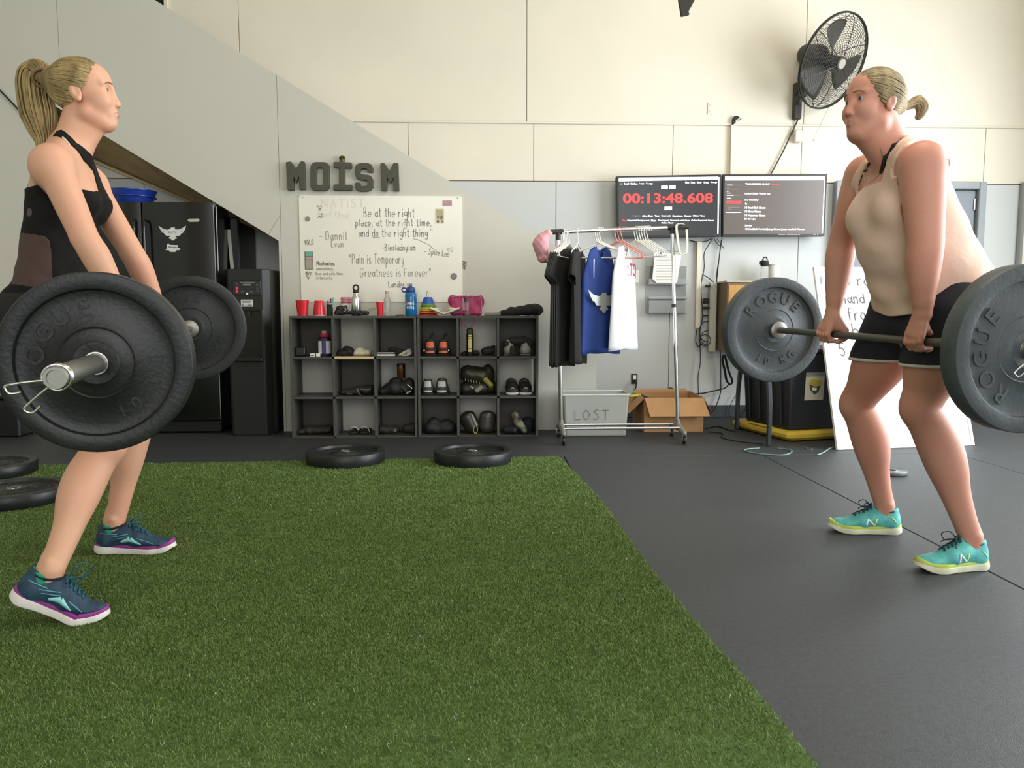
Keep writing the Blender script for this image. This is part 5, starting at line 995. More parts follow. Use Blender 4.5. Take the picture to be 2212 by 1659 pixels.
def garment(name, px, yaw, w, ln, m, label, group=None, sleeves=True, neck=.05, depth=.03, flare=1.15, fold=7, drop=.085, tank=False, phase=0.0, amp=1.0):
    """hanging top: closed tube of cloth following the hanger"""
    top = rail_at(px)-Zv*.075; d = Vector((math.cos(yaw), math.sin(yaw), 0)); e = Vector((-d.y, d.x, 0)); t = thing(name, top-Zv*ln, label, 'clothing', group)
    def sh(u): return -drop*abs(u)**1.1                     # shoulder line
    rows = []; NU, NV = 40, 22
    for j in range(NV+1):
        v = j/NV; row = []
        for i in range(NU):
            a = 2*PI*i/NU; cu, su = math.cos(a), math.sin(a); W_ = w/2*((.62+.38*min(1, v*3.2)) if tank else .96)*(1+(flare-1)*v); dp = depth*(.35+.65*min(1, v*2.5))*(1+.4*v)
            u = cu; x = u*W_; y = su*dp+.012*amp*v*math.sin(fold*a+phase)*(.4+v); z = -ln*v
            if v < .3:
                k = 1-v/.3; z += sh(min(1, abs(u))*.9)*k*(1-0)+(-.012*k)
                if abs(u) < .42: z -= (neck*(1-(u/.42)**2)*k*(1.0 if su < 0 else .45))
            z += .008*math.sin(3*a+phase)*v
            row.append(top+d*x+e*y+Zv*z)
        rows.append(row)
    mb = MB(); NN = NU; vs = [p for r in rows for p in r]; fs = [(j*NN+i, j*NN+(i+1) % NN, (j+1)*NN+(i+1) % NN, (j+1)*NN+i) for j in range(NV) for i in range(NN)]
    mb.add(vs, fs); mb.build('body', m, t, smooth=80, solid=.002)
    if sleeves:
        for s_ in (-1, 1):
            a0 = top+d*s_*w*.40-Zv*(drop+.012); a1 = top+d*s_*w*.60-Zv*(drop+.17); P = [a0.lerp(a1, k/5) for k in range(6)]; vs = []
            for k, p in enumerate(P):
                R1_ = .055+.012*k/5
                for i in range(18): q = 2*PI*i/18; ax_ = (a1-a0).normalized(); sx = ax_.cross(e).normalized(); vs.append(p+sx*R1_*math.cos(q)*1.1+e*(min(.016, depth)+.006*amp*k/5)*math.sin(q)*(1+.3*math.sin(3*q+phase)))
            MB().add(vs, [(k*18+i, k*18+(i+1) % 18, (k+1)*18+(i+1) % 18, (k+1)*18+i) for k in range(5) for i in range(18)]).build('sleeve', m, t, smooth=80, solid=.002)
    return t, top, d, e
M_hgw = mat('hanger_white', '#efeee6', .4); M_hgp = mat('hanger_pink', '#e3a79c', .4); M_shk = mat('shirt_black', '#1e1d1b', .9, bump=.2); M_bl = mat('jersey_blue', '#27448f', .75, var=.06, scale=20, bump=.2); M_wt = mat('jersey_white', '#eceef2', .8, bump=.15)
for k in range(5):
    px = 1217.5+k*3.2; lab = ['first', 'second', 'third', 'fourth', 'fifth'][k]
    hanger(px, 1.10, M_hgw, '%s white hanger from the left, inside the bunch of black shirts' % lab, 'white hangers on the rack', w=.36)
for k, (px, yaw) in enumerate(((1214.5, 1.10), (1220, 1.07), (1225.5, 1.04), (1231, 1.01))):
    garment('hanging_shirt', px, yaw, .40, .80+.01*(k % 2), M_shk, '%s black T-shirt in the bunch at the left end of the rack' % ['leftmost', 'second', 'third', 'rightmost'][k], 'black T-shirts on the rack', phase=.6, depth=.006, flare=1.1, amp=.35)
hanger(1249, 1.22, M_hgw, 'white hanger carrying the single black T-shirt', 'white hangers on the rack', w=.36)
garment('hanging_shirt', 1251, 1.28, .40, .80, M_shk, 'single black T-shirt hanging between the black bunch and the blue top', None, phase=2.0, depth=.028, flare=1.05)
for k, px in enumerate((1290, 1294.5, 1299)): hanger(px, [-.35, -.28, -.2][k], M_hgw, '%s of three white hangers over the blue sleeveless top' % ['left', 'middle', 'right'][k], 'white hangers on the rack', w=.34, drop=.09)
tb, top, d, e = garment('hanging_tank_top', 1297, .50, .27, .74, M_bl, 'royal blue sleeveless top with a silver winged emblem on the rack', None, sleeves=False, tank=True, depth=.035, flare=1.22, neck=.09, phase=.5, drop=.05, fold=5)
n_ = e if e.y < 0 else -e
def on_cloth(p2, z2, lift=.058): return top+d*p2+n_*lift+Zv*z2
M_silver = mat('silver_print', '#b9bdb6', .4, metal=.3)
axn = d if d.cross(Zv).dot(n_) > 0 else -d; ec = []
for x, y in EAG: xx = x*.00066-.015; ec.append(top+axn*xx+n_*(.052*math.sqrt(max(.05, 1-(xx/.19)**2))+.014)+Zv*(-.47+y*.00078))
em = MB().add(ec, [tuple(range(len(ec)))]).build('winged_emblem', mat('silver_print', '#b9bdb6', .4, metal=.3), tb, solid=.0015)
mb = MB(); 
for s_ in (-1, 1): mb.prism([(-.004, 0), (.004, 0), (.002, -.12), (-.002, -.12)], on_cloth(s_*.085, -.12, .045), d if d.cross(Zv).dot(n_) > 0 else -d, Zv, .002)
mb.build('white_trim', M_white, tb)
tw, top, d, e = garment('hanging_tank_top', 1349, .98, .30, .72, M_wt, 'white sleeveless top with red letters on the rack', None, sleeves=False, tank=True, depth=.035, flare=1.3, neck=.09, phase=1.5, drop=.05, fold=4)
n_ = e if e.y < 0 else -e; ax_ = d if d.cross(Zv).dot(n_) > 0 else -d; mb = MB(); p = top+n_*.070-Zv*.235-ax_*.07; put_text(mb, 'TO', p, ax_, Zv, width=.11, height=.085, bold=.03); mb.build('red_letters', mat('letter_red', '#a3213f', .6), tw)
for k, px in enumerate((1333, 1339, 1346)): hanger(px, [-.5, -.38, -.25][k], M_hgp if k != 1 else mat('hanger_salmon', '#d9837a', .4), '%s of three pink hangers over the white top' % ['left', 'middle', 'right'][k], 'pink hangers on the rack', w=.30, drop=.10)
for k in range(6): hanger(1374+k*5.4, -.62+.01*k, M_hgw, '%s of six empty white hangers at the right of the rack' % ['first', 'second', 'third', 'fourth', 'fifth', 'last'][k], 'empty white hangers on the rack', w=.26, drop=.095)
# pink cap and cream belt
cY = 5.08; p = lambda px, py, y=cY: PY(px, py, y)
F = Field(p(1140, 610)-Vector((0, .12, 0)), p(1215, 480)+Vector((0, .12, 0)), .0028, .02)
F.chain([p(1183, 508), p(1170, 528), p(1173, 555)], [.035, .055, .04], k=.02).ell(p(1172, 530), (.055, .065, .08), k=.01); F.ell(p(1193, 530), (.045, .05, .07), k=.012, op='sub')
F.econe(p(1175, 556), p(1193, 578), (.05, .008), (.045, .006), side=Y3, k=.01); F.disp(lambda x, y, z: .0012*np.sin(x*160)*np.sin(z*120)); o = F.build('cap', mat('cap_pink_cloth', '#e0a3ab', .85, bump=.2), base=p(1180, 510)); tag(o, 'pink cloth cap hooked on the left end of the clothes rack', 'cap')
mb = MB(); M_belt = mat('cream_webbing', '#cfc8ac', .8, bump=.4, bscale=200); path = [PY(1474, 484, RY-.02), PY(1462, 487, RY-.03), PY(1463, 510, RY-.035), PY(1469, 546, RY-.03), PY(1480, 549, RY-.015), PY(1484, 540, RY+.01), PY(1484, 510, RY+.02), PY(1481, 488, RY+.012)]
P = bez(path, 6, closed=True); rows = [[q+Vector((-.012, -.02, 0)) , q+Vector((.012, .02, 0))] for q in P]; rows.append(rows[0]); mb.sheet(rows); tag(mb.build('lifting_belt', M_belt, smooth=80, solid=.004), 'cream webbing strap looped over the right end of the clothes rack', 'strap')

# ------------------------------------------------------------------ LOST bin and cardboard box
M_bin = mat('frosted_plastic', '#d6d8d0', .35, trans=.35, alpha=.8, var=.05, scale=4)
yb = PF(1280, 943).y; bl, br_ = pxx(1222, yb, 900), pxx(1352, yb, 900); zt_b = pz(853, yb); ln_ = thing('storage_bin', ((bl+br_)/2, yb+.15, 0), 'translucent plastic bin with LOST written on it, behind the rack', 'bin')
def tub(x0, x1, y0, y1, z1, g, m, t, th=.004, nm='bin_wall', z0=.001):
    mb = MB(); B = [Vector((x0, y0, z0)), Vector((x1, y0, z0)), Vector((x1, y1, z0)), Vector((x0, y1, z0))]; T = [Vector((x0-g, y0-g, z1)), Vector((x1+g, y0-g, z1)), Vector((x1+g, y1+g, z1)), Vector((x0-g, y1+g, z1))]
    mb.add(B+T, [(0, 3, 2, 1), (0, 1, 5, 4), (1, 2, 6, 5), (2, 3, 7, 6), (3, 0, 4, 7)]); return mb.build(nm, m, t, solid=th, bevel=.012)
tub(bl, br_, yb, yb+.22, zt_b, .018, M_bin, ln_); mb = MB(); mb.tube([Vector((bl-.022, yb-.022, zt_b)), Vector((br_+.022, yb-.022, zt_b)), Vector((br_+.022, yb+.24, zt_b)), Vector((bl-.022, yb+.24, zt_b))], .007, 8, closed=True); mb.build('rim', mat('rim_frost', '#dfe0d8', .4), ln_)
tt = Vector((0, -.018, zt_b)).normalized(); q = c2(325, 1425, yb-.012); handwrite('LOST', q, X3, tt, -Y3, (580-325)/3.19*kx(yb), M_ink, ln_, height=68/3.19*kx(yb), pen=.003)
mb = MB(); [mb.ball(c2(x, y, yb-.004), (rr_, .003, rr_*.6), 8) for x, y, rr_ in ((460, 1440, .006), (520, 1450, .009), (570, 1446, .008), (500, 1475, .006))]; mb.build('smudge', mat('smudge_grey', '#7d7d76', .9), ln_)['kind'] = 'stuff'
tape = MB(); q0, q1 = c2(183, 1375, yb+.1), c2(205, 1330, yb+.1); MB().bx((bl-.026, yb+.06, q0.z), (bl-.020, yb+.12, q1.z)).build('paper_label', mat('brown_label', '#94805f', .8), ln_)
M_card = mat('cardboard', '#b98d60', .85, var=.06, scale=10, bump=.1); M_card2 = mat('cardboard_inside', '#a88058', .9)
yk = PF(1460, 933).y; kx0, kx1 = pxx(1392, yk, 900), pxx(1519, yk, 900); kd = .42; zk = pz(861, yk); kb = thing('cardboard_box', ((kx0+kx1)/2, yk+kd/2, 0), 'open cardboard box with flaps hanging out, behind the rack', 'box')
M = [(kx0, yk), (kx1, yk), (kx1, yk+kd), (kx0, yk+kd)]
for i, nm in enumerate(('front', 'right', 'back', 'left')):
    a, b = M[i], M[(i+1) % 4]; mb = MB(); mb.add([(a[0], a[1], .001), (b[0], b[1], .001), (b[0], b[1], zk), (a[0], a[1], zk)], [(0, 1, 2, 3)]); mb.build('box_side', M_card, kb, solid=.004)
mb = MB(); mb.bx((kx0, yk, .001), (kx1, yk+kd, .005)); mb.build('box_bottom', M_card2, kb)
def flap(P): MB().add(P, [(0, 1, 2, 3)]).build('flap', M_card, kb, solid=.004)
flap([(kx0, yk, zk), (kx1, yk, zk), (kx1+.022, yk-.09, zk-.125), (kx0+.022, yk-.09, zk-.125)])
flap([(kx1, yk, zk), (kx1, yk+kd, zk+.01), (kx1+.09, yk+kd-.06, zk-.095), (kx1+.085, yk+.08, zk-.115)])
flap([(kx0, yk, zk), (kx0, yk+kd, zk), (kx0-.105, yk+kd-.05, zk-.115), (kx0-.105, yk+.05, zk-.12)])
flap([(kx0, yk+kd, zk), (kx1, yk+kd, zk), (kx1-.01, yk+kd+.05, zk+.02), (kx0+.02, yk+kd+.05, zk+.01)])
F = Field((kx0+.02, yk+.1, .0), (kx1, yk+kd, zk+.12), .004, .02); q = PY(1375, 858, yk+.25); 
gl = thing('work_glove', PY(1378, 862, yk+.22), 'yellow and black glove resting on the back flap of the cardboard box', 'glove'); a = PY(1362, 856, yk+.22); b = PY(1385, 854, yk+.22); c = PY(1404, 861, yk+.22)
F = Field(a-Vector((.05, .06, .05)), c+Vector((.05, .06, .06)), .0028, .02); F.econe(b, c, (.03, .012), (.03, .006), side=Y3, k=0); F.build('cuff', mat('glove_black', '#3a3c36', .7), gl); F = Field(a-Vector((.05, .06, .05)), b+Vector((.05, .06, .05)), .0028, .02); F.econe(a, b-X3*.015, (.02, .01), (.028, .012), side=Y3, k=0); F.build('fingers', mat('glove_lime', '#c5cf5a', .6), gl)

# ------------------------------------------------------------------ wall fittings on the far wall
def plate_on_wall(name, x0, y0, x1, y1, m, label, cat, th=.006, Y=FY):
    a = PY(x0, y1, Y); b = PY(x1, y0, Y); t = thing(name, (a+b)/2, label, cat); MB().bx((a.x, Y-th, a.z), (b.x, Y-.0005, b.z), bev=.002).build('cover_plate', m, t); return t, a, b
t, a, b = plate_on_wall('light_switch', 1363, 584, 1380, 611, M_white, 'white light switch plate on the wall behind the empty hangers', 'switch'); c = (a+b)/2; MB().bx((c.x-.005, FY-.012, c.z-.012), (c.x+.005, FY-.006, c.z+.012), bev=.001).build('toggle', mat('switch_dark', '#8a877f', .5), t)
t, a, b = plate_on_wall('power_outlet', 1363, 807, 1377, 829, mat('outlet_dark', '#3b3935', .5), 'dark power outlet with a plugged-in cord above the cardboard box', 'outlet'); c = (a+b)/2; MB().bx((c.x-.012, FY-.011, c.z-.02), (c.x+.014, FY-.006, c.z+.03), bev=.004).build('socket_face', M_white, t)
mb = MB(); mb.bx(c+Vector((-.012, -.045, -.034)), c+Vector((.018, -.006, -.005)), bev=.004); pl_ = mb.build('plug', M_black, t)
tag(MB().tube(bez([PY(1374, 826, FY-.035), PY(1374, 836, FY-.03), PY(1369, 846, FY-.03), PY(1368, 858, FY-.1)], 6), .005, 8).build('black_cable', M_black, smooth=60), 'short black cord dropping from the outlet behind the cardboard box', 'cord')
t, a, b = plate_on_wall('wall_outlet', 1528, 222, 1541, 247, M_cream, 'cream painted outlet plate high on the wall left of the fan', 'outlet', .008); c = (a+b)/2
for dz in (-.022, .022): MB().bx((c.x-.009, FY-.010, c.z+dz-.008), (c.x+.009, FY-.008, c.z+dz+.008), bev=.003).build('socket', mat('socket_cream', '#ded6c2', .5), t)
p = PY(1720, 296, FY); t = thing('junction_box', p, 'cream junction box below the wall fan', 'junction box'); MB().box(p+Vector((0, -.025, 0)), (.062, .05, .10), bev=.006).build('box_body', M_cream, t); MB().box(p+Vector((0, -.052, 0)), (.05, .004, .088), bev=.002).build('cover', M_cream, t)
def raceway(x, y0, y1, w, label):
    a = PY(x, y0, FY); b = PY(x, y1, FY); t = thing('cable_raceway', b, label, 'raceway'); MB().bx((a.x-w/2, FY-.03, b.z), (a.x+w/2, FY-.0005, a.z), bev=.004).build('channel', M_cream, t); mb = MB(); mb.bx((a.x-w/2-.002, FY-.034, b.z+.0), (a.x+w/2+.002, FY-.0305, a.z), bev=.001); mb.build('cover_strip', M_cream, t); return t
raceway(1509, 523, 708, .034, 'pale vertical cable raceway below the gap between the screens'); raceway(1580, 272, 378, .016, 'thin cream raceway running up the wall above the screens')
mb = MB(); q = lambda x, y: PY(x, y, FY-.025); mb.tube(bez([q(1583, 270), q(1583, 258), q(1589, 252), q(1595, 254), q(1585, 259), q(1588, 262), q(1583, 268)], 5), .007, 8); mb.tube(bez([q(1588, 256), q(1596, 254), q(1601, 256), q(1595, 260)], 4), .003, 6); tag(mb.build('cable_knot', M_blk2, smooth=60), 'tangle of dark cable bursting from the top of the thin raceway', 'cable')
# file pockets and clipboard
pk = thing('file_pockets', PY(1435, 640, FY), 'clear plastic wall file pockets with papers, behind the rack', 'file holder'); M_acr = mat('acrylic', '#d9dcd8', .15, trans=.6, alpha=.5)
for y0, y1 in ((603, 615), (640, 646), (650, 676)):
    a = PY(1398, y1, FY); b = PY(1481, y0, FY); mb = MB(); mb.bx((a.x, FY-.065, a.z), (b.x, FY-.061, b.z)); mb.bx((a.x, FY-.061, a.z), (b.x, FY-.001, a.z+.003)); mb.build('pocket', M_acr, pk)
a = PY(1393, 676, FY); b = PY(1483, 575, FY); MB().bx((a.x, FY-.004, a.z), (b.x, FY-.0005, b.z)).build('back_sheet', M_acr, pk)
cb = thing('clipboard', PY(1436, 610, FY-.07), 'sheaf of ruled papers clipped above the file pockets', 'papers'); mb = MB(); P = [(1415, 545), (1470, 552), (1461, 611), (1418, 611), (1409, 602)]; V_ = [PY(x, y, FY-.072) for x, y in P]
for k in range(3): MB().add([v+Vector((.004*k, .003*k, .002*k)) for v in V_], [(4, 3, 2, 1, 0)]).build('paper_sheet', _M['paper'] if 'paper' in _M else M_white, cb, solid=.0015)
MB().cyl(PY(1425, 541, FY-.06), PY(1465, 543, FY-.06), .004, n=10).build('clip_bar', M_steel, cb); MB().box(PY(1429, 546, FY-.077), (.016, .006, .02), bev=.002).build('clip', M_black, cb)
mb = MB(); [mb.bx(PY(1418, y, FY-.075), PY(1460, y-.8, FY-.0745)) for y in range(556, 606, 6)]; mb.build('ruled_line', mat('rule_grey', '#a9a7a4', .8), cb)['kind'] = 'stuff'

# ------------------------------------------------------------------ cables hanging below the screens
def cable(pts, r, label, Y=FY-.03, m=None, nm='cable', grp='black cables below the screens'):
    o = MB().tube(bez([PY(p[0], p[1], Y if len(p) < 3 else p[2]) for p in pts], 6), r, 6).build(nm, m or M_black, smooth=60); tag(o, label, 'cable', grp); return o
cable([(1490, 519), (1510, 523), (1528, 520), (1538, 514)], .004, 'cable sagging along the lower edge of the left screen')
cable([(1540, 514), (1530, 530), (1521, 548), (1521, 580), (1514, 620), (1518, 680), (1512, 720), (1513, 780), (1508, 815), (1510, 870)], .0035, 'cable from between the screens down the right of the raceway to the floor')
cable([(1560, 514), (1555, 545), (1551, 580), (1547, 620), (1545, 660), (1550, 700), (1556, 760), (1557, 820), (1556, 850), (1545, 880), (1535, 893)], .004, 'thick cable falling from between the screens past the power strip')
cable([(1558, 518), (1553, 560), (1548, 600), (1555, 640), (1559, 680), (1550, 700)], .0035, 'cable looping beside the wooden cabinet')
cable([(1543, 516), (1551, 528), (1558, 532)], .003, 'short stub of cable at the left behind the screens'); cable([(1549, 516), (1557, 527), (1564, 537)], .003, 'short stub of cable at the right behind the screens')
cable([(1516, 592), (1530, 600), (1542, 610), (1548, 616)], .0035, 'cable bridging from the raceway to the power strip')
for k, (cx, cy, rx, ry) in enumerate(((1526, 716, 15, 22), (1531, 730, 18, 16), (1523, 735, 12, 12))):
    Pq = [PY(cx+rx*math.cos(u), cy+ry*math.sin(u), FY-.05-.01*k) for u in np.linspace(0, 2*PI, 22, endpoint=False)]; tag(MB().tube(Pq, .0042, 6, closed=True).build('cable_coil', M_black, smooth=60), '%s loop of the coiled black cable hanging by the power strip' % ['upper', 'large lower', 'small inner'][k], 'cable', 'coiled cable loops')
cable([(1505, 712), (1503, 735), (1508, 748), (1518, 742)], .004, 'cable hook at the foot of the raceway')
hb = [(1562, 766), (1559, 778), (1564, 800), (1568, 822), (1576, 830), (1580, 822), (1572, 800), (1566, 775), (1562, 766)]
mb = MB(); [mb.tube(bez([PY(x+k*1.6, y+(k % 2), FY-.06-.005*k) for x, y in hb], 5), .0035, 6) for k in range(3)]; ob = mb.build('cable_hank', M_black, smooth=60); ob['kind'] = 'thing'; tag(ob, 'hank of black cable tied up with pale ties left of the far plate', 'cable')
cable([(1444, 848), (1447, 838), (1460, 842), (1490, 850), (1515, 850), (1545, 844), (1566, 838), (1576, 828)], .005, 'thick black cable running along the wall above the cardboard box')
cable([(1593, 850), (1584, 862), (1576, 880), (1575, 895), (1583, 904)], .0025, 'thin cable curling down behind the stand leg'); cable([(1622, 886), (1612, 884), (1604, 894), (1604, 904)], .004, 'cable loop between the stand leg and the black bin')
def fcable(pts, r, label, m=None): P = [PF(x, y, r+.0015) for x, y in pts]; tag(MB().tube(bez(P, 8), r, 6).build('floor_cable', m or M_black, smooth=60), label, 'cable', 'cables on the rubber floor')
M_gc = mat('grey_green_cable', '#6d8882', .5)
fcable([(1525, 925), (1545, 921), (1562, 924), (1580, 930), (1600, 931)], .005, 'black cable lying on the floor right of the cardboard box'); fcable([(1530, 933), (1560, 936), (1558, 943), (1572, 949), (1610, 955), (1650, 959)], .004, 'dark cable snaking from the box towards the stand leg')
fcable([(1640, 968), (1615, 970), (1608, 973), (1625, 978), (1660, 982), (1690, 983), (1707, 979), (1708, 972), (1680, 968)], .0045, 'grey-green cable loop on the floor before the metal stand', M_gc); fcable([(1735, 965), (1748, 970), (1756, 970)], .003, 'short pale cable end on the floor beside the yellow base', M_gc); fcable([(1765, 983), (1778, 978), (1790, 970), (1802, 966)], .0045, 'grey-green cable curling up to the leaning whiteboard', M_gc)
# power strip
a = PY(1536, 610, FY-.05); b = PY(1541, 760, FY-.05); ps = thing('power_strip', b, 'pale vertical power strip with black plugs left of the wooden cabinet', 'power strip'); MB().bx((a.x-.012, FY-.07, b.z), (b.x+.012, FY-.03, a.z), bev=.004).build('housing', mat('strip_pale', '#b5b2a6', .5), ps)
for k, (x, y, w_, h_) in enumerate(((1525, 650, .045, .045), (1526, 665, .05, .02), (1529, 618, .04, .02), (1524, 682, .04, .012))): MB().box(PY(x, y, FY-.075), (w_, .04, h_), bev=.005).build('plug', M_blk2, ps)
# wooden cabinet with bottle and jar on top
cY0 = 5.98; a = PY(1567, 760, cY0); b = PY(1700, 610, cY0); wc = thing('wooden_cabinet', ((a.x+b.x)/2, 6.1, a.z), 'small wall-mounted wooden cabinet half hidden by the far plate on the right', 'cabinet')
MB().bx((a.x, cY0, a.z), (b.x, FY-.001, b.z), bev=.003).build('carcass', mat('cabinet_side', '#7a6a50', .6, var=.1, scale=8), wc); MB().bx((a.x+.01, cY0-.008, a.z+.01), (b.x-.01, cY0, b.z-.02), bev=.002).build('door', mat('honey_wood', '#c8954f', .5, var=.12, scale=5, stretch=(6, 1, 1)), wc)
mb = MB(); mb.bx((a.x-.01, cY0-.014, b.z), (b.x+.01, FY-.001, b.z+.012), bev=.002); mb.build('top_board', mat('pale_top', '#cfc5ac', .6), wc); zt_c = b.z+.012
for x in (1571, 1597): q = PY(x, 606, cY0); MB().box((q.x, cY0+.02, zt_c+.004), (.028, .02, .008), bev=.002).build('top_bracket', M_steel, wc)
p = Vector((pxx(1651, 6.08, 600), 6.08, zt_c)); t = thing('shaker_bottle', p, 'clear tall bottle with a black flip cap on the wooden cabinet', 'bottle'); mb = MB(); mb.lathe([(0, .001), (.03, .001), (.033, .006), (.031, .15), (.026, .17)], p, n=26); mb.build('bottle_body', mat('smoky_clear', '#e9ebea', .1, trans=.7, alpha=.65), t, smooth=60)
mb = MB(); zt_p = pz(570, 6.08)-p.z; mb.lathe([(.029, zt_p-.015), (.032, zt_p-.012), (.032, zt_p+.02), (.026, zt_p+.032), (0, zt_p+.034)], p, n=24); mb.tube(bez([p+Vector(v) for v in ((-.02, 0, zt_p+.03), (-.008, 0, zt_p+.055), (.012, 0, zt_p+.055), (.022, 0, zt_p+.03))], 5), .005, 8); mb.box(p+Vector((-.034, 0, zt_p+.012)), (.02, .02, .03), bev=.004); mb.build('flip_cap', M_blk2, t, smooth=50)
p = Vector((pxx(1672, 6.1, 600), 6.1, zt_c)); t = thing('white_jar', p, 'translucent white jar beside the clear bottle on the wooden cabinet', 'jar'); H_ = pz(570, 6.1)-p.z; mb = MB(); mb.lathe([(0, 0), (.044, 0), (.047, .006), (.047, H_*.93), (.044, H_*.95)], p, n=30); mb.build('jar_body', mat('milky', '#dcdcd4', .4), t, smooth=50); mb = MB(); mb.lathe([(.046, H_*.95), (.049, H_*.955), (.049, H_), (.044, H_+.003), (0, H_+.003)], p, n=30); mb.build('lid', mat('milky_lid', '#e6e5dd', .4), t, smooth=50)
# two-legged stand
f1, f2 = PF(1592, 928), PF(1660, 964); so = thing('metal_stand', (f1+f2)/2, 'dark metal stand with two curved legs beside the black tote', 'stand'); M_st = mat('stool_metal', '#34393e', .45, metal=.3)
t1, t2 = f1+(f2-f1)*.12+Zv*.62, f2-(f2-f1)*.12+Zv*.62; dd = unit_(f2-f1); ee = Vector((-dd.y, dd.x, 0))
MB().box((t1+t2)/2+Zv*.012, ((t2-t1).length+.2, .13, .024), Matrix((dd, ee, Zv)).transposed(), bev=.005).build('top_board', M_st, so)
for ft, tp, sg in ((f1, t1, -1), (f2, t2, 1)):
    P = bez([Vector((ft.x, ft.y, .006)), ft.lerp(tp, .45)+dd*sg*.035+Zv*0, ft.lerp(tp, .8)+dd*sg*.012, tp], 6); rows = []
    for k, p in enumerate(P): w_ = .019-.004*abs(k/len(P)-.5); rows.append([p+dd*w_+ee*.012, p-dd*w_+ee*.012, p-dd*w_-ee*.012, p+dd*w_-ee*.012])
    mb = MB(); n = len(P); mb.add([q for r in rows for q in r], [(k*4+i, k*4+(i+1) % 4, (k+1)*4+(i+1) % 4, (k+1)*4+i) for k in range(n-1) for i in range(4)]+[(3, 2, 1, 0), (n*4-4, n*4-3, n*4-2, n*4-1)]); mb.build('leg', M_st, so, bevel=.002)
# black bin on its yellow base, sticker
C = PF(1704, 952); Lp = PF(1612, 928); e1 = (Lp-C).normalized(); e2 = Vector((-e1.y, e1.x, 0)); e2 = e2 if e2.x > 0 else -e2; w1, w2_ = .52, .46; hz = .07; zt_ = .60
bn = thing('storage_tote', C+e1*w1/2+e2*w2_/2, 'black ribbed storage tote with a yellow picture label, on a yellow base', 'bin'); M_tote = mat('tote_black', '#23272a', .5, var=.08, scale=6)
def PQ(a, b, z, g=0): return C+e1*(a+g*(1 if a > w1/2 else -1))+e2*(b+g*(1 if b > w2_/2 else -1))+Zv*z
B = [PQ(0, 0, hz), PQ(w1, 0, hz), PQ(w1, w2_, hz), PQ(0, w2_, hz)]; T = [PQ(0, 0, zt_, .03), PQ(w1, 0, zt_, .03), PQ(w1, w2_, zt_, .03), PQ(0, w2_, zt_, .03)]
MB().add(B+T, [(0, 3, 2, 1), (4, 5, 6, 7), (0, 1, 5, 4), (1, 2, 6, 5), (2, 3, 7, 6), (3, 0, 4, 7)]).build('tote_body', M_tote, bn, bevel=.012)
Mf = Matrix((e1, e2, Zv)).transposed(); MB().box(C+e1*w1/2+e2*w2_/2+Zv*(zt_+.012), (w1+.10, w2_+.10, .026), Mf, bev=.008).build('lid', M_tote, bn)
for k in range(4):
    a = .07+k*.125; mb = MB(); mb.add([PQ(a, 0, hz+.03)-e2*.001, PQ(a+.05, 0, hz+.03)-e2*.001, PQ(a+.05, 0, zt_-.05)-e2*.026, PQ(a, 0, zt_-.05)-e2*.026, PQ(a, 0, hz+.03)-e2*.02, PQ(a+.05, 0, hz+.03)-e2*.02, PQ(a+.05, 0, zt_-.05)-e2*.046, PQ(a, 0, zt_-.05)-e2*.046], [(0, 1, 2, 3), (7, 6, 5, 4), (4, 5, 1, 0), (5, 6, 2, 1), (6, 7, 3, 2), (7, 4, 0, 3)]); mb.build('rib', M_tote, bn, bevel=.004)
yb_ = thing('yellow_base', PQ(w1/2, w2_/2, 0), 'flat yellow plastic base under the black tote', 'base'); mb = MB(); mb.box(C+e1*(w1/2+.03)+e2*(w2_/2+.02)+Zv*.038, (w1+.18, w2_+.14, .062), Mf, bev=.02); mb.build('platform', mat('yellow_plastic', '#d1b23f', .5, var=.1, scale=8), yb_); mb = MB(); mb.box(C+e1*(w1/2+.03)-e2*.03+Zv*.07, (w1*.5, .04, .012), Mf, bev=.005); mb.build('grip', _M['yellow_plastic'], yb_)
lc_ = [PQ(0, .16, .30), ]; s0 = C-e1*.0; fc = -e1
def onface(b, z): f = (z-hz)/(zt_-hz); return C+e2*b+e1*(-.03*f-.003)+Zv*z
stx = thing('tote_label', onface(.18, .33), 'white picture label showing a yellow-lidded tote, stuck on the black tote', 'label'); dn = (onface(.1, .4)-onface(.1, .3)).normalized()
b0, z0_, wS, hS = .10, .275, .15, .19
def fq(u0, v0, u1, v1, m, nm, lift): 
    P = [onface(b0+u*wS, z0_+v*hS)-e1*lift for u, v in ((u0, v0), (u1, v0), (u1, v1), (u0, v1))]; o = MB().add(P, [(0, 1, 2, 3)]).build(nm, m, stx, solid=.0008); return o
fq(0, 0, 1, 1, mat('label_cream', '#cfcab5', .6), 'paper', .0); fq(0, .86, 1, 1, mat('label_grey', '#8f9186', .6), 'top_band', .001)
def fp(poly, m, nm, lift): P = [onface(b0+u*wS, z0_+v*hS)-e1*lift for u, v in poly]; MB().add(P, [tuple(range(len(P)))]).build(nm, m, stx, solid=.0008)
fp([(.16, .62), (.30, .76), (.90, .70), (.84, .54), (.5, .5)], mat('label_yellow', '#c2ad45', .6), 'printed_lid', .0016); fp([(.20, .58), (.5, .48), (.82, .52), (.70, .28), (.52, .20), (.28, .36)], mat('label_brown', '#4d4630', .6), 'printed_tote', .0014); fp([(.36, .36), (.6, .32), (.62, .44), (.38, .46)], M_white, 'printed_word', .002)
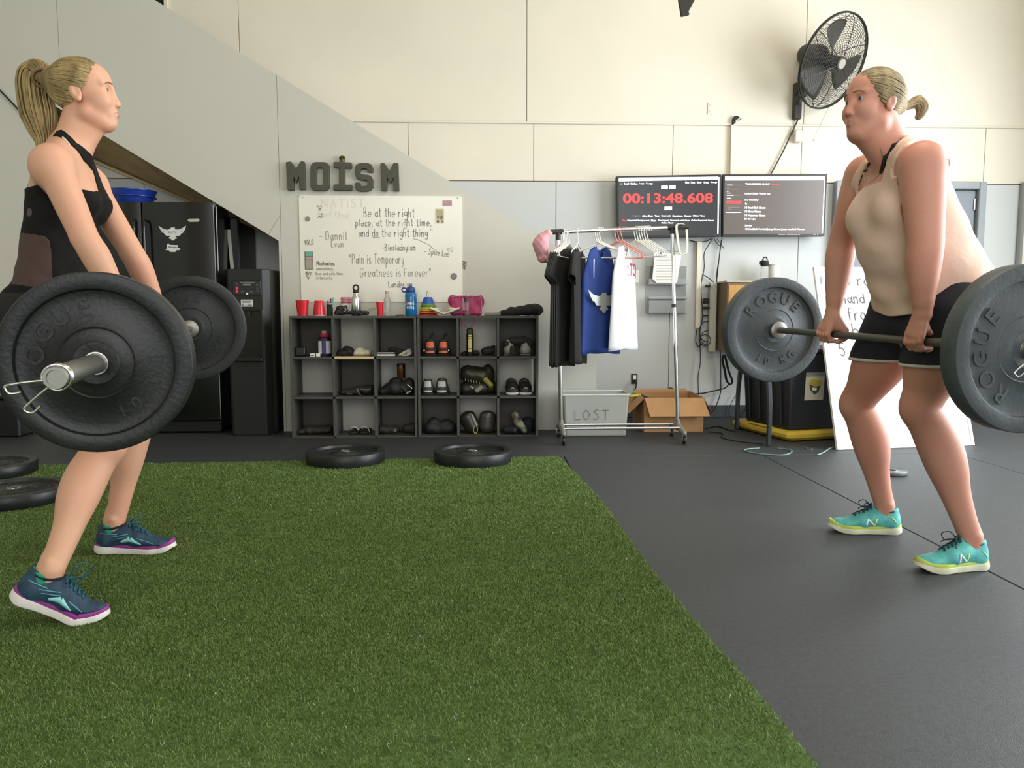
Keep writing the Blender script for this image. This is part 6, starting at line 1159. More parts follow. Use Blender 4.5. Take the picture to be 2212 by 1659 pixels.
# small white board behind, and the big leaning whiteboard
sbY = 6.05; a = PY(1700, 833, sbY); b = PY(1800, 757, sbY); sb = thing('small_whiteboard', ((a.x+b.x)/2, sbY, a.z), 'low white panel with a faint scribble behind the far plate, dark bar on top', 'whiteboard'); MB().bx((a.x, sbY, a.z-.35), (b.x, sbY+.012, b.z)).build('panel', mat('cool_white', '#e3e8ec', .4), sb); MB().bx((a.x-.01, sbY-.012, b.z), (b.x+.01, sbY+.02, b.z+.045), bev=.004).build('top_bar', mat('bar_dark', '#3b3e40', .5), sb)
for k in range(2): MB().bx(((a.x if k == 0 else b.x-.02), sbY, 0), ((a.x+.02 if k == 0 else b.x), sbY+.02, a.z-.35)).build('leg', M_steel, sb)
q = lambda x, y: PY(x, y, sbY); scribble([bez([q(1759, 800), q(1763, 790), q(1766, 800), q(1764, 806), q(1760, 800)], 4), bez([q(1769, 806), q(1771, 790), q(1775, 800), q(1778, 796), q(1782, 804)], 4)], mat('blue_grey_ink', '#aab6bd', .6), sb, -Y3, .004, 'scribble')
BL = PF(1808, 972); BR = PF(2104, 962); wv = (BR-BL); zt_w = 1.185; TLw = W(1757, 577, 5.23); zt_w = TLw.z; off = TLw-BL; off = Vector((off.x, off.y, off.z)); nv = wv.normalized(); off -= nv*off.dot(nv)*0; TRw = BR+off
lw = thing('leaning_whiteboard', (BL+BR)/2, 'large white board with handwritten workout leaning behind the right lifter', 'whiteboard'); nrm = wv.cross(off).normalized(); nrm = nrm if nrm.y < 0 else -nrm
M_lw = mat('glossy_white', '#f6f8f8', .25); bk = -nrm*.012
MB().add([BL, BR, TRw, TLw, BL+bk, BR+bk, TRw+bk, TLw+bk], [(0, 1, 2, 3), (7, 6, 5, 4), (4, 5, 1, 0), (5, 6, 2, 1), (6, 7, 3, 2), (7, 4, 0, 3)]).build('panel', M_lw, lw)
uw = wv.normalized(); vw = (off-uw*off.dot(uw)).normalized()
for p0, p1 in ((BL, TLw), (BR, TRw), (BL, BR), (TLw, TRw)): d_ = (p1-p0).normalized(); sd = nrm.cross(d_).normalized(); cen = (BL+TRw)/2; sd = sd if sd.dot(cen-p0) > 0 else -sd; P = [p0, p1, p1+sd*.018, p0+sd*.018]; MB().add([x+nrm*.001 for x in P]+[x+nrm*.008 for x in P], [(3, 2, 1, 0), (4, 5, 6, 7), (0, 1, 5, 4), (1, 2, 6, 5), (2, 3, 7, 6), (3, 0, 4, 7)]).build('edge_frame', M_white, lw)
def onb(px, py):
    r = ray(px, py); o = Vector((0, 0, CAMZ)); tq = (BL-o).dot(nrm)/r.dot(nrm); return o+r*tq+nrm*.001
for s_, x, y, x1, hh in (('5 row', 1824, 617, 1905, 26), ('5 hand', 1795, 655, 1872, 24), ('5 front', 1806, 692, 1905, 28), ('5 box', 1810, 722, 1890, 24), ('5', 1816, 768, 1832, 28)):
    p0, p1 = onb(x, y), onb(x1, y); handwrite(s_, p0, uw, vw, nrm, (p1-p0).length, M_ink, lw, height=hh*kx(5.1), pen=.008)
p0 = onb(1775, 606); Mg = Matrix((uw, vw, nrm)).transposed(); o = MB().box(p0+nrm*.010, (.022, .06, .004), Mg, bev=.001).build('grey_magnet', mat('magnet_grey', '#9fa1a0', .5)); tag(o, 'grey rectangular magnet at the upper left of the leaning whiteboard', 'magnet')

# ------------------------------------------------------------------ wall fan
c0 = PY(1799, 133, 5.93); v = ray(1799, 133).normalized(); er = v.cross(Zv).normalized(); eu = er.cross(v).normalized()
AX = (er*.94-eu*.35)*.78-v*.62; AX.normalize(); FM = frame(Zv, AX); fx, fy_ = FM.col[0], FM.col[1]; RF = .345
fan = thing('wall_fan', PY(1720, 214, FY), 'black industrial wall fan with a wire cage on the upper wall', 'fan'); M_fan = mat('fan_black', '#34322c', .5)
b0 = PY(1718, 214, FY); MB().bx((pxx(1711, FY, 214), FY-.05, pz(254, FY)), (pxx(1728, FY, 214), FY-.001, pz(174, FY)), bev=.008).build('wall_bracket', M_fan, fan)
mc = c0-AX*.27; F = Field(Vector([min(mc[i], c0[i])-.16 for i in range(3)]), Vector([max(mc[i], c0[i])+.16 for i in range(3)]), .005, .03); F.econe(mc+AX*.02, c0-AX*.16, .082, .098, k=.02).econe(c0-AX*.16, c0-AX*.09, .075, .05, k=.02).econe(mc+AX*.04, mc+AX*.0-Zv*.10, .05, .038, k=.03); F.build('motor_housing', M_fan, fan)
a_ = mc-Zv*.10; F = Field(Vector((min(a_.x, b0.x)-.1, a_.y-.12, b0.z-.1)), Vector((max(a_.x, b0.x)+.1, FY-.01, a_.z+.1)), .005, .03); F.chain([a_, Vector((b0.x+.045, (a_.y+FY)/2+.02, b0.z+.05)), Vector((b0.x, FY-.06, b0.z-.03))], [.036, .042, .03], k=.02); F.build('arm', M_fan, fan)
def ringp(R, h, n=56): return [c0+(fx*math.cos(u)+fy_*math.sin(u))*R+AX*h for u in np.linspace(0, 2*PI, n, endpoint=False)]
def dome(R, s): return s*(.078*math.sqrt(max(0, 1-(R/RF)**2)))
mb = MB(); mb.tube(ringp(RF, 0), .0075, 8, closed=True); mb.tube(ringp(RF, .014), .005, 6, closed=True); mb.build('cage_rim', M_fan, fan, smooth=60)
for s_, nm in ((1, 'front_cage'), (-1, 'back_cage')):
    mb = MB(); 
    for k in range(17): R = .065+k*(RF-.075)/17; mb.tube(ringp(R, dome(R, s_), 44), .0013 if s_ < 0 else .0019, 4, closed=True)
    for k in range(40 if s_ > 0 else 28):
        u0 = 2*PI*k/(40 if s_ > 0 else 28); mb.tube([c0+(fx*math.cos(u0+.9*(R/RF)**2)+fy_*math.sin(u0+.9*(R/RF)**2))*R+AX*dome(R, s_) for R in np.linspace(.05, RF, 9)], .0013, 4)
    for k in range(6): u0 = 2*PI*k/6; mb.tube([c0+(fx*math.cos(u0)+fy_*math.sin(u0))*R+AX*(dome(R, s_)+.002*s_) for R in np.linspace(.05, RF, 9)], .0032, 5)
    mb.build(nm, M_fan, fan)['kind'] = 'stuff'
mb = MB(); mb.lathe([(0, .012), (.045, .012), (.050, .008), (.052, 0), (.052, -.012)], c0+AX*dome(.05, 1), FM, 28); mb.build('hub_badge_ring', M_fan, fan, smooth=50)
mb = MB(); mb.lathe([(0, .0155), (.034, .0155), (.036, .012)], c0+AX*dome(.05, 1), FM, 24); mb.build('hub_badge', mat('badge_silver', '#b5b0a2', .35, metal=.4), fan, smooth=50)
for k in range(3):
    u0 = 2*PI*k/3+.35; rows = []
    for i in range(9):
        R = .05+.245*i/8; wdt = .34+.42*(i/8)-.25*(i/8)**3; rows.append([c0+(fx*math.cos(u0+wd_)+fy_*math.sin(u0+wd_))*R+AX*(-.02+.055*(wd_/.8)) for wd_ in np.linspace(-wdt, wdt, 7)])
    MB().sheet(rows).build('blade', mat('fan_blade', '#3f3c33', .5), fan, smooth=80, solid=.003)
mb = MB(); mb.cyl(c0-AX*.06, c0+AX*.03, .048, n=24); mb.build('hub', M_fan, fan, smooth=50)
tag(MB().tube(bez([PY(1724, 252, FY-.02), PY(1722, 262, FY-.02), PY(1706, 296, FY-.02), PY(1690, 330, FY-.02), PY(1664, 378, FY-.02)], 6), .006, 8).build('fan_cord', M_fan, smooth=60), 'dark power cord running from the wall fan down to the screens', 'cord')
mb = MB(); mb.tube([c0-AX*.02-Zv*RF*.98, PY(1757, 300, FY-.06)], .0012, 4); mb.ball(PY(1757, 303, FY-.06), .007, 8); mb.build('pull_chain', M_steel, fan)
# dark strap hanging from above
sY = 4.6; P = [PY(x, y, sY) for x, y in ((1455, -160), (1502, -160), (1501, 0), (1488, 24), (1490, 31), (1472, 35), (1466, 0))]; mb = MB(); mb.add(P+[p+Y3*.02 for p in P], [tuple(reversed(range(7))), tuple(range(7, 14))]+[(i, (i+1) % 7, 7+(i+1) % 7, 7+i) for i in range(7)]); st_ = mb.build('hanging_strap', mat('dark_webbing', '#33322c', .9), bevel=.004); tag(st_, 'frayed dark strap end hanging down from the ceiling at the top edge', 'strap')
MB().cyl(PY(1478, -150, sY+.01), Vector((PY(1478, -150, sY).x, sY+.01, 5.0)), .01, n=8).build('rope', _M['dark_webbing'], None).parent = st_; 
# ------------------------------------------------------------------ people
def region(B): f = Field.__new__(Field); f.h = B.h; f.lo = B.lo; f.n = B.n; f.bg = B.bg; f.a = np.full_like(B.a, B.bg); return f
import time as _t
def unit(v): return Vector(v).normalized()
def surf(px, py, F, mx=2.4, start=1.5):
    r = ray(px, py).normalized(); return F.hit(Vector((0, 0, CAMZ))+r*start, r, mx)
class Loc:
    def __init__(s, C, fw, up, sc=1.0): s.C = Vector(C); s.z = unit(up); fw = Vector(fw); s.x = unit(fw-s.z*fw.dot(s.z)); s.y = s.z.cross(s.x); s.k = sc; s.M = Matrix((s.x, s.y, s.z)).transposed()
    def __call__(s, x, y, z): return s.C+(s.x*x+s.y*y+s.z*z)*s.k
def head_prims(F, H, full=0.0):
    k = H.k
    def e(c, r, kk=.015, op='add', M=None): F.ell(H(*c), tuple(v*k for v in r), H.M if M is None else M, kk, op)
    e((-.012, 0, .032), (.094, .075, .082), .01); e((.030, 0, .030), (.062, .063, .070), .02); e((.034, 0, -.040), (.056, .059+full*.4, .076), .02)
    F.econe(H(.005, .040, -.072), H(.052, .016, -.110), .026*k+full, .018*k+full*.5, k=.02); F.econe(H(.005, -.040, -.072), H(.052, -.016, -.110), .026*k+full, .018*k+full*.5, k=.02)
    e((.062, 0, -.106), (.022, .022, .018), .015)
    for s_ in (-1, 1):
        e((.058, s_*.038, -.034), (.026, .022, .026), .025); F.econe(H(.083, s_*.012, .016), H(.070, s_*.046, .019), .010*k, .009*k, k=.012)
        e((.093, s_*.031, -.002), (.018, .017, .013), .012, 'sub')
        F.ell(H(.0705, s_*.031, -.001), .0142*k, k=.004); 
        F.ell(H(.0875, s_*.0325, -.0015), tuple(v*k for v in (.012, .0150, .0070)), H.M, .0015, 'sub')
        Me = H.M @ Matrix.Rotation(-.25, 3, 'Y'); F.ell(H(-.010, s_*.075, -.012), tuple(v*k for v in (.018, .0085, .031)), Me, .006); F.ell(H(-.004, s_*.0845, -.010), tuple(v*k for v in (.010, .006, .019)), Me, .004, 'sub'); F.ell(H(-.004, s_*.078, -.036), .0075*k, k=.005)
    F.econe(H(.087, 0, .004), H(.1000, 0, -.043), .0072*k, .0092*k, k=.015); e((.093, 0, -.046), (.012, .014, .008), .008)
    for s_ in (-1, 1): e((.093, s_*.0110, -.047), (.009, .006, .007), .005); e((.096, s_*.006, -.0550), (.004, .003, .003), .003, 'sub')
    e((.067, 0, -.074), (.023, .030, .028), .014)
    F.econe(H(.0895, 0, -.0710), H(.0855, .0215, -.0748), .0052*k, .003*k, k=.004).econe(H(.0895, 0, -.0710), H(.0855, -.0215, -.0748), .0052*k, .003*k, k=.004)
    F.econe(H(.0885, 0, -.0815), H(.0835, .019, -.0788), .006*k, .003*k, k=.004).econe(H(.0885, 0, -.0815), H(.0835, -.019, -.0788), .006*k, .003*k, k=.004)
    F.econe(H(.098, 0, -.0762), H(.0868, .0235, -.0765), .0012, .001, k=.003, op='sub').econe(H(.098, 0, -.0762), H(.0868, -.0235, -.0765), .0012, .001, k=.003, op='sub')
def face_parts(H, P, Fb, brow, iris):
    k = H.k
    for s_ in (-1, 1):
        c = H(.0705, s_*.031, -.001); ey = MB().ball(c, .0129*k, 20).build('eyeball', mat('eye_white', '#c9c0b8', .3), P, smooth=180)
        d = unit(H.x*1.0+H.y*s_*.12); M = frame(Zv, d); mb = MB(); mb.lathe([(0, .0133*k), (.0040*k, .0130*k), (.0070*k, .0116*k)], c, M, 16); mb.build('iris', mat('iris_'+iris[1:], iris, .2), ey, smooth=180)
        mb = MB(); mb.lathe([(0, .0135*k), (.0034*k, .0133*k)], c, M, 12); mb.build('pupil', M_gloss, ey, smooth=180)
        pts = [(.092, .012, .0170), (.0945, .024, .0195), (.086, .038, .0180), (.074, .048, .0105)]; Q = [Fb.hit(H(x+.03, s_*y, z+.004), -H.x, .1) or H(x, s_*y, z+.004) for x, y, z in pts]
        MB().tube(bez(Q, 5), [.0028]*8+[.0024]*5+[.0014]*3, 6).build('eyebrow', mat('brow_'+brow[1:], brow, .9), P, smooth=60)
    F = Field(H(.09, 0, -.076)-Vector((.05, .05, .05)), H(.09, 0, -.076)+Vector((.05, .05, .05)), .0014, .01); q = .0006
    F.econe(H(.0895, 0, -.0710), H(.0858, .0205, -.0746), (.0052+q)*k, .0028*k, k=.003).econe(H(.0895, 0, -.0710), H(.0858, -.0205, -.0746), (.0052+q)*k, .0028*k, k=.003)
    F.econe(H(.0885, 0, -.0815), H(.084, .0178, -.0790), (.006+q)*k, .0028*k, k=.003).econe(H(.0885, 0, -.0815), H(.084, -.0178, -.0790), (.006+q)*k, .0028*k, k=.003); F.econe(H(.098, 0, -.0762), H(.0868, .0235, -.0765), .0011, .001, k=.002, op='sub').econe(H(.098, 0, -.0762), H(.0868, -.0235, -.0765), .0011, .001, k=.002, op='sub')
    F.build('lips', mat('lips', '#b87466', .5), P)
def hair(H, P, tie, m, tail, tail_r, n_str=210, n_tail=110, loose=.012, seed=3, band='#2a2622', hl=0.0):
    rg = random.Random(seed); k = H.k; C = H(-.010, 0, .030); rad = Vector((.1005, .0815, .0895))*k; tl = Vector((H.x.dot(tie-C), H.y.dot(tie-C), H.z.dot(tie-C)))
    F = Field(C-Vector((.16, .16, .16)), C+Vector((.16, .16, .16)), .003, .03); F.ell(C, tuple(rad), H.M, 0); td = unit(tl); F.ell(C+H.M @ Vector((td.x*rad.x*.8, 0, td.z*rad.z*.8)), .035*k, k=.03); F.econe(C+H.M @ Vector((td.x*rad.x*.9, 0, td.z*rad.z*.9)), tie, .026*k, .015*k, k=.02)
    c0 = np.array(C); ax = [np.array(v) for v in (H.x, H.y, H.z)]; h0 = np.array(H.C)
    def reg(X, Y, Z):
        x = ((X-h0[0])*ax[0][0]+(Y-h0[1])*ax[0][1]+(Z-h0[2])*ax[0][2])/k; y = ((X-h0[0])*ax[1][0]+(Y-h0[1])*ax[1][1]+(Z-h0[2])*ax[1][2])/k; z = ((X-h0[0])*ax[2][0]+(Y-h0[1])*ax[2][1]+(Z-h0[2])*ax[2][2])/k
        line = np.where(z > 0, .022+hl+.50*z, .022+hl+1.15*z)-.10*np.abs(y)*0; ear = .034-np.sqrt(((x+.006)/1.0)**2+((z+.012)/1.35)**2); ear = np.where(np.abs(y) > .05, ear, -1)
        return np.maximum(np.maximum(x-line, ear), -.082-z-.3*(x+.05))*k
    def strand(X, Y, Z):
        x = (X-h0[0])*ax[0][0]+(Y-h0[1])*ax[0][1]+(Z-h0[2])*ax[0][2]-tl.x; y = (X-h0[0])*ax[1][0]+(Y-h0[1])*ax[1][1]+(Z-h0[2])*ax[1][2]; z = (X-h0[0])*ax[2][0]+(Y-h0[1])*ax[2][1]+(Z-h0[2])*ax[2][2]-tl.z
        a = np.arctan2(y, z+.0001); return .0013*np.sin(a*34+x*20)
    F.cut(reg); F.disp(strand); hb = F.build('hair', m, P)
    mb = MB()
    for i in range(n_str):
        s_ = rg.choice((-1, 1)); u = rg.random()
        if rg.random() < .72: z = .088*(1-u)-.03*u; x = .022+hl+.50*max(z, 0)+min(z, 0)*1.15; x -= rg.random()*.012; y = s_*math.sqrt(max(0, 1-(x/.1)**2-((z-.0)/.118)**2))
        else: z = -.05-.02*rg.random(); x = -.02-.06*rg.random(); y = s_*.8*rg.random()
        q0 = Vector(((x+.010)*k/rad.x, y*.8, (z-.030)*k/rad.z)); q0.normalize(); q1 = Vector((td.x, td.y+rg.uniform(-.15, .15), td.z+rg.uniform(-.12, .12))); q1.normalize()
        w = math.acos(max(-1, min(1, q0.dot(q1)))); P_ = []; lf = 1.0+rg.random()*loose*1.2
        if w < .2: continue
        for t in np.linspace(0, .93, 9):
            q = (q0*math.sin((1-t)*w)+q1*math.sin(t*w))/math.sin(w); rr = lf+.012*math.sin(t*PI)*rg.uniform(.4, 1); P_.append(C+H.M @ Vector((q.x*rad.x*rr, q.y*rad.y*rr, q.z*rad.z*rr)))
        P_.append(tie+Vector((rg.uniform(-.006, .006), rg.uniform(-.006, .006), rg.uniform(-.006, .006))))
        mb.tube(bez(P_, 2), .0016+.0008*rg.random(), 5)
    mb.build('hair_strand', m, hb, smooth=180)['kind'] = 'stuff'
    mb = MB(); tp = bez(tail, 5)
    for i in range(n_tail):
        a = rg.random()*2*PI; R = math.sqrt(rg.random()); lnn = 1-.22*rg.random()**2; P_ = []; npt = max(4, int(len(tp)*lnn)); ph = rg.random()*6
        for j in range(npt):
            t = j/(len(tp)-1); r = tail_r*(.35+.65*min(1, t*4))*(1 if t < .6 else 1-.75*(t-.6)/.4)*R; d = (tp[min(j+1, len(tp)-1)]-tp[max(j-1, 0)]).normalized(); n1 = d.orthogonal().normalized(); n1 = unit(H.y-d*H.y.dot(d)); n2 = d.cross(n1)
            P_.append(tp[j]+n1*math.cos(a)*r*1.0+n2*math.sin(a)*r+n1*.002*math.sin(ph+t*9))
        mb.tube(P_, [.0026]*(npt-2)+[.0018, .0008], 5)
    mb.build('ponytail', m, P, smooth=180)['kind'] = 'stuff'
    d = unit(tail[1]-tail[0]); M = frame(Zv, d); mb = MB()
    for q in (-.004, .003): mb.tube([tie+d*q+(M.col[0]*math.cos(u)+M.col[1]*math.sin(u))*tail_r*.55 for u in np.linspace(0, 2*PI, 20, endpoint=False)], .0045, 8, closed=True)
    mb.build('hair_tie', mat('tie_'+band[1:], band, .7), P, smooth=60)
def hand(F, wr, bp, u, fwd, inw, open_tip=None, sc=1.0, op=1.0):
    """overhand grip round the bar; u bar axis, fwd away from the body, inw along the bar towards the body's middle"""
    up = unit(wr-bp); up = unit(up-u*up.dot(u)); f = unit(fwd-u*fwd.dot(u)); f = unit(f-up*f.dot(up)); s = unit(inw)
    def Q(a, r, off): a = math.radians(a); return bp+(f*math.cos(a)+up*math.sin(a))*r+s*off
    F.econe(wr, bp+up*.020+f*.022, (.024*sc, .018*sc), (.040*sc, .0145*sc), side=s, k=.012)
    F.econe(wr-up*.002, bp+up*.035+f*.010+s*.02, .02*sc, .018*sc, k=.015); F.econe(bp+up*.045, bp+up*.024-f*.012, (.032*sc, .016*sc), (.036*sc, .009*sc), side=s, k=.012)
    for i, off in enumerate((.0295, .0095, -.0105, -.029)):
        L = (1.0, 1.08, 1.02, .86)[i]; r = .0092*sc*(1 if i < 3 else .9); K = Q(48, .033, off*sc); a1 = 48-48*L*op; a2 = a1-58*L*op; a3 = a2-52*L*op
        P1, P2, P3 = Q(a1, .0295, off*sc*.97), Q(a2, .0268, off*sc*.94), Q(a3, .0262, off*sc*.92)
        if open_tip and i in open_tip: P3 = P2-f*.030-up*.004
        F.econe(K, P1, r*1.1, r, k=.005).econe(P1, P2, r, r*.94, k=.005).econe(P2, P3, r*.94, r*.82, k=.005)
    T0 = wr*.55+(bp+up*.03+s*.03)*.45+s*.012; T1 = Q(150, .034, .046*sc); T2 = Q(205, .0275, .050*sc); T3 = Q(262, .0265, .044*sc); F.econe(Q(125, .030, .036*sc), bp+up*.030+f*.012+s*.012, .012*sc, .015*sc, k=.012); F.econe(wr-up*.02+s*.018, Q(120, .034, .040*sc), .016*sc, .013*sc, k=.012); F.econe(T0, T1, .016*sc, .0125*sc, k=.01).econe(T1, T2, .0125*sc, .011*sc, k=.005).econe(T2, T3, .011*sc, .009*sc, k=.005)
def fingernails(P, bp, wr, u, fwd, inw, m, tips, sc=1.0):
    up = unit(wr-bp); up = unit(up-u*up.dot(u)); f = unit(fwd-u*fwd.dot(u)); f = unit(f-up*f.dot(up)); s = unit(inw)
    for i, off in tips:
        L = (1.0, 1.08, 1.02, .86)[i]; a2 = math.radians(48-48*L-58*L); c = bp+(f*math.cos(a2)+up*math.sin(a2))*.0268+s*off*.94-f*.0285-up*.0115; M = Matrix((f, s, up)).transposed(); MB().ball(c, (.0075, .0052, .0016), 10, M).build('fingernail', m, P, smooth=180)

def shoe_map(ball, dr, pitch, L, mirror=1):
    dr = unit((dr[0], dr[1], 0)); sd = Zv.cross(dr); xb = L*.68; O = Vector(ball); cp, sp = math.cos(pitch), math.sin(pitch)
    def Lm(x, y, z):
        q = (x*L/.275)-xb
        if q < 0: return O+dr*(q*cp+z*sp)+sd*y*mirror+Zv*(-q*sp+z*cp)
        f = max(0, 1-q/.03); return O+dr*(q+z*sp*f)+sd*y*mirror+Zv*(z*(cp*f+(1-f)))
    ax = dr*cp-Zv*sp; nz = dr*sp+Zv*cp
    def lz(x, y, z):
        q = (x-O.x)*ax.x+(y-O.y)*ax.y+(z-O.z)*ax.z; zl = (x-O.x)*nz.x+(y-O.y)*nz.y+(z-O.z)*nz.z; return np.where(q < 0, zl, z-O.z+0*x+0*y), q
    return Lm, lz, dr, sd, xb, ax, nz
def shoe(P, ball, dr, pitch, cols, L=.275, name='running_shoe', mirror=1, label=None, logo=None, lace_len=1.0, sock=None):
    """ball: floor point under the ball of the foot; dr: toe direction; pitch: heel lift in radians"""
    Lm, lz, dr, sd, xb, ax_l, nz_l = shoe_map(ball, dr, pitch, L, mirror)
    lo = Vector([min(Lm(a, b, c)[i] for a in (-.03, .1, .30) for b in (-.07, .07) for c in (-.01, .16)) for i in range(3)]); hi = Vector([max(Lm(a, b, c)[i] for a in (-.03, .1, .30) for b in (-.07, .07) for c in (-.01, .16)) for i in range(3)])
    hh = .0022; Mh = Matrix((ax_l, sd, nz_l)).transposed(); Mt = Matrix((dr, sd, Zv)).transposed()
    def lay(name, z0, z1, g, m, par, curve=0.0, spring=0.0):
        F = Field(lo, hi, hh, .02); zc = (z0+z1)/2; t = .05
        F.ell(Lm(.039, 0, zc), (.037+g, .035+g, t), Mh, 0).econe(Lm(.042, 0, zc), Lm(.11, .003, zc), (.034+g, t), (.031+g, t), side=sd, k=.01).econe(Lm(.11, .003, zc), Lm(.185, .002, zc), (.031+g, t), (.043+g, t), side=sd, k=.01)
        F.ell(Lm(.192, .002, zc), (.055+g, .044+g, t), Mt, .01).ell(Lm(.232, -.003, zc), (.040+g, .034+g, t), Mt, .01)
        def c(x, y, z):
            zl, q = lz(x, y, z); lift = curve*np.clip((-q-.07)/.10, 0, 1)**1.5; up_ = .020*np.clip((q-.02)/.06, 0, 1)**2+.010*np.clip((-q-xb+.035)/.035, 0, 1)**2
            return np.maximum(zl-(z1+lift+up_), (z0+up_)-zl)
        F.cut(c); return F.build(name, m, par)
    sh = bpy.data.objects.new(name, None); COL.objects.link(sh); sh.parent = P; sh['_b'] = P['_b']
    if label: sh['label'] = label
    lay('outsole', .000, .021, .003, cols['sole'], sh, .010); lay('midsole_band', .016, .032, .0005, cols['band'], sh, .018)
    F = Field(lo, hi, .0022, .02)
    F.econe(Lm(.040, 0, .04), Lm(.045, 0, .088), .035, .0315, k=.015).econe(Lm(.045, 0, .055), Lm(.092, 0, .074), .0345, .0325, k=.012).econe(Lm(.05, 0, .04), Lm(.12, .003, .052), (.034, .03), (.036, .034), side=sd, k=.02).econe(Lm(.11, .003, .058), Lm(.15, .002, .050), (.031, .034), (.036, .028), side=sd, k=.02).econe(Lm(.15, .002, .042), Lm(.225, -.003, .034), (.040, .026), (.037, .017), side=sd, k=.02).ell(Lm(.242, -.004, .033), (.024, .026, .015), Matrix((dr, sd, Zv)).transposed(), .015)
    F.econe(Lm(.105, 0, .085), Lm(.112, 0, .108), (.022, .007), (.020, .005), side=sd, k=.006)
    F.ell(Lm(.062, 0, .116), (.046, .030, .034), Matrix((unit(Lm(.06, 0, 0)-Lm(.02, 0, 0)), sd, unit(Lm(.06, 0, .1)-Lm(.06, 0, 0)))).transposed(), .006, 'sub')
    nb_ = nz_l; F.cut(lambda x, y, z: .024-lz(x, y, z)[0])
    up_o = F.build('upper', cols['upper'], sh)
    # collar lining, laces, logo laid on the upper
    mb = MB(); Q = [Lm(.062+.044*math.cos(a), .0300*math.sin(a), .0905+.007*abs(math.cos(a))+.004*math.cos(a)) for a in np.linspace(0, 2*PI, 26, endpoint=False)]; mb.tube(Q, .0052, 8, closed=True); mb.build('collar', cols['collar'], sh, smooth=180)
    mb = MB(); rows = []
    def top(x, y): p = F.hit(Lm(x, y, .15), -nb_ if x < xb-.0 else -Zv, .2); return (p or Lm(x, y, .08))+Zv*.0022
    for i, x in enumerate((.118, .132, .146, .160, .174)): w = .017-.0008*i; mb.tube(bez([top(x, -w), top(x-.003, 0)+Zv*.002, top(x+.004, w)], 4), .0022, 6); mb.tube(bez([top(x, w), top(x-.003, 0)+Zv*.004, top(x+.004, -w)], 4), .0022, 6)
    k0 = top(.122, 0)+Zv*.006; mb.ball(k0, .006, 10)
    for s_ in (-1, 1): mb.tube(bez([k0, k0+sd*s_*.018+Zv*.020*lace_len+dr*.012*lace_len, k0+sd*s_*.034+Zv*.010*lace_len+dr*.03*lace_len, k0+sd*s_*.028-Zv*.01+dr*.02, k0], 6), .0019, 6); mb.tube(bez([k0, k0+sd*s_*.02-Zv*.006+dr*.02, k0+sd*s_*.038-Zv*.02+dr*.03], 5), .0019, 6)
    mb.build('laces', cols['lace'], sh, smooth=180)
    def side_pt(x, z, s_, lift=.0012):
        p = F.hit(Lm(x, s_*.075, z), -sd*s_*mirror, .12); return (p+sd*s_*mirror*lift) if p else Lm(x, s_*.04, z)
    for s_ in (-1, 1):
        for nm, m, polys in logo or []:
            mb = MB()
            for a, b, w0, w1 in polys:
                N = 7; A0 = Vector((a[0], a[1])); B0_ = Vector((b[0], b[1])); d = (B0_-A0); nn_ = Vector((-d.y, d.x)).normalized(); rw = []
                for i in range(N+1): t = i/N; c = A0.lerp(B0_, t); w = w0+(w1-w0)*t; rw.append([side_pt(c.x+nn_.x*w, c.y+nn_.y*w, s_), side_pt(c.x, c.y, s_), side_pt(c.x-nn_.x*w, c.y-nn_.y*w, s_)])
                mb.sheet(rw)
            mb.build(nm, m, sh, smooth=180, solid=.0012)
    if sock is not None:
        Fs = Field(lo, hi+Vector((0, 0, .03)), .0026, .02); Fs.econe(Lm(.056, 0, .06), Lm(.058, 0, .125), (.033, .036), (.0345, .0375), side=sd, k=0); nt_ = Lm(.058, 0, .101); Fs.cut(lambda x, y, z: (x-nt_.x)*nb_.x+(y-nt_.y)*nb_.y+(z-nt_.z)*nb_.z); Fs.build('sock', sock, sh)
    return Lm, sh
def proj_bar(pn, u, t): return pn+u*t
def bar_at_depth(pn, u, d):
    return pn+u*((d-pn.dot(F0))/u.dot(F0))

def torso_prims(F, J, T, k=.012):
    lat, fw, upv = T['lat'], T['fw'], T['up']
    F.econe(J['pel']-upv*.055, J['pel']+upv*.055, (T['hipw'], T['hipd']), (T['hipw']*.93, T['hipd']*.93), side=lat, k=k)
    F.econe(J['pel']+upv*.05, J['waist'], (T['hipw']*.9, T['hipd']*.92), (T['ww'], T['wd']), side=lat, k=k)
    F.econe(J['waist'], J['chest'], (T['ww'], T['wd']), (T['cw'], T['cd']), side=lat, k=k)
    F.econe(J['chest'], J['neck']-upv*.055, (T['cw'], T['cd']), (T['cw']*.72, T['cd']*.62), side=lat, k=k)
    for s_ in (-1, 1):
        F.ell(J['chest']+lat*s_*.070+fw*T['bust'][0]-upv*T['bust'][1], (T['bust'][2],)*3, k=.03)
        F.ell(J['pel']+lat*s_*.070-fw*T['butt'][0]-upv*.02, (T['butt'][1],)*3, k=.04)
    for q in ('shn', 'shf'):
        F.econe(J['neck']-upv*.02, J[q]+upv*.008, .046, .046, k=.035); F.econe(J['neck']-upv*.07+(J[q]-J['neck'])*.3, J[q]-upv*.02, .055, .052, k=.035); F.econe(J['chest']+(J[q]-J['chest'])*.35, J[q]-upv*.01, .07, .050, k=.035)
def limb(F, pts, rs):
    P = bez(pts, 4); R = [v.x for v in bez([Vector((x, 0, 0)) for x in rs], 4)]
    for i in range(len(P)-1): F.econe(P[i], P[i+1], R[i]-.001, R[i+1]-.001, k=.006)
def merge(F, G, k):
    hh = np.maximum(k-np.abs(F.a-G.a), 0)/k; F.a = np.minimum(F.a, G.a)-hh*hh*k*.25
def leg_prims(F0, J, T, k=.02):
    F = region(F0); _legs(F, J, T, k); merge(F0, F, .025)
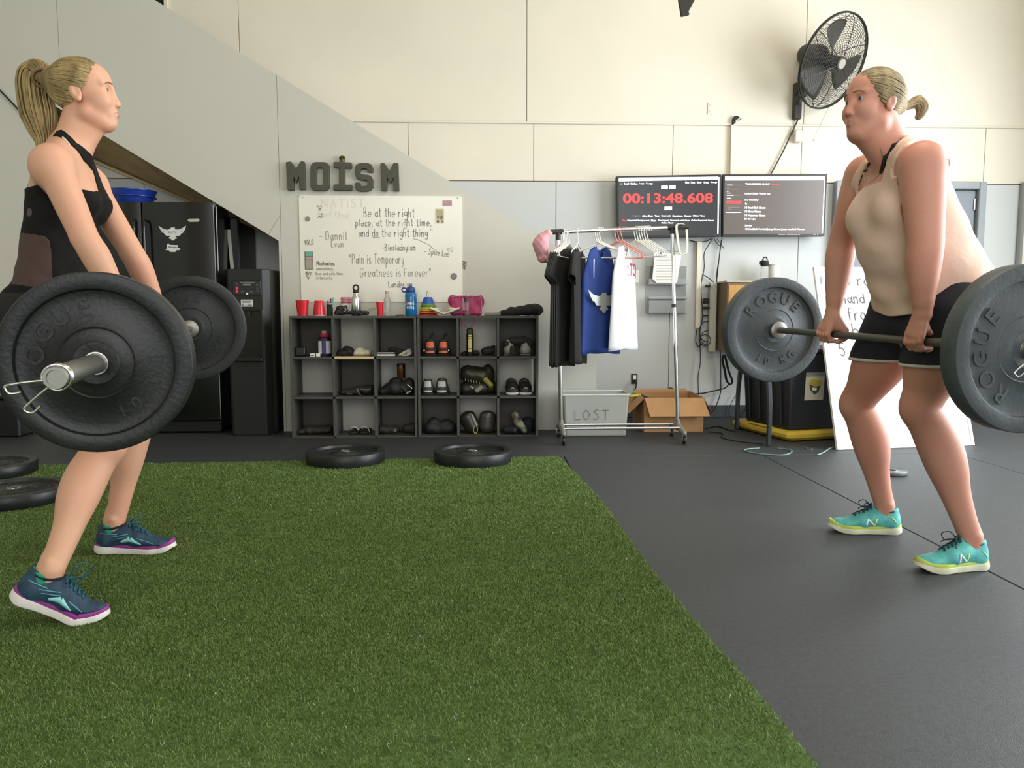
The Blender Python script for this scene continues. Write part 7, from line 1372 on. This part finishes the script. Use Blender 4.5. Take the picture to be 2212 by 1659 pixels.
def _legs(F, J, T, k):
    for q in ('n', 'f'):
        h, kn, an = J['hip'+q], J['kn'+q], J['an'+q]; d = unit(kn-h); sh = unit(an-kn); fwd = T['fw']; bkv = unit(-(fwd-sh*fwd.dot(sh)))
        
        limb(F, [h, h.lerp(kn, .25)+fwd*.006, h.lerp(kn, .55)+fwd*.008, h.lerp(kn, .82)+fwd*.006, kn+fwd*.004, kn.lerp(an, .14)+bkv*.006, kn.lerp(an, .30)+bkv*.012, kn.lerp(an, .46)+bkv*.010, kn.lerp(an, .64)+bkv*.004, kn.lerp(an, .82)+bkv*.001, an], [T['th'][0], (T['th'][0]+T['th'][1])/2+.002, T['th'][1]*.97, T['th'][2]*1.10, T['kn']*.99, T['cf'][0]*.93, T['cf'][0], T['cf'][0]*.93, T['cf'][1]*.80, T['cf'][2]*1.04, T['cf'][2]*.93]); F.ell(kn-bkv*.018, T['kn']*.78, k=.02)
        F.econe(kn-bkv*.022, an-bkv*.008, .020, .020, k=.02); ls = unit(sh.cross(fwd)); 
        for s_ in (-1, 1): F.ell(an+ls*s_*.024+bkv*.002-sh*.012, .013, k=.012)
        F.econe(an+bkv*.020-sh*.03, an+bkv*.020, .012, .013, k=.02); F.econe(an, J['ft'+q], T['cf'][2]*.93, .030, k=.006); F.econe(an, J['fi'+q], T['cf'][2]*.8, .024, k=.015)
def arm_prims(F0, J, T, k=.02):
    F = region(F0); _arms(F, J, T, k); merge(F0, F, .02)
def _arms(F, J, T, k):
    for q in ('n', 'f'):
        s, e, w = J['sh'+q], J['el'+q], J['wr'+q]; a = T['arm']; bd = unit(w-e)
        limb(F, [s-Zv*.006, s.lerp(e, .3), s.lerp(e, .65), e, e.lerp(w, .22)+T['fw']*.003, e.lerp(w, .5)+T['fw']*.002, w.lerp(e, .15)], [a[0]*1.01, a[1], (a[1]+a[2])/2, a[2], a[3], a[3]*.86, a[4]]); F.econe(w.lerp(e, .2), w, (a[4]*1.08, a[4]*.82), (a[4]*1.02, a[4]*.78), side=T['lat'], k=.012); F.ell(e-T['fw']*.010, a[2]*.75, k=.012)
def person(nm, label, J, T, H, bar, up_skin, full=0.0, h=.0034):
    base = Vector((J['pel'].x, J['pel'].y, 0)); P = thing(nm, base, label, 'person'); allp = list(J.values())+[H(.1, 0, .14), H(-.12, 0, -.1)]
    lo = Vector([min(p[i] for p in allp)-.17 for i in range(3)]); hi = Vector([max(p[i] for p in allp)+.17 for i in range(3)]); lo.z = max(lo.z, 0)
    TB = Field(lo, hi, h, .05); torso_prims(TB, J, T); LB = Field(lo, hi, h, .05); leg_prims(LB, J, T); LB.econe(J['hipn'], J['hipf'], T['hipd']*.9, T['hipd']*.9, k=.03); 
    for s_ in (-1, 1): LB.ell(J['pel']+T['lat']*s_*.070-T['fw']*T['butt'][0]-T['up']*.02, (T['butt'][1],)*3, k=.04)
    B = TB.clone(); leg_prims(B, J, T); BN = None;  B.econe(H(-.022, 0, -.05), J['neck']-T['up']*.02+T['fw']*.004, T['nk'][0], T['nk'][1], k=.025); B.econe(H(.02, 0, -.10), J['neck']+T['fw']*.03-T['up']*.03, T['nk'][0]*.75, T['nk'][1]*.6, k=.035); BN = B.clone(); arm_prims(B, J, T); head_prims(B, H, full)
    for q, io in (('n', None), ('f', None)): hand(B, J['wr'+q], J['bp'+q], bar, T['fw'], (J['bpf' if q == 'n' else 'bpn']-J['bp'+q]), open_tip=T.get('tips', {}).get(q), sc=T['hand'])
    return P, TB, LB, B, BN
def _region(B): f = B.clone(); f.a = np.full_like(f.a, f.bg); return f
def cloth(name, src, off, reg, m, P, disp=None, src2=None, off2=0, reg2=None):
    f = src.clone(); f.offset(off)
    if disp: f.disp(disp)
    f.a = np.maximum(f.a, reg.a)
    if src2 is not None: f.a = np.minimum(f.a, np.maximum(src2.a-off2, reg2.a))
    return f.build(name, m, P), f

# ================================================ left lifter
M_sk1 = mat('skin_left', '#dcaa8b', .5, var=.05, scale=7, col2='#d79d82', spec=.4, sss=.0, bump=.08, bscale=180)
barL_fwd = unit(Vector((-uL.y, uL.x, 0))); barL_fwd = barL_fwd if barL_fwd.x > 0 else -barL_fwd
fwL = barL_fwd; latL = unit(Vector((uL.x, uL.y, 0)))       # lat points to the far side
bnL, bfL = bar_at_depth(LPN, uL, 2.40), bar_at_depth(LPN, uL, 2.86)
shl = {'upper': mat('shoe_navy', '#1d2f4c', .6, var=.15, scale=40, bump=.3, bscale=200, col2='#1f4456'), 'sole': mat('shoe_white_sole', '#e3ddd6', .5, bump=.3, bscale=60), 'band': mat('shoe_purple', '#8d3386', .5), 'collar': mat('shoe_dark_lining', '#141b28', .8), 'lace': mat('lace_teal', '#1c5660', .6)}
M_aqua = mat('print_aqua', '#8fd8da', .4); M_grn = mat('sock_green', '#1f9c72', .85); M_thin = mat('print_lines', '#5fa9b5', .4)
wedge = [('side_mark', M_aqua, [((.098, .046), (.128, .056), .0035, .0085), ((.128, .056), (.150, .046), .0085, .004), ((.150, .046), (.166, .038), .004, .0012)]), ('line_print', M_thin, [((.065, .062), (.120, .074), .0012, .0012), ((.075, .055), (.125, .066), .001, .001), ((.150, .060), (.205, .040), .001, .001), ((.03, .075), (.085, .072), .0012, .0012)])]
E_ = bpy.data.objects
JL = {}
nb_ball = PF(168, 1350, TZ*.0+.008)
# joints
TL_ = dict(fw=fwL, lat=latL, hipw=.155, hipd=.098, ww=.122, wd=.086, cw=.138, cd=.098, bust=(.050, .020, .064), butt=(.042, .084), th=(.098, .080, .0535), kn=.054, cf=(.058, .050, .033), arm=(.053, .047, .039, .041, .0255), nk=(.045, .050), hand=.96, tips={})
JL['pel'] = W(104, 668, 2.50); JL['shn'] = W(112, 352, 2.37); JL['shf'] = W(192, 396, 2.70); JL['neck'] = W(146, 312, 2.53)
TL_['up'] = unit(JL['neck']-JL['pel']); JL['chest'] = JL['neck']-TL_['up']*.165+fwL*.012; JL['waist'] = JL['pel'].lerp(JL['neck'], .42)+fwL*.002
JL['hipn'] = JL['pel']-latL*.088-Zv*.035; JL['hipf'] = JL['pel']+latL*.088-Zv*.035
JL['knn'] = W(226, 962, 2.27); JL['knf'] = W(305, 895, 2.74)
JL['eln'] = W(184, 515, 2.34); JL['elf'] = W(286, 548, 2.72)
JL['bpn'], JL['bpf'] = bnL, bfL
for q in ('n', 'f'): JL['wr'+q] = JL['bp'+q]+unit(JL['el'+q]-JL['bp'+q])*.088
HL = Loc(W(182, 203, 2.55), fwL*math.cos(.14)+Zv*math.sin(.14), Zv*math.cos(.14)-fwL*math.sin(.14), .945)
SHL = {'n': (Vector((*PF(166, 1342, .012).xy, .014)), fwL, .48, .272), 'f': (Vector((*PF(327, 1193, .012).xy, .014)), fwL*.97+Vector((0, -.12, 0)), .05, .285)}
for q in ('n', 'f'): m_ = shoe_map(*SHL[q])[0]; JL['an'+q] = m_(.064, 0, .108); JL['ft'+q] = m_(.060, 0, .058); JL['fi'+q] = m_(.095, 0, .062)
PL, TBL, LBL, BL_, BNL = person('person', 'woman with a blond ponytail in a black sleeveless top gripping a loaded barbell', JL, TL_, HL, uL, M_sk1)
BL_.build('body', M_sk1, PL)
face_parts(HL, PL, BL_, '#8a6a45', '#5d6b62')
M_h1 = mat('hair_blond', '#7e6c47', .6, var=.18, scale=26, detail=6, col2='#ad9768', stretch=(1, 1, .35), spec=.3)
tieL = HL(-.118, 0, .062)
hair(HL, PL, tieL, M_h1, [tieL, W(84, 156, 2.56), W(74, 180, 2.56), W(78, 222, 2.56), W(88, 268, 2.55), W(96, 304, 2.54), W(90, 328, 2.53)], .052, n_tail=300, band='#7d6a48', hl=-.008)
# black racer-back top
up = TL_['up']; Rg = region(BL_); pel, nk = JL['pel'], JL['neck']
Rg.econe(pel-up*.06, pel+up*.30, (.26, .24), (.24, .22), side=latL, k=0)
def cutplane(reg, p, n): reg.cut(lambda x, y, z: (x-p[0])*n[0]+(y-p[1])*n[1]+(z-p[2])*n[2])
backp = surf(60, 424, TBL) or JL['chest']; bk_top = W(60, 420, 2.45)
# upper edge: high at the front, low at the back
pp0 = W(46, 414, 2.50); nrm_ = unit(latL.cross(W(257, 424, 2.55)-pp0)); nrm_ = nrm_ if nrm_.z > 0 else -nrm_; cutplane(Rg, pp0, nrm_); cutplane(Rg, pel-up*.10, -up); Rq = region(BL_)
SP = [((130, 289), .015), ((158, 312), .016), ((184, 337), .018), ((203, 363), .021), ((212, 390), .028), ((222, 414), .040), ((228, 440), .045)]; q = [(surf(*a_, BNL), r_) for a_, r_ in SP]; q = [v for v in q if v[0] is not None]
for (a, r0_), (b, r1_) in zip(q[:-1], q[1:]): Rq.econe(a, b, r0_, r1_, k=0); a2, b2 = a+latL*2*max(0, (nk-a).dot(latL)), b+latL*2*max(0, (nk-b).dot(latL)); Rq.econe(a2, b2, r0_, r1_, k=0)
Rq.econe(q[0][0], nk-up*.09-fwL*.085, .0125, .020, k=0); Rq.econe(q[0][0]+latL*2*max(0, (nk-q[0][0]).dot(latL)), nk-up*.09-fwL*.085, .0125, .020, k=0); Rq.econe(nk-up*.07-fwL*.08, JL['chest']-fwL*.11-up*.06, .022, .05, k=0)
Rq.econe(pel+up*.30+fwL*.09, pel+up*.33+fwL*.085, .075, .06, k=.02)
M_top = mat('top_black', '#1b1917', .9, var=.06, scale=12, bump=.2, bscale=60, spec=.2)
Rg.econe(JL['shn'], JL['eln'], .066, .058, k=0, op='sub'); Rg.econe(JL['shf'], JL['elf'], .066, .058, k=0, op='sub')
q = [(surf(*a_, BNL), r_) for a_, r_ in (((212, 436), .034), ((214, 470), .05))]; q = [v for v in q if v[0] is not None]
for (a, r0_), (b, r1_) in zip(q[:-1], q[1:]): Rq.econe(a, b, r0_, r1_, k=0)
o_, _f = cloth('tank_top', TBL, .0075, Rg, M_top, PL, lambda x, y, z: .0022*np.sin(z*75+x*25)*np.sin(y*40+x*30), BNL, .005, Rq)
# sheer panels at the side and small of the back
Rp = region(BL_); a = surf(75, 560, TBL) or pel
pc = W(58, 562, 2.42); Rp.rbox(pc, (.085, .16, .082), Matrix((fwL, latL, up)).transposed(), rad=.025)
cloth('sheer_panel', TBL, .0085, Rp, mat('sheer_mesh', '#4d3a31', .85, var=.08, scale=40, bump=.4, bscale=300), PL, lambda x, y, z: .0022*np.sin(z*75+x*25)*np.sin(y*40+x*30))
Rp = region(BL_); p0_ = surf(68, 460, TBL)
if p0_: Rp.ell(p0_, .016, k=0); cloth('back_patch', TBL, .0085, Rp, mat('mauve_patch', '#55494f', .85), PL)
mb = MB(); 
for P_ in ([(128, 291), (138, 299), (150, 312)], [(236, 396), (246, 416), (254, 440)]):
    q = [surf(a_, b_, TBL) for a_, b_ in P_]; q = [v-ray(100, 400).normalized()*.006 for v in q if v is not None]
    if len(q) > 1: MB().tube(bez(q, 5), .0028, 6).build('bra_strap', mat('strap_white', '#e8e2da', .7), PL, smooth=60)
Rs = region(BL_); Rs.rbox(pel-Zv*.10, (.5, .5, .15), rad=.01); cloth('shorts', LBL, .008, Rs, mat('shorts_black', '#161616', .85), PL)
for q in ('n', 'f'): b_, d_, p_, l_ = SHL[q]; shoe(PL, b_, d_, p_, shl, L=l_, label='navy running shoe with purple and white sole, %s' % ('heel lifted' if q == 'n' else 'flat on the turf'), logo=wedge, sock=M_grn, lace_len=1.7 if q == 'n' else 1.0)

# ================================================ right lifter
M_sk2 = mat('skin_right', '#d89f88', .5, var=.05, scale=7, col2='#d08f7b', spec=.4, bump=.08, bscale=180)
fwR = unit(Vector((-uR.y, uR.x, 0))); fwR = fwR if fwR.x < 0 else -fwR; latR = unit(Vector((uR.x, uR.y, 0)))
bnR, bfR = bar_at_depth(RPN, uR, 2.42), bar_at_depth(RPN, uR, 2.90)
JR = {}; TR_ = dict(fw=fwR, lat=latR, hipw=.185, hipd=.135, ww=.160, wd=.130, cw=.160, cd=.118, bust=(.078, .045, .074), butt=(.070, .105), th=(.118, .096, .0615), kn=.062, cf=(.068, .060, .038), arm=(.066, .064, .050, .050, .030), nk=(.060, .066), hand=1.06, tips={'n': (2, 3)})
JR['pel'] = W(2015, 660, 2.60); JR['shn'] = W(1992, 350, 2.41); JR['shf'] = W(1868, 375, 2.80); JR['neck'] = W(1932, 330, 2.61)
TR_['up'] = unit(JR['neck']-JR['pel']); JR['chest'] = JR['neck']-TR_['up']*.17+fwR*.015; JR['waist'] = JR['pel'].lerp(JR['neck'], .42)+fwR*.035
JR['hipn'] = JR['pel']-latR*.105-Zv*.03; JR['hipf'] = JR['pel']+latR*.105-Zv*.03
JR['knn'] = W(1990, 880, 2.52); JR['knf'] = W(1853, 872, 2.93)
JR['eln'] = W(2000, 525, 2.38); JR['elf'] = W(1820, 528, 2.86)
JR['bpn'], JR['bpf'] = bnR, bfR
for q in ('n', 'f'): JR['wr'+q] = JR['bp'+q]+unit(JR['el'+q]-JR['bp'+q])*.088
SHR = {'n': (Vector((*PF(2026, 1229, .004).xy, .001)), PF(1984, 1233)-PF(2138, 1224), 0, .272), 'f': (Vector((*PF(1837, 1146, .004).xy, .001)), PF(1790, 1151)-PF(1948, 1157), 0, .285)}
for q in ('n', 'f'): m_ = shoe_map(*SHR[q])[0]; JR['an'+q] = m_(.066, 0, .108); JR['ft'+q] = m_(.060, 0, .058); JR['fi'+q] = m_(.095, 0, .062)
hf = unit(fwR+Vector((0, -.10, 0))); HR = Loc(W(1886, 224, 2.56), hf*math.cos(.06)+Zv*math.sin(.06), Zv*math.cos(.06)-hf*math.sin(.06), .945)
PR, TBR, LBR, BR_, BNR = person('person', 'woman in a pale pink sleeveless top and dark shorts holding a barbell at her thighs', JR, TR_, HR, uR, M_sk2, full=.006)
BR_.build('body', M_sk2, PR)
face_parts(HR, PR, BR_, '#8b6f58', '#55666d')
fingernails(PR, bnR, JR['wrn'], uR, fwR, JR['bpf']-JR['bpn'], mat('nail', '#efe1dc', .25), ((2, -.0105*1.06), (3, -.029*1.06)))
M_h2 = mat('hair_ash', '#76684c', .6, var=.15, scale=26, detail=6, col2='#b9a884', stretch=(1, 1, .35), spec=.3)
tieR = HR(-.118, 0, .000)
hair(HR, PR, tieR, M_h2, [tieR, W(1972, 224, 2.62), W(1984, 219, 2.62), W(1992, 232, 2.62), W(1987, 248, 2.62), W(1979, 258, 2.62)], .018, n_tail=120, band='#2b2723', seed=5, hl=.010)
up = TR_['up']; pel, nk = JR['pel'], JR['neck']
ST = TBR.clone(); ST.econe(pel+up*.0-fwR*.02, pel+up*.22+fwR*.01, (.190, .165), (.165, .145), side=latR, k=.05); ST.econe(pel-fwR*.06-up*.0, pel+up*.1-fwR*.045, (.17, .12), (.15, .11), side=latR, k=.05)
Rg = region(BR_); Rg.econe(pel-up*.15, pel+up*.36, (.32, .32), (.30, .30), side=latR, k=0)
Rq = region(BR_); cutplane(Rg, surf(1850, 410, TBR) or JR['chest'], unit(up+fwR*.10)); Rg.ell((surf(1868, 385, BR_) or JR['chest'])+up*.02, (.10, .075, .075), k=.01, op='sub'); hz0 = W(1935, 688, 2.45); Rg.cut(lambda x, y, z: (hz0.z-z)+(x-hz0.x)*.16+(y-hz0.y)*.03+.35*(x-hz0.x)**2*0+.006*np.sin(x*40+y*30)+.25*(y-JR['pel'].y)**2)
SP = [((1966, 306), .022), ((1948, 320), .026), ((1934, 340), .030), ((1924, 368), .030), ((1922, 398), .036), ((1924, 430), .045)]; q = [(surf(*a_, BNR), r_) for a_, r_ in SP]; q = [v for v in q if v[0] is not None]
for (a, r0_), (b, r1_) in zip(q[:-1], q[1:]): Rq.econe(a, b, r0_, r1_, k=0)
q0 = q[0][0]; q = [(surf(*a_, BNR), r_) for a_, r_ in (((1868, 360), .018), ((1857, 378), .019), ((1849, 400), .022), ((1846, 425), .030))]; q = [v for v in q if v[0] is not None]
for (a, r0_), (b, r1_) in zip(q[:-1], q[1:]): Rq.econe(a, b, r0_, r1_, k=0)
for e0 in (q0, q[0][0] if q else q0): Rq.econe(e0, JR['chest']-fwR*.12-up*.0+(e0-nk).dot(latR)*latR*.8, .024, .07, k=0)
Rq.econe(JR['chest']-fwR*.10-up*.02, pel+up*.28-fwR*.10, .11, .12, k=.02)
def folds(x, y, z): return .006*np.sin(z*38+x*26+3*np.sin(y*9))*np.clip((1.25-z)*2.2, 0.15, 1)+.004*np.sin(x*60-z*48+y*20)*np.clip((1.15-z)*2.5, .1, 1)
Rg.econe(JR['shn'], JR['eln'], .073, .063, k=0, op='sub'); Rg.econe(JR['shf'], JR['elf'], .073, .063, k=0, op='sub')
M_pk = mat('top_pink', '#edcfbe', .85, var=.04, scale=5, col2='#e9c4b2', bump=.25, bscale=90)
cloth('tank_top', ST, .010, Rg, M_pk, PR, folds, BNR, .010, Rq)
M_bs = mat('bra_black', '#2a2320', .8)
for P_ in ([(1950, 305), (1932, 316), (1915, 340), (1903, 372)], [(1878, 352), (1866, 372), (1855, 400)]):
    q = [surf(a_, b_, BR_) for a_, b_ in P_]; q = [v for v in q if v is not None]
    if len(q) > 1:
        Rb_ = region(BR_); [Rb_.econe(a, b, .0105 if P_[0][0] > 1900 else .005, .006 if P_[0][0] > 1900 else .004, k=0) for a, b in zip(q[:-1], q[1:])]; cloth('bra_strap', BNR, .0065, Rb_, M_bs, PR)
q = [surf(a_, b_, BR_) for a_, b_ in ((1902, 318), (1908, 345), (1900, 372), (1878, 395), (1868, 388), (1866, 372))]; q = [v for v in q if v is not None]
if len(q) > 2: MB().tube(bez([v-ray(1890, 360).normalized()*.0015 for v in q], 5), .0011, 6).build('necklace', mat('fine_chain', '#e6dccb', .25, metal=.8), PR, smooth=60)
Rs = region(BR_); zh = .702; Rs.rbox((pel.x, pel.y, zh+.16), (.5, .5, .16), rad=.004); M_shn = mat('shorts_navy', '#23262d', .85, var=.06, scale=14, bump=.25, bscale=80)
cloth('shorts', LBR, .012, Rs, M_shn, PR, lambda x, y, z: .0016*np.sin(z*60+x*40))
Rs = region(BR_); Rs.rbox((pel.x, pel.y, zh+.002), (.5, .5, .006), rad=.002); cloth('hem_band', LBR, .0145, Rs, mat('hem_white', '#dcd0c8', .8), PR)
Rs = region(BR_); q = [surf(a_, b_, LBR) for a_, b_ in ((2052, 655), (2053, 690), (2051, 725), (2049, 760))]; q = [v for v in q if v is not None]
for a, b in zip(q[:-1], q[1:]): Rs.econe(a, b, .011, .011, k=0)
if len(q) > 1: cloth('side_stripe', LBR, .0145, Rs, _M['hem_white'], PR)
shr = {'upper': mat('shoe_turquoise', '#55aeb0', .6, var=.1, scale=30, bump=.3, bscale=220, col2='#63c4bb'), 'sole': mat('shoe_offwhite', '#d8d8c0', .5, bump=.2, bscale=60), 'band': mat('shoe_lime', '#c3d35a', .5), 'collar': mat('shoe_grey_lining', '#39485a', .8), 'lace': mat('lace_dark', '#2d3e4a', .6)}
M_lime = mat('print_lime', '#dcf07a', .4); M_wh = mat('print_white', '#f0f6ee', .4)
Nl = [('letter_stroke', M_wh, [((.142, .036), (.137, .064), .0024, .0024)]), ('letter_stroke', M_wh, [((.137, .064), (.112, .036), .0026, .0026)]), ('letter_stroke', M_lime, [((.112, .036), (.104, .066), .0024, .0024)]), ('heel_line', M_lime, [((.030, .048), (.050, .072), .0012, .0012)])]
for q in ('n', 'f'): b_, d_, p_, l_ = SHR[q]; shoe(PR, b_, d_, p_, shr, L=l_, label='turquoise running shoe with lime trim, %s' % ('nearer the camera' if q == 'n' else 'farther from the camera'), logo=Nl)
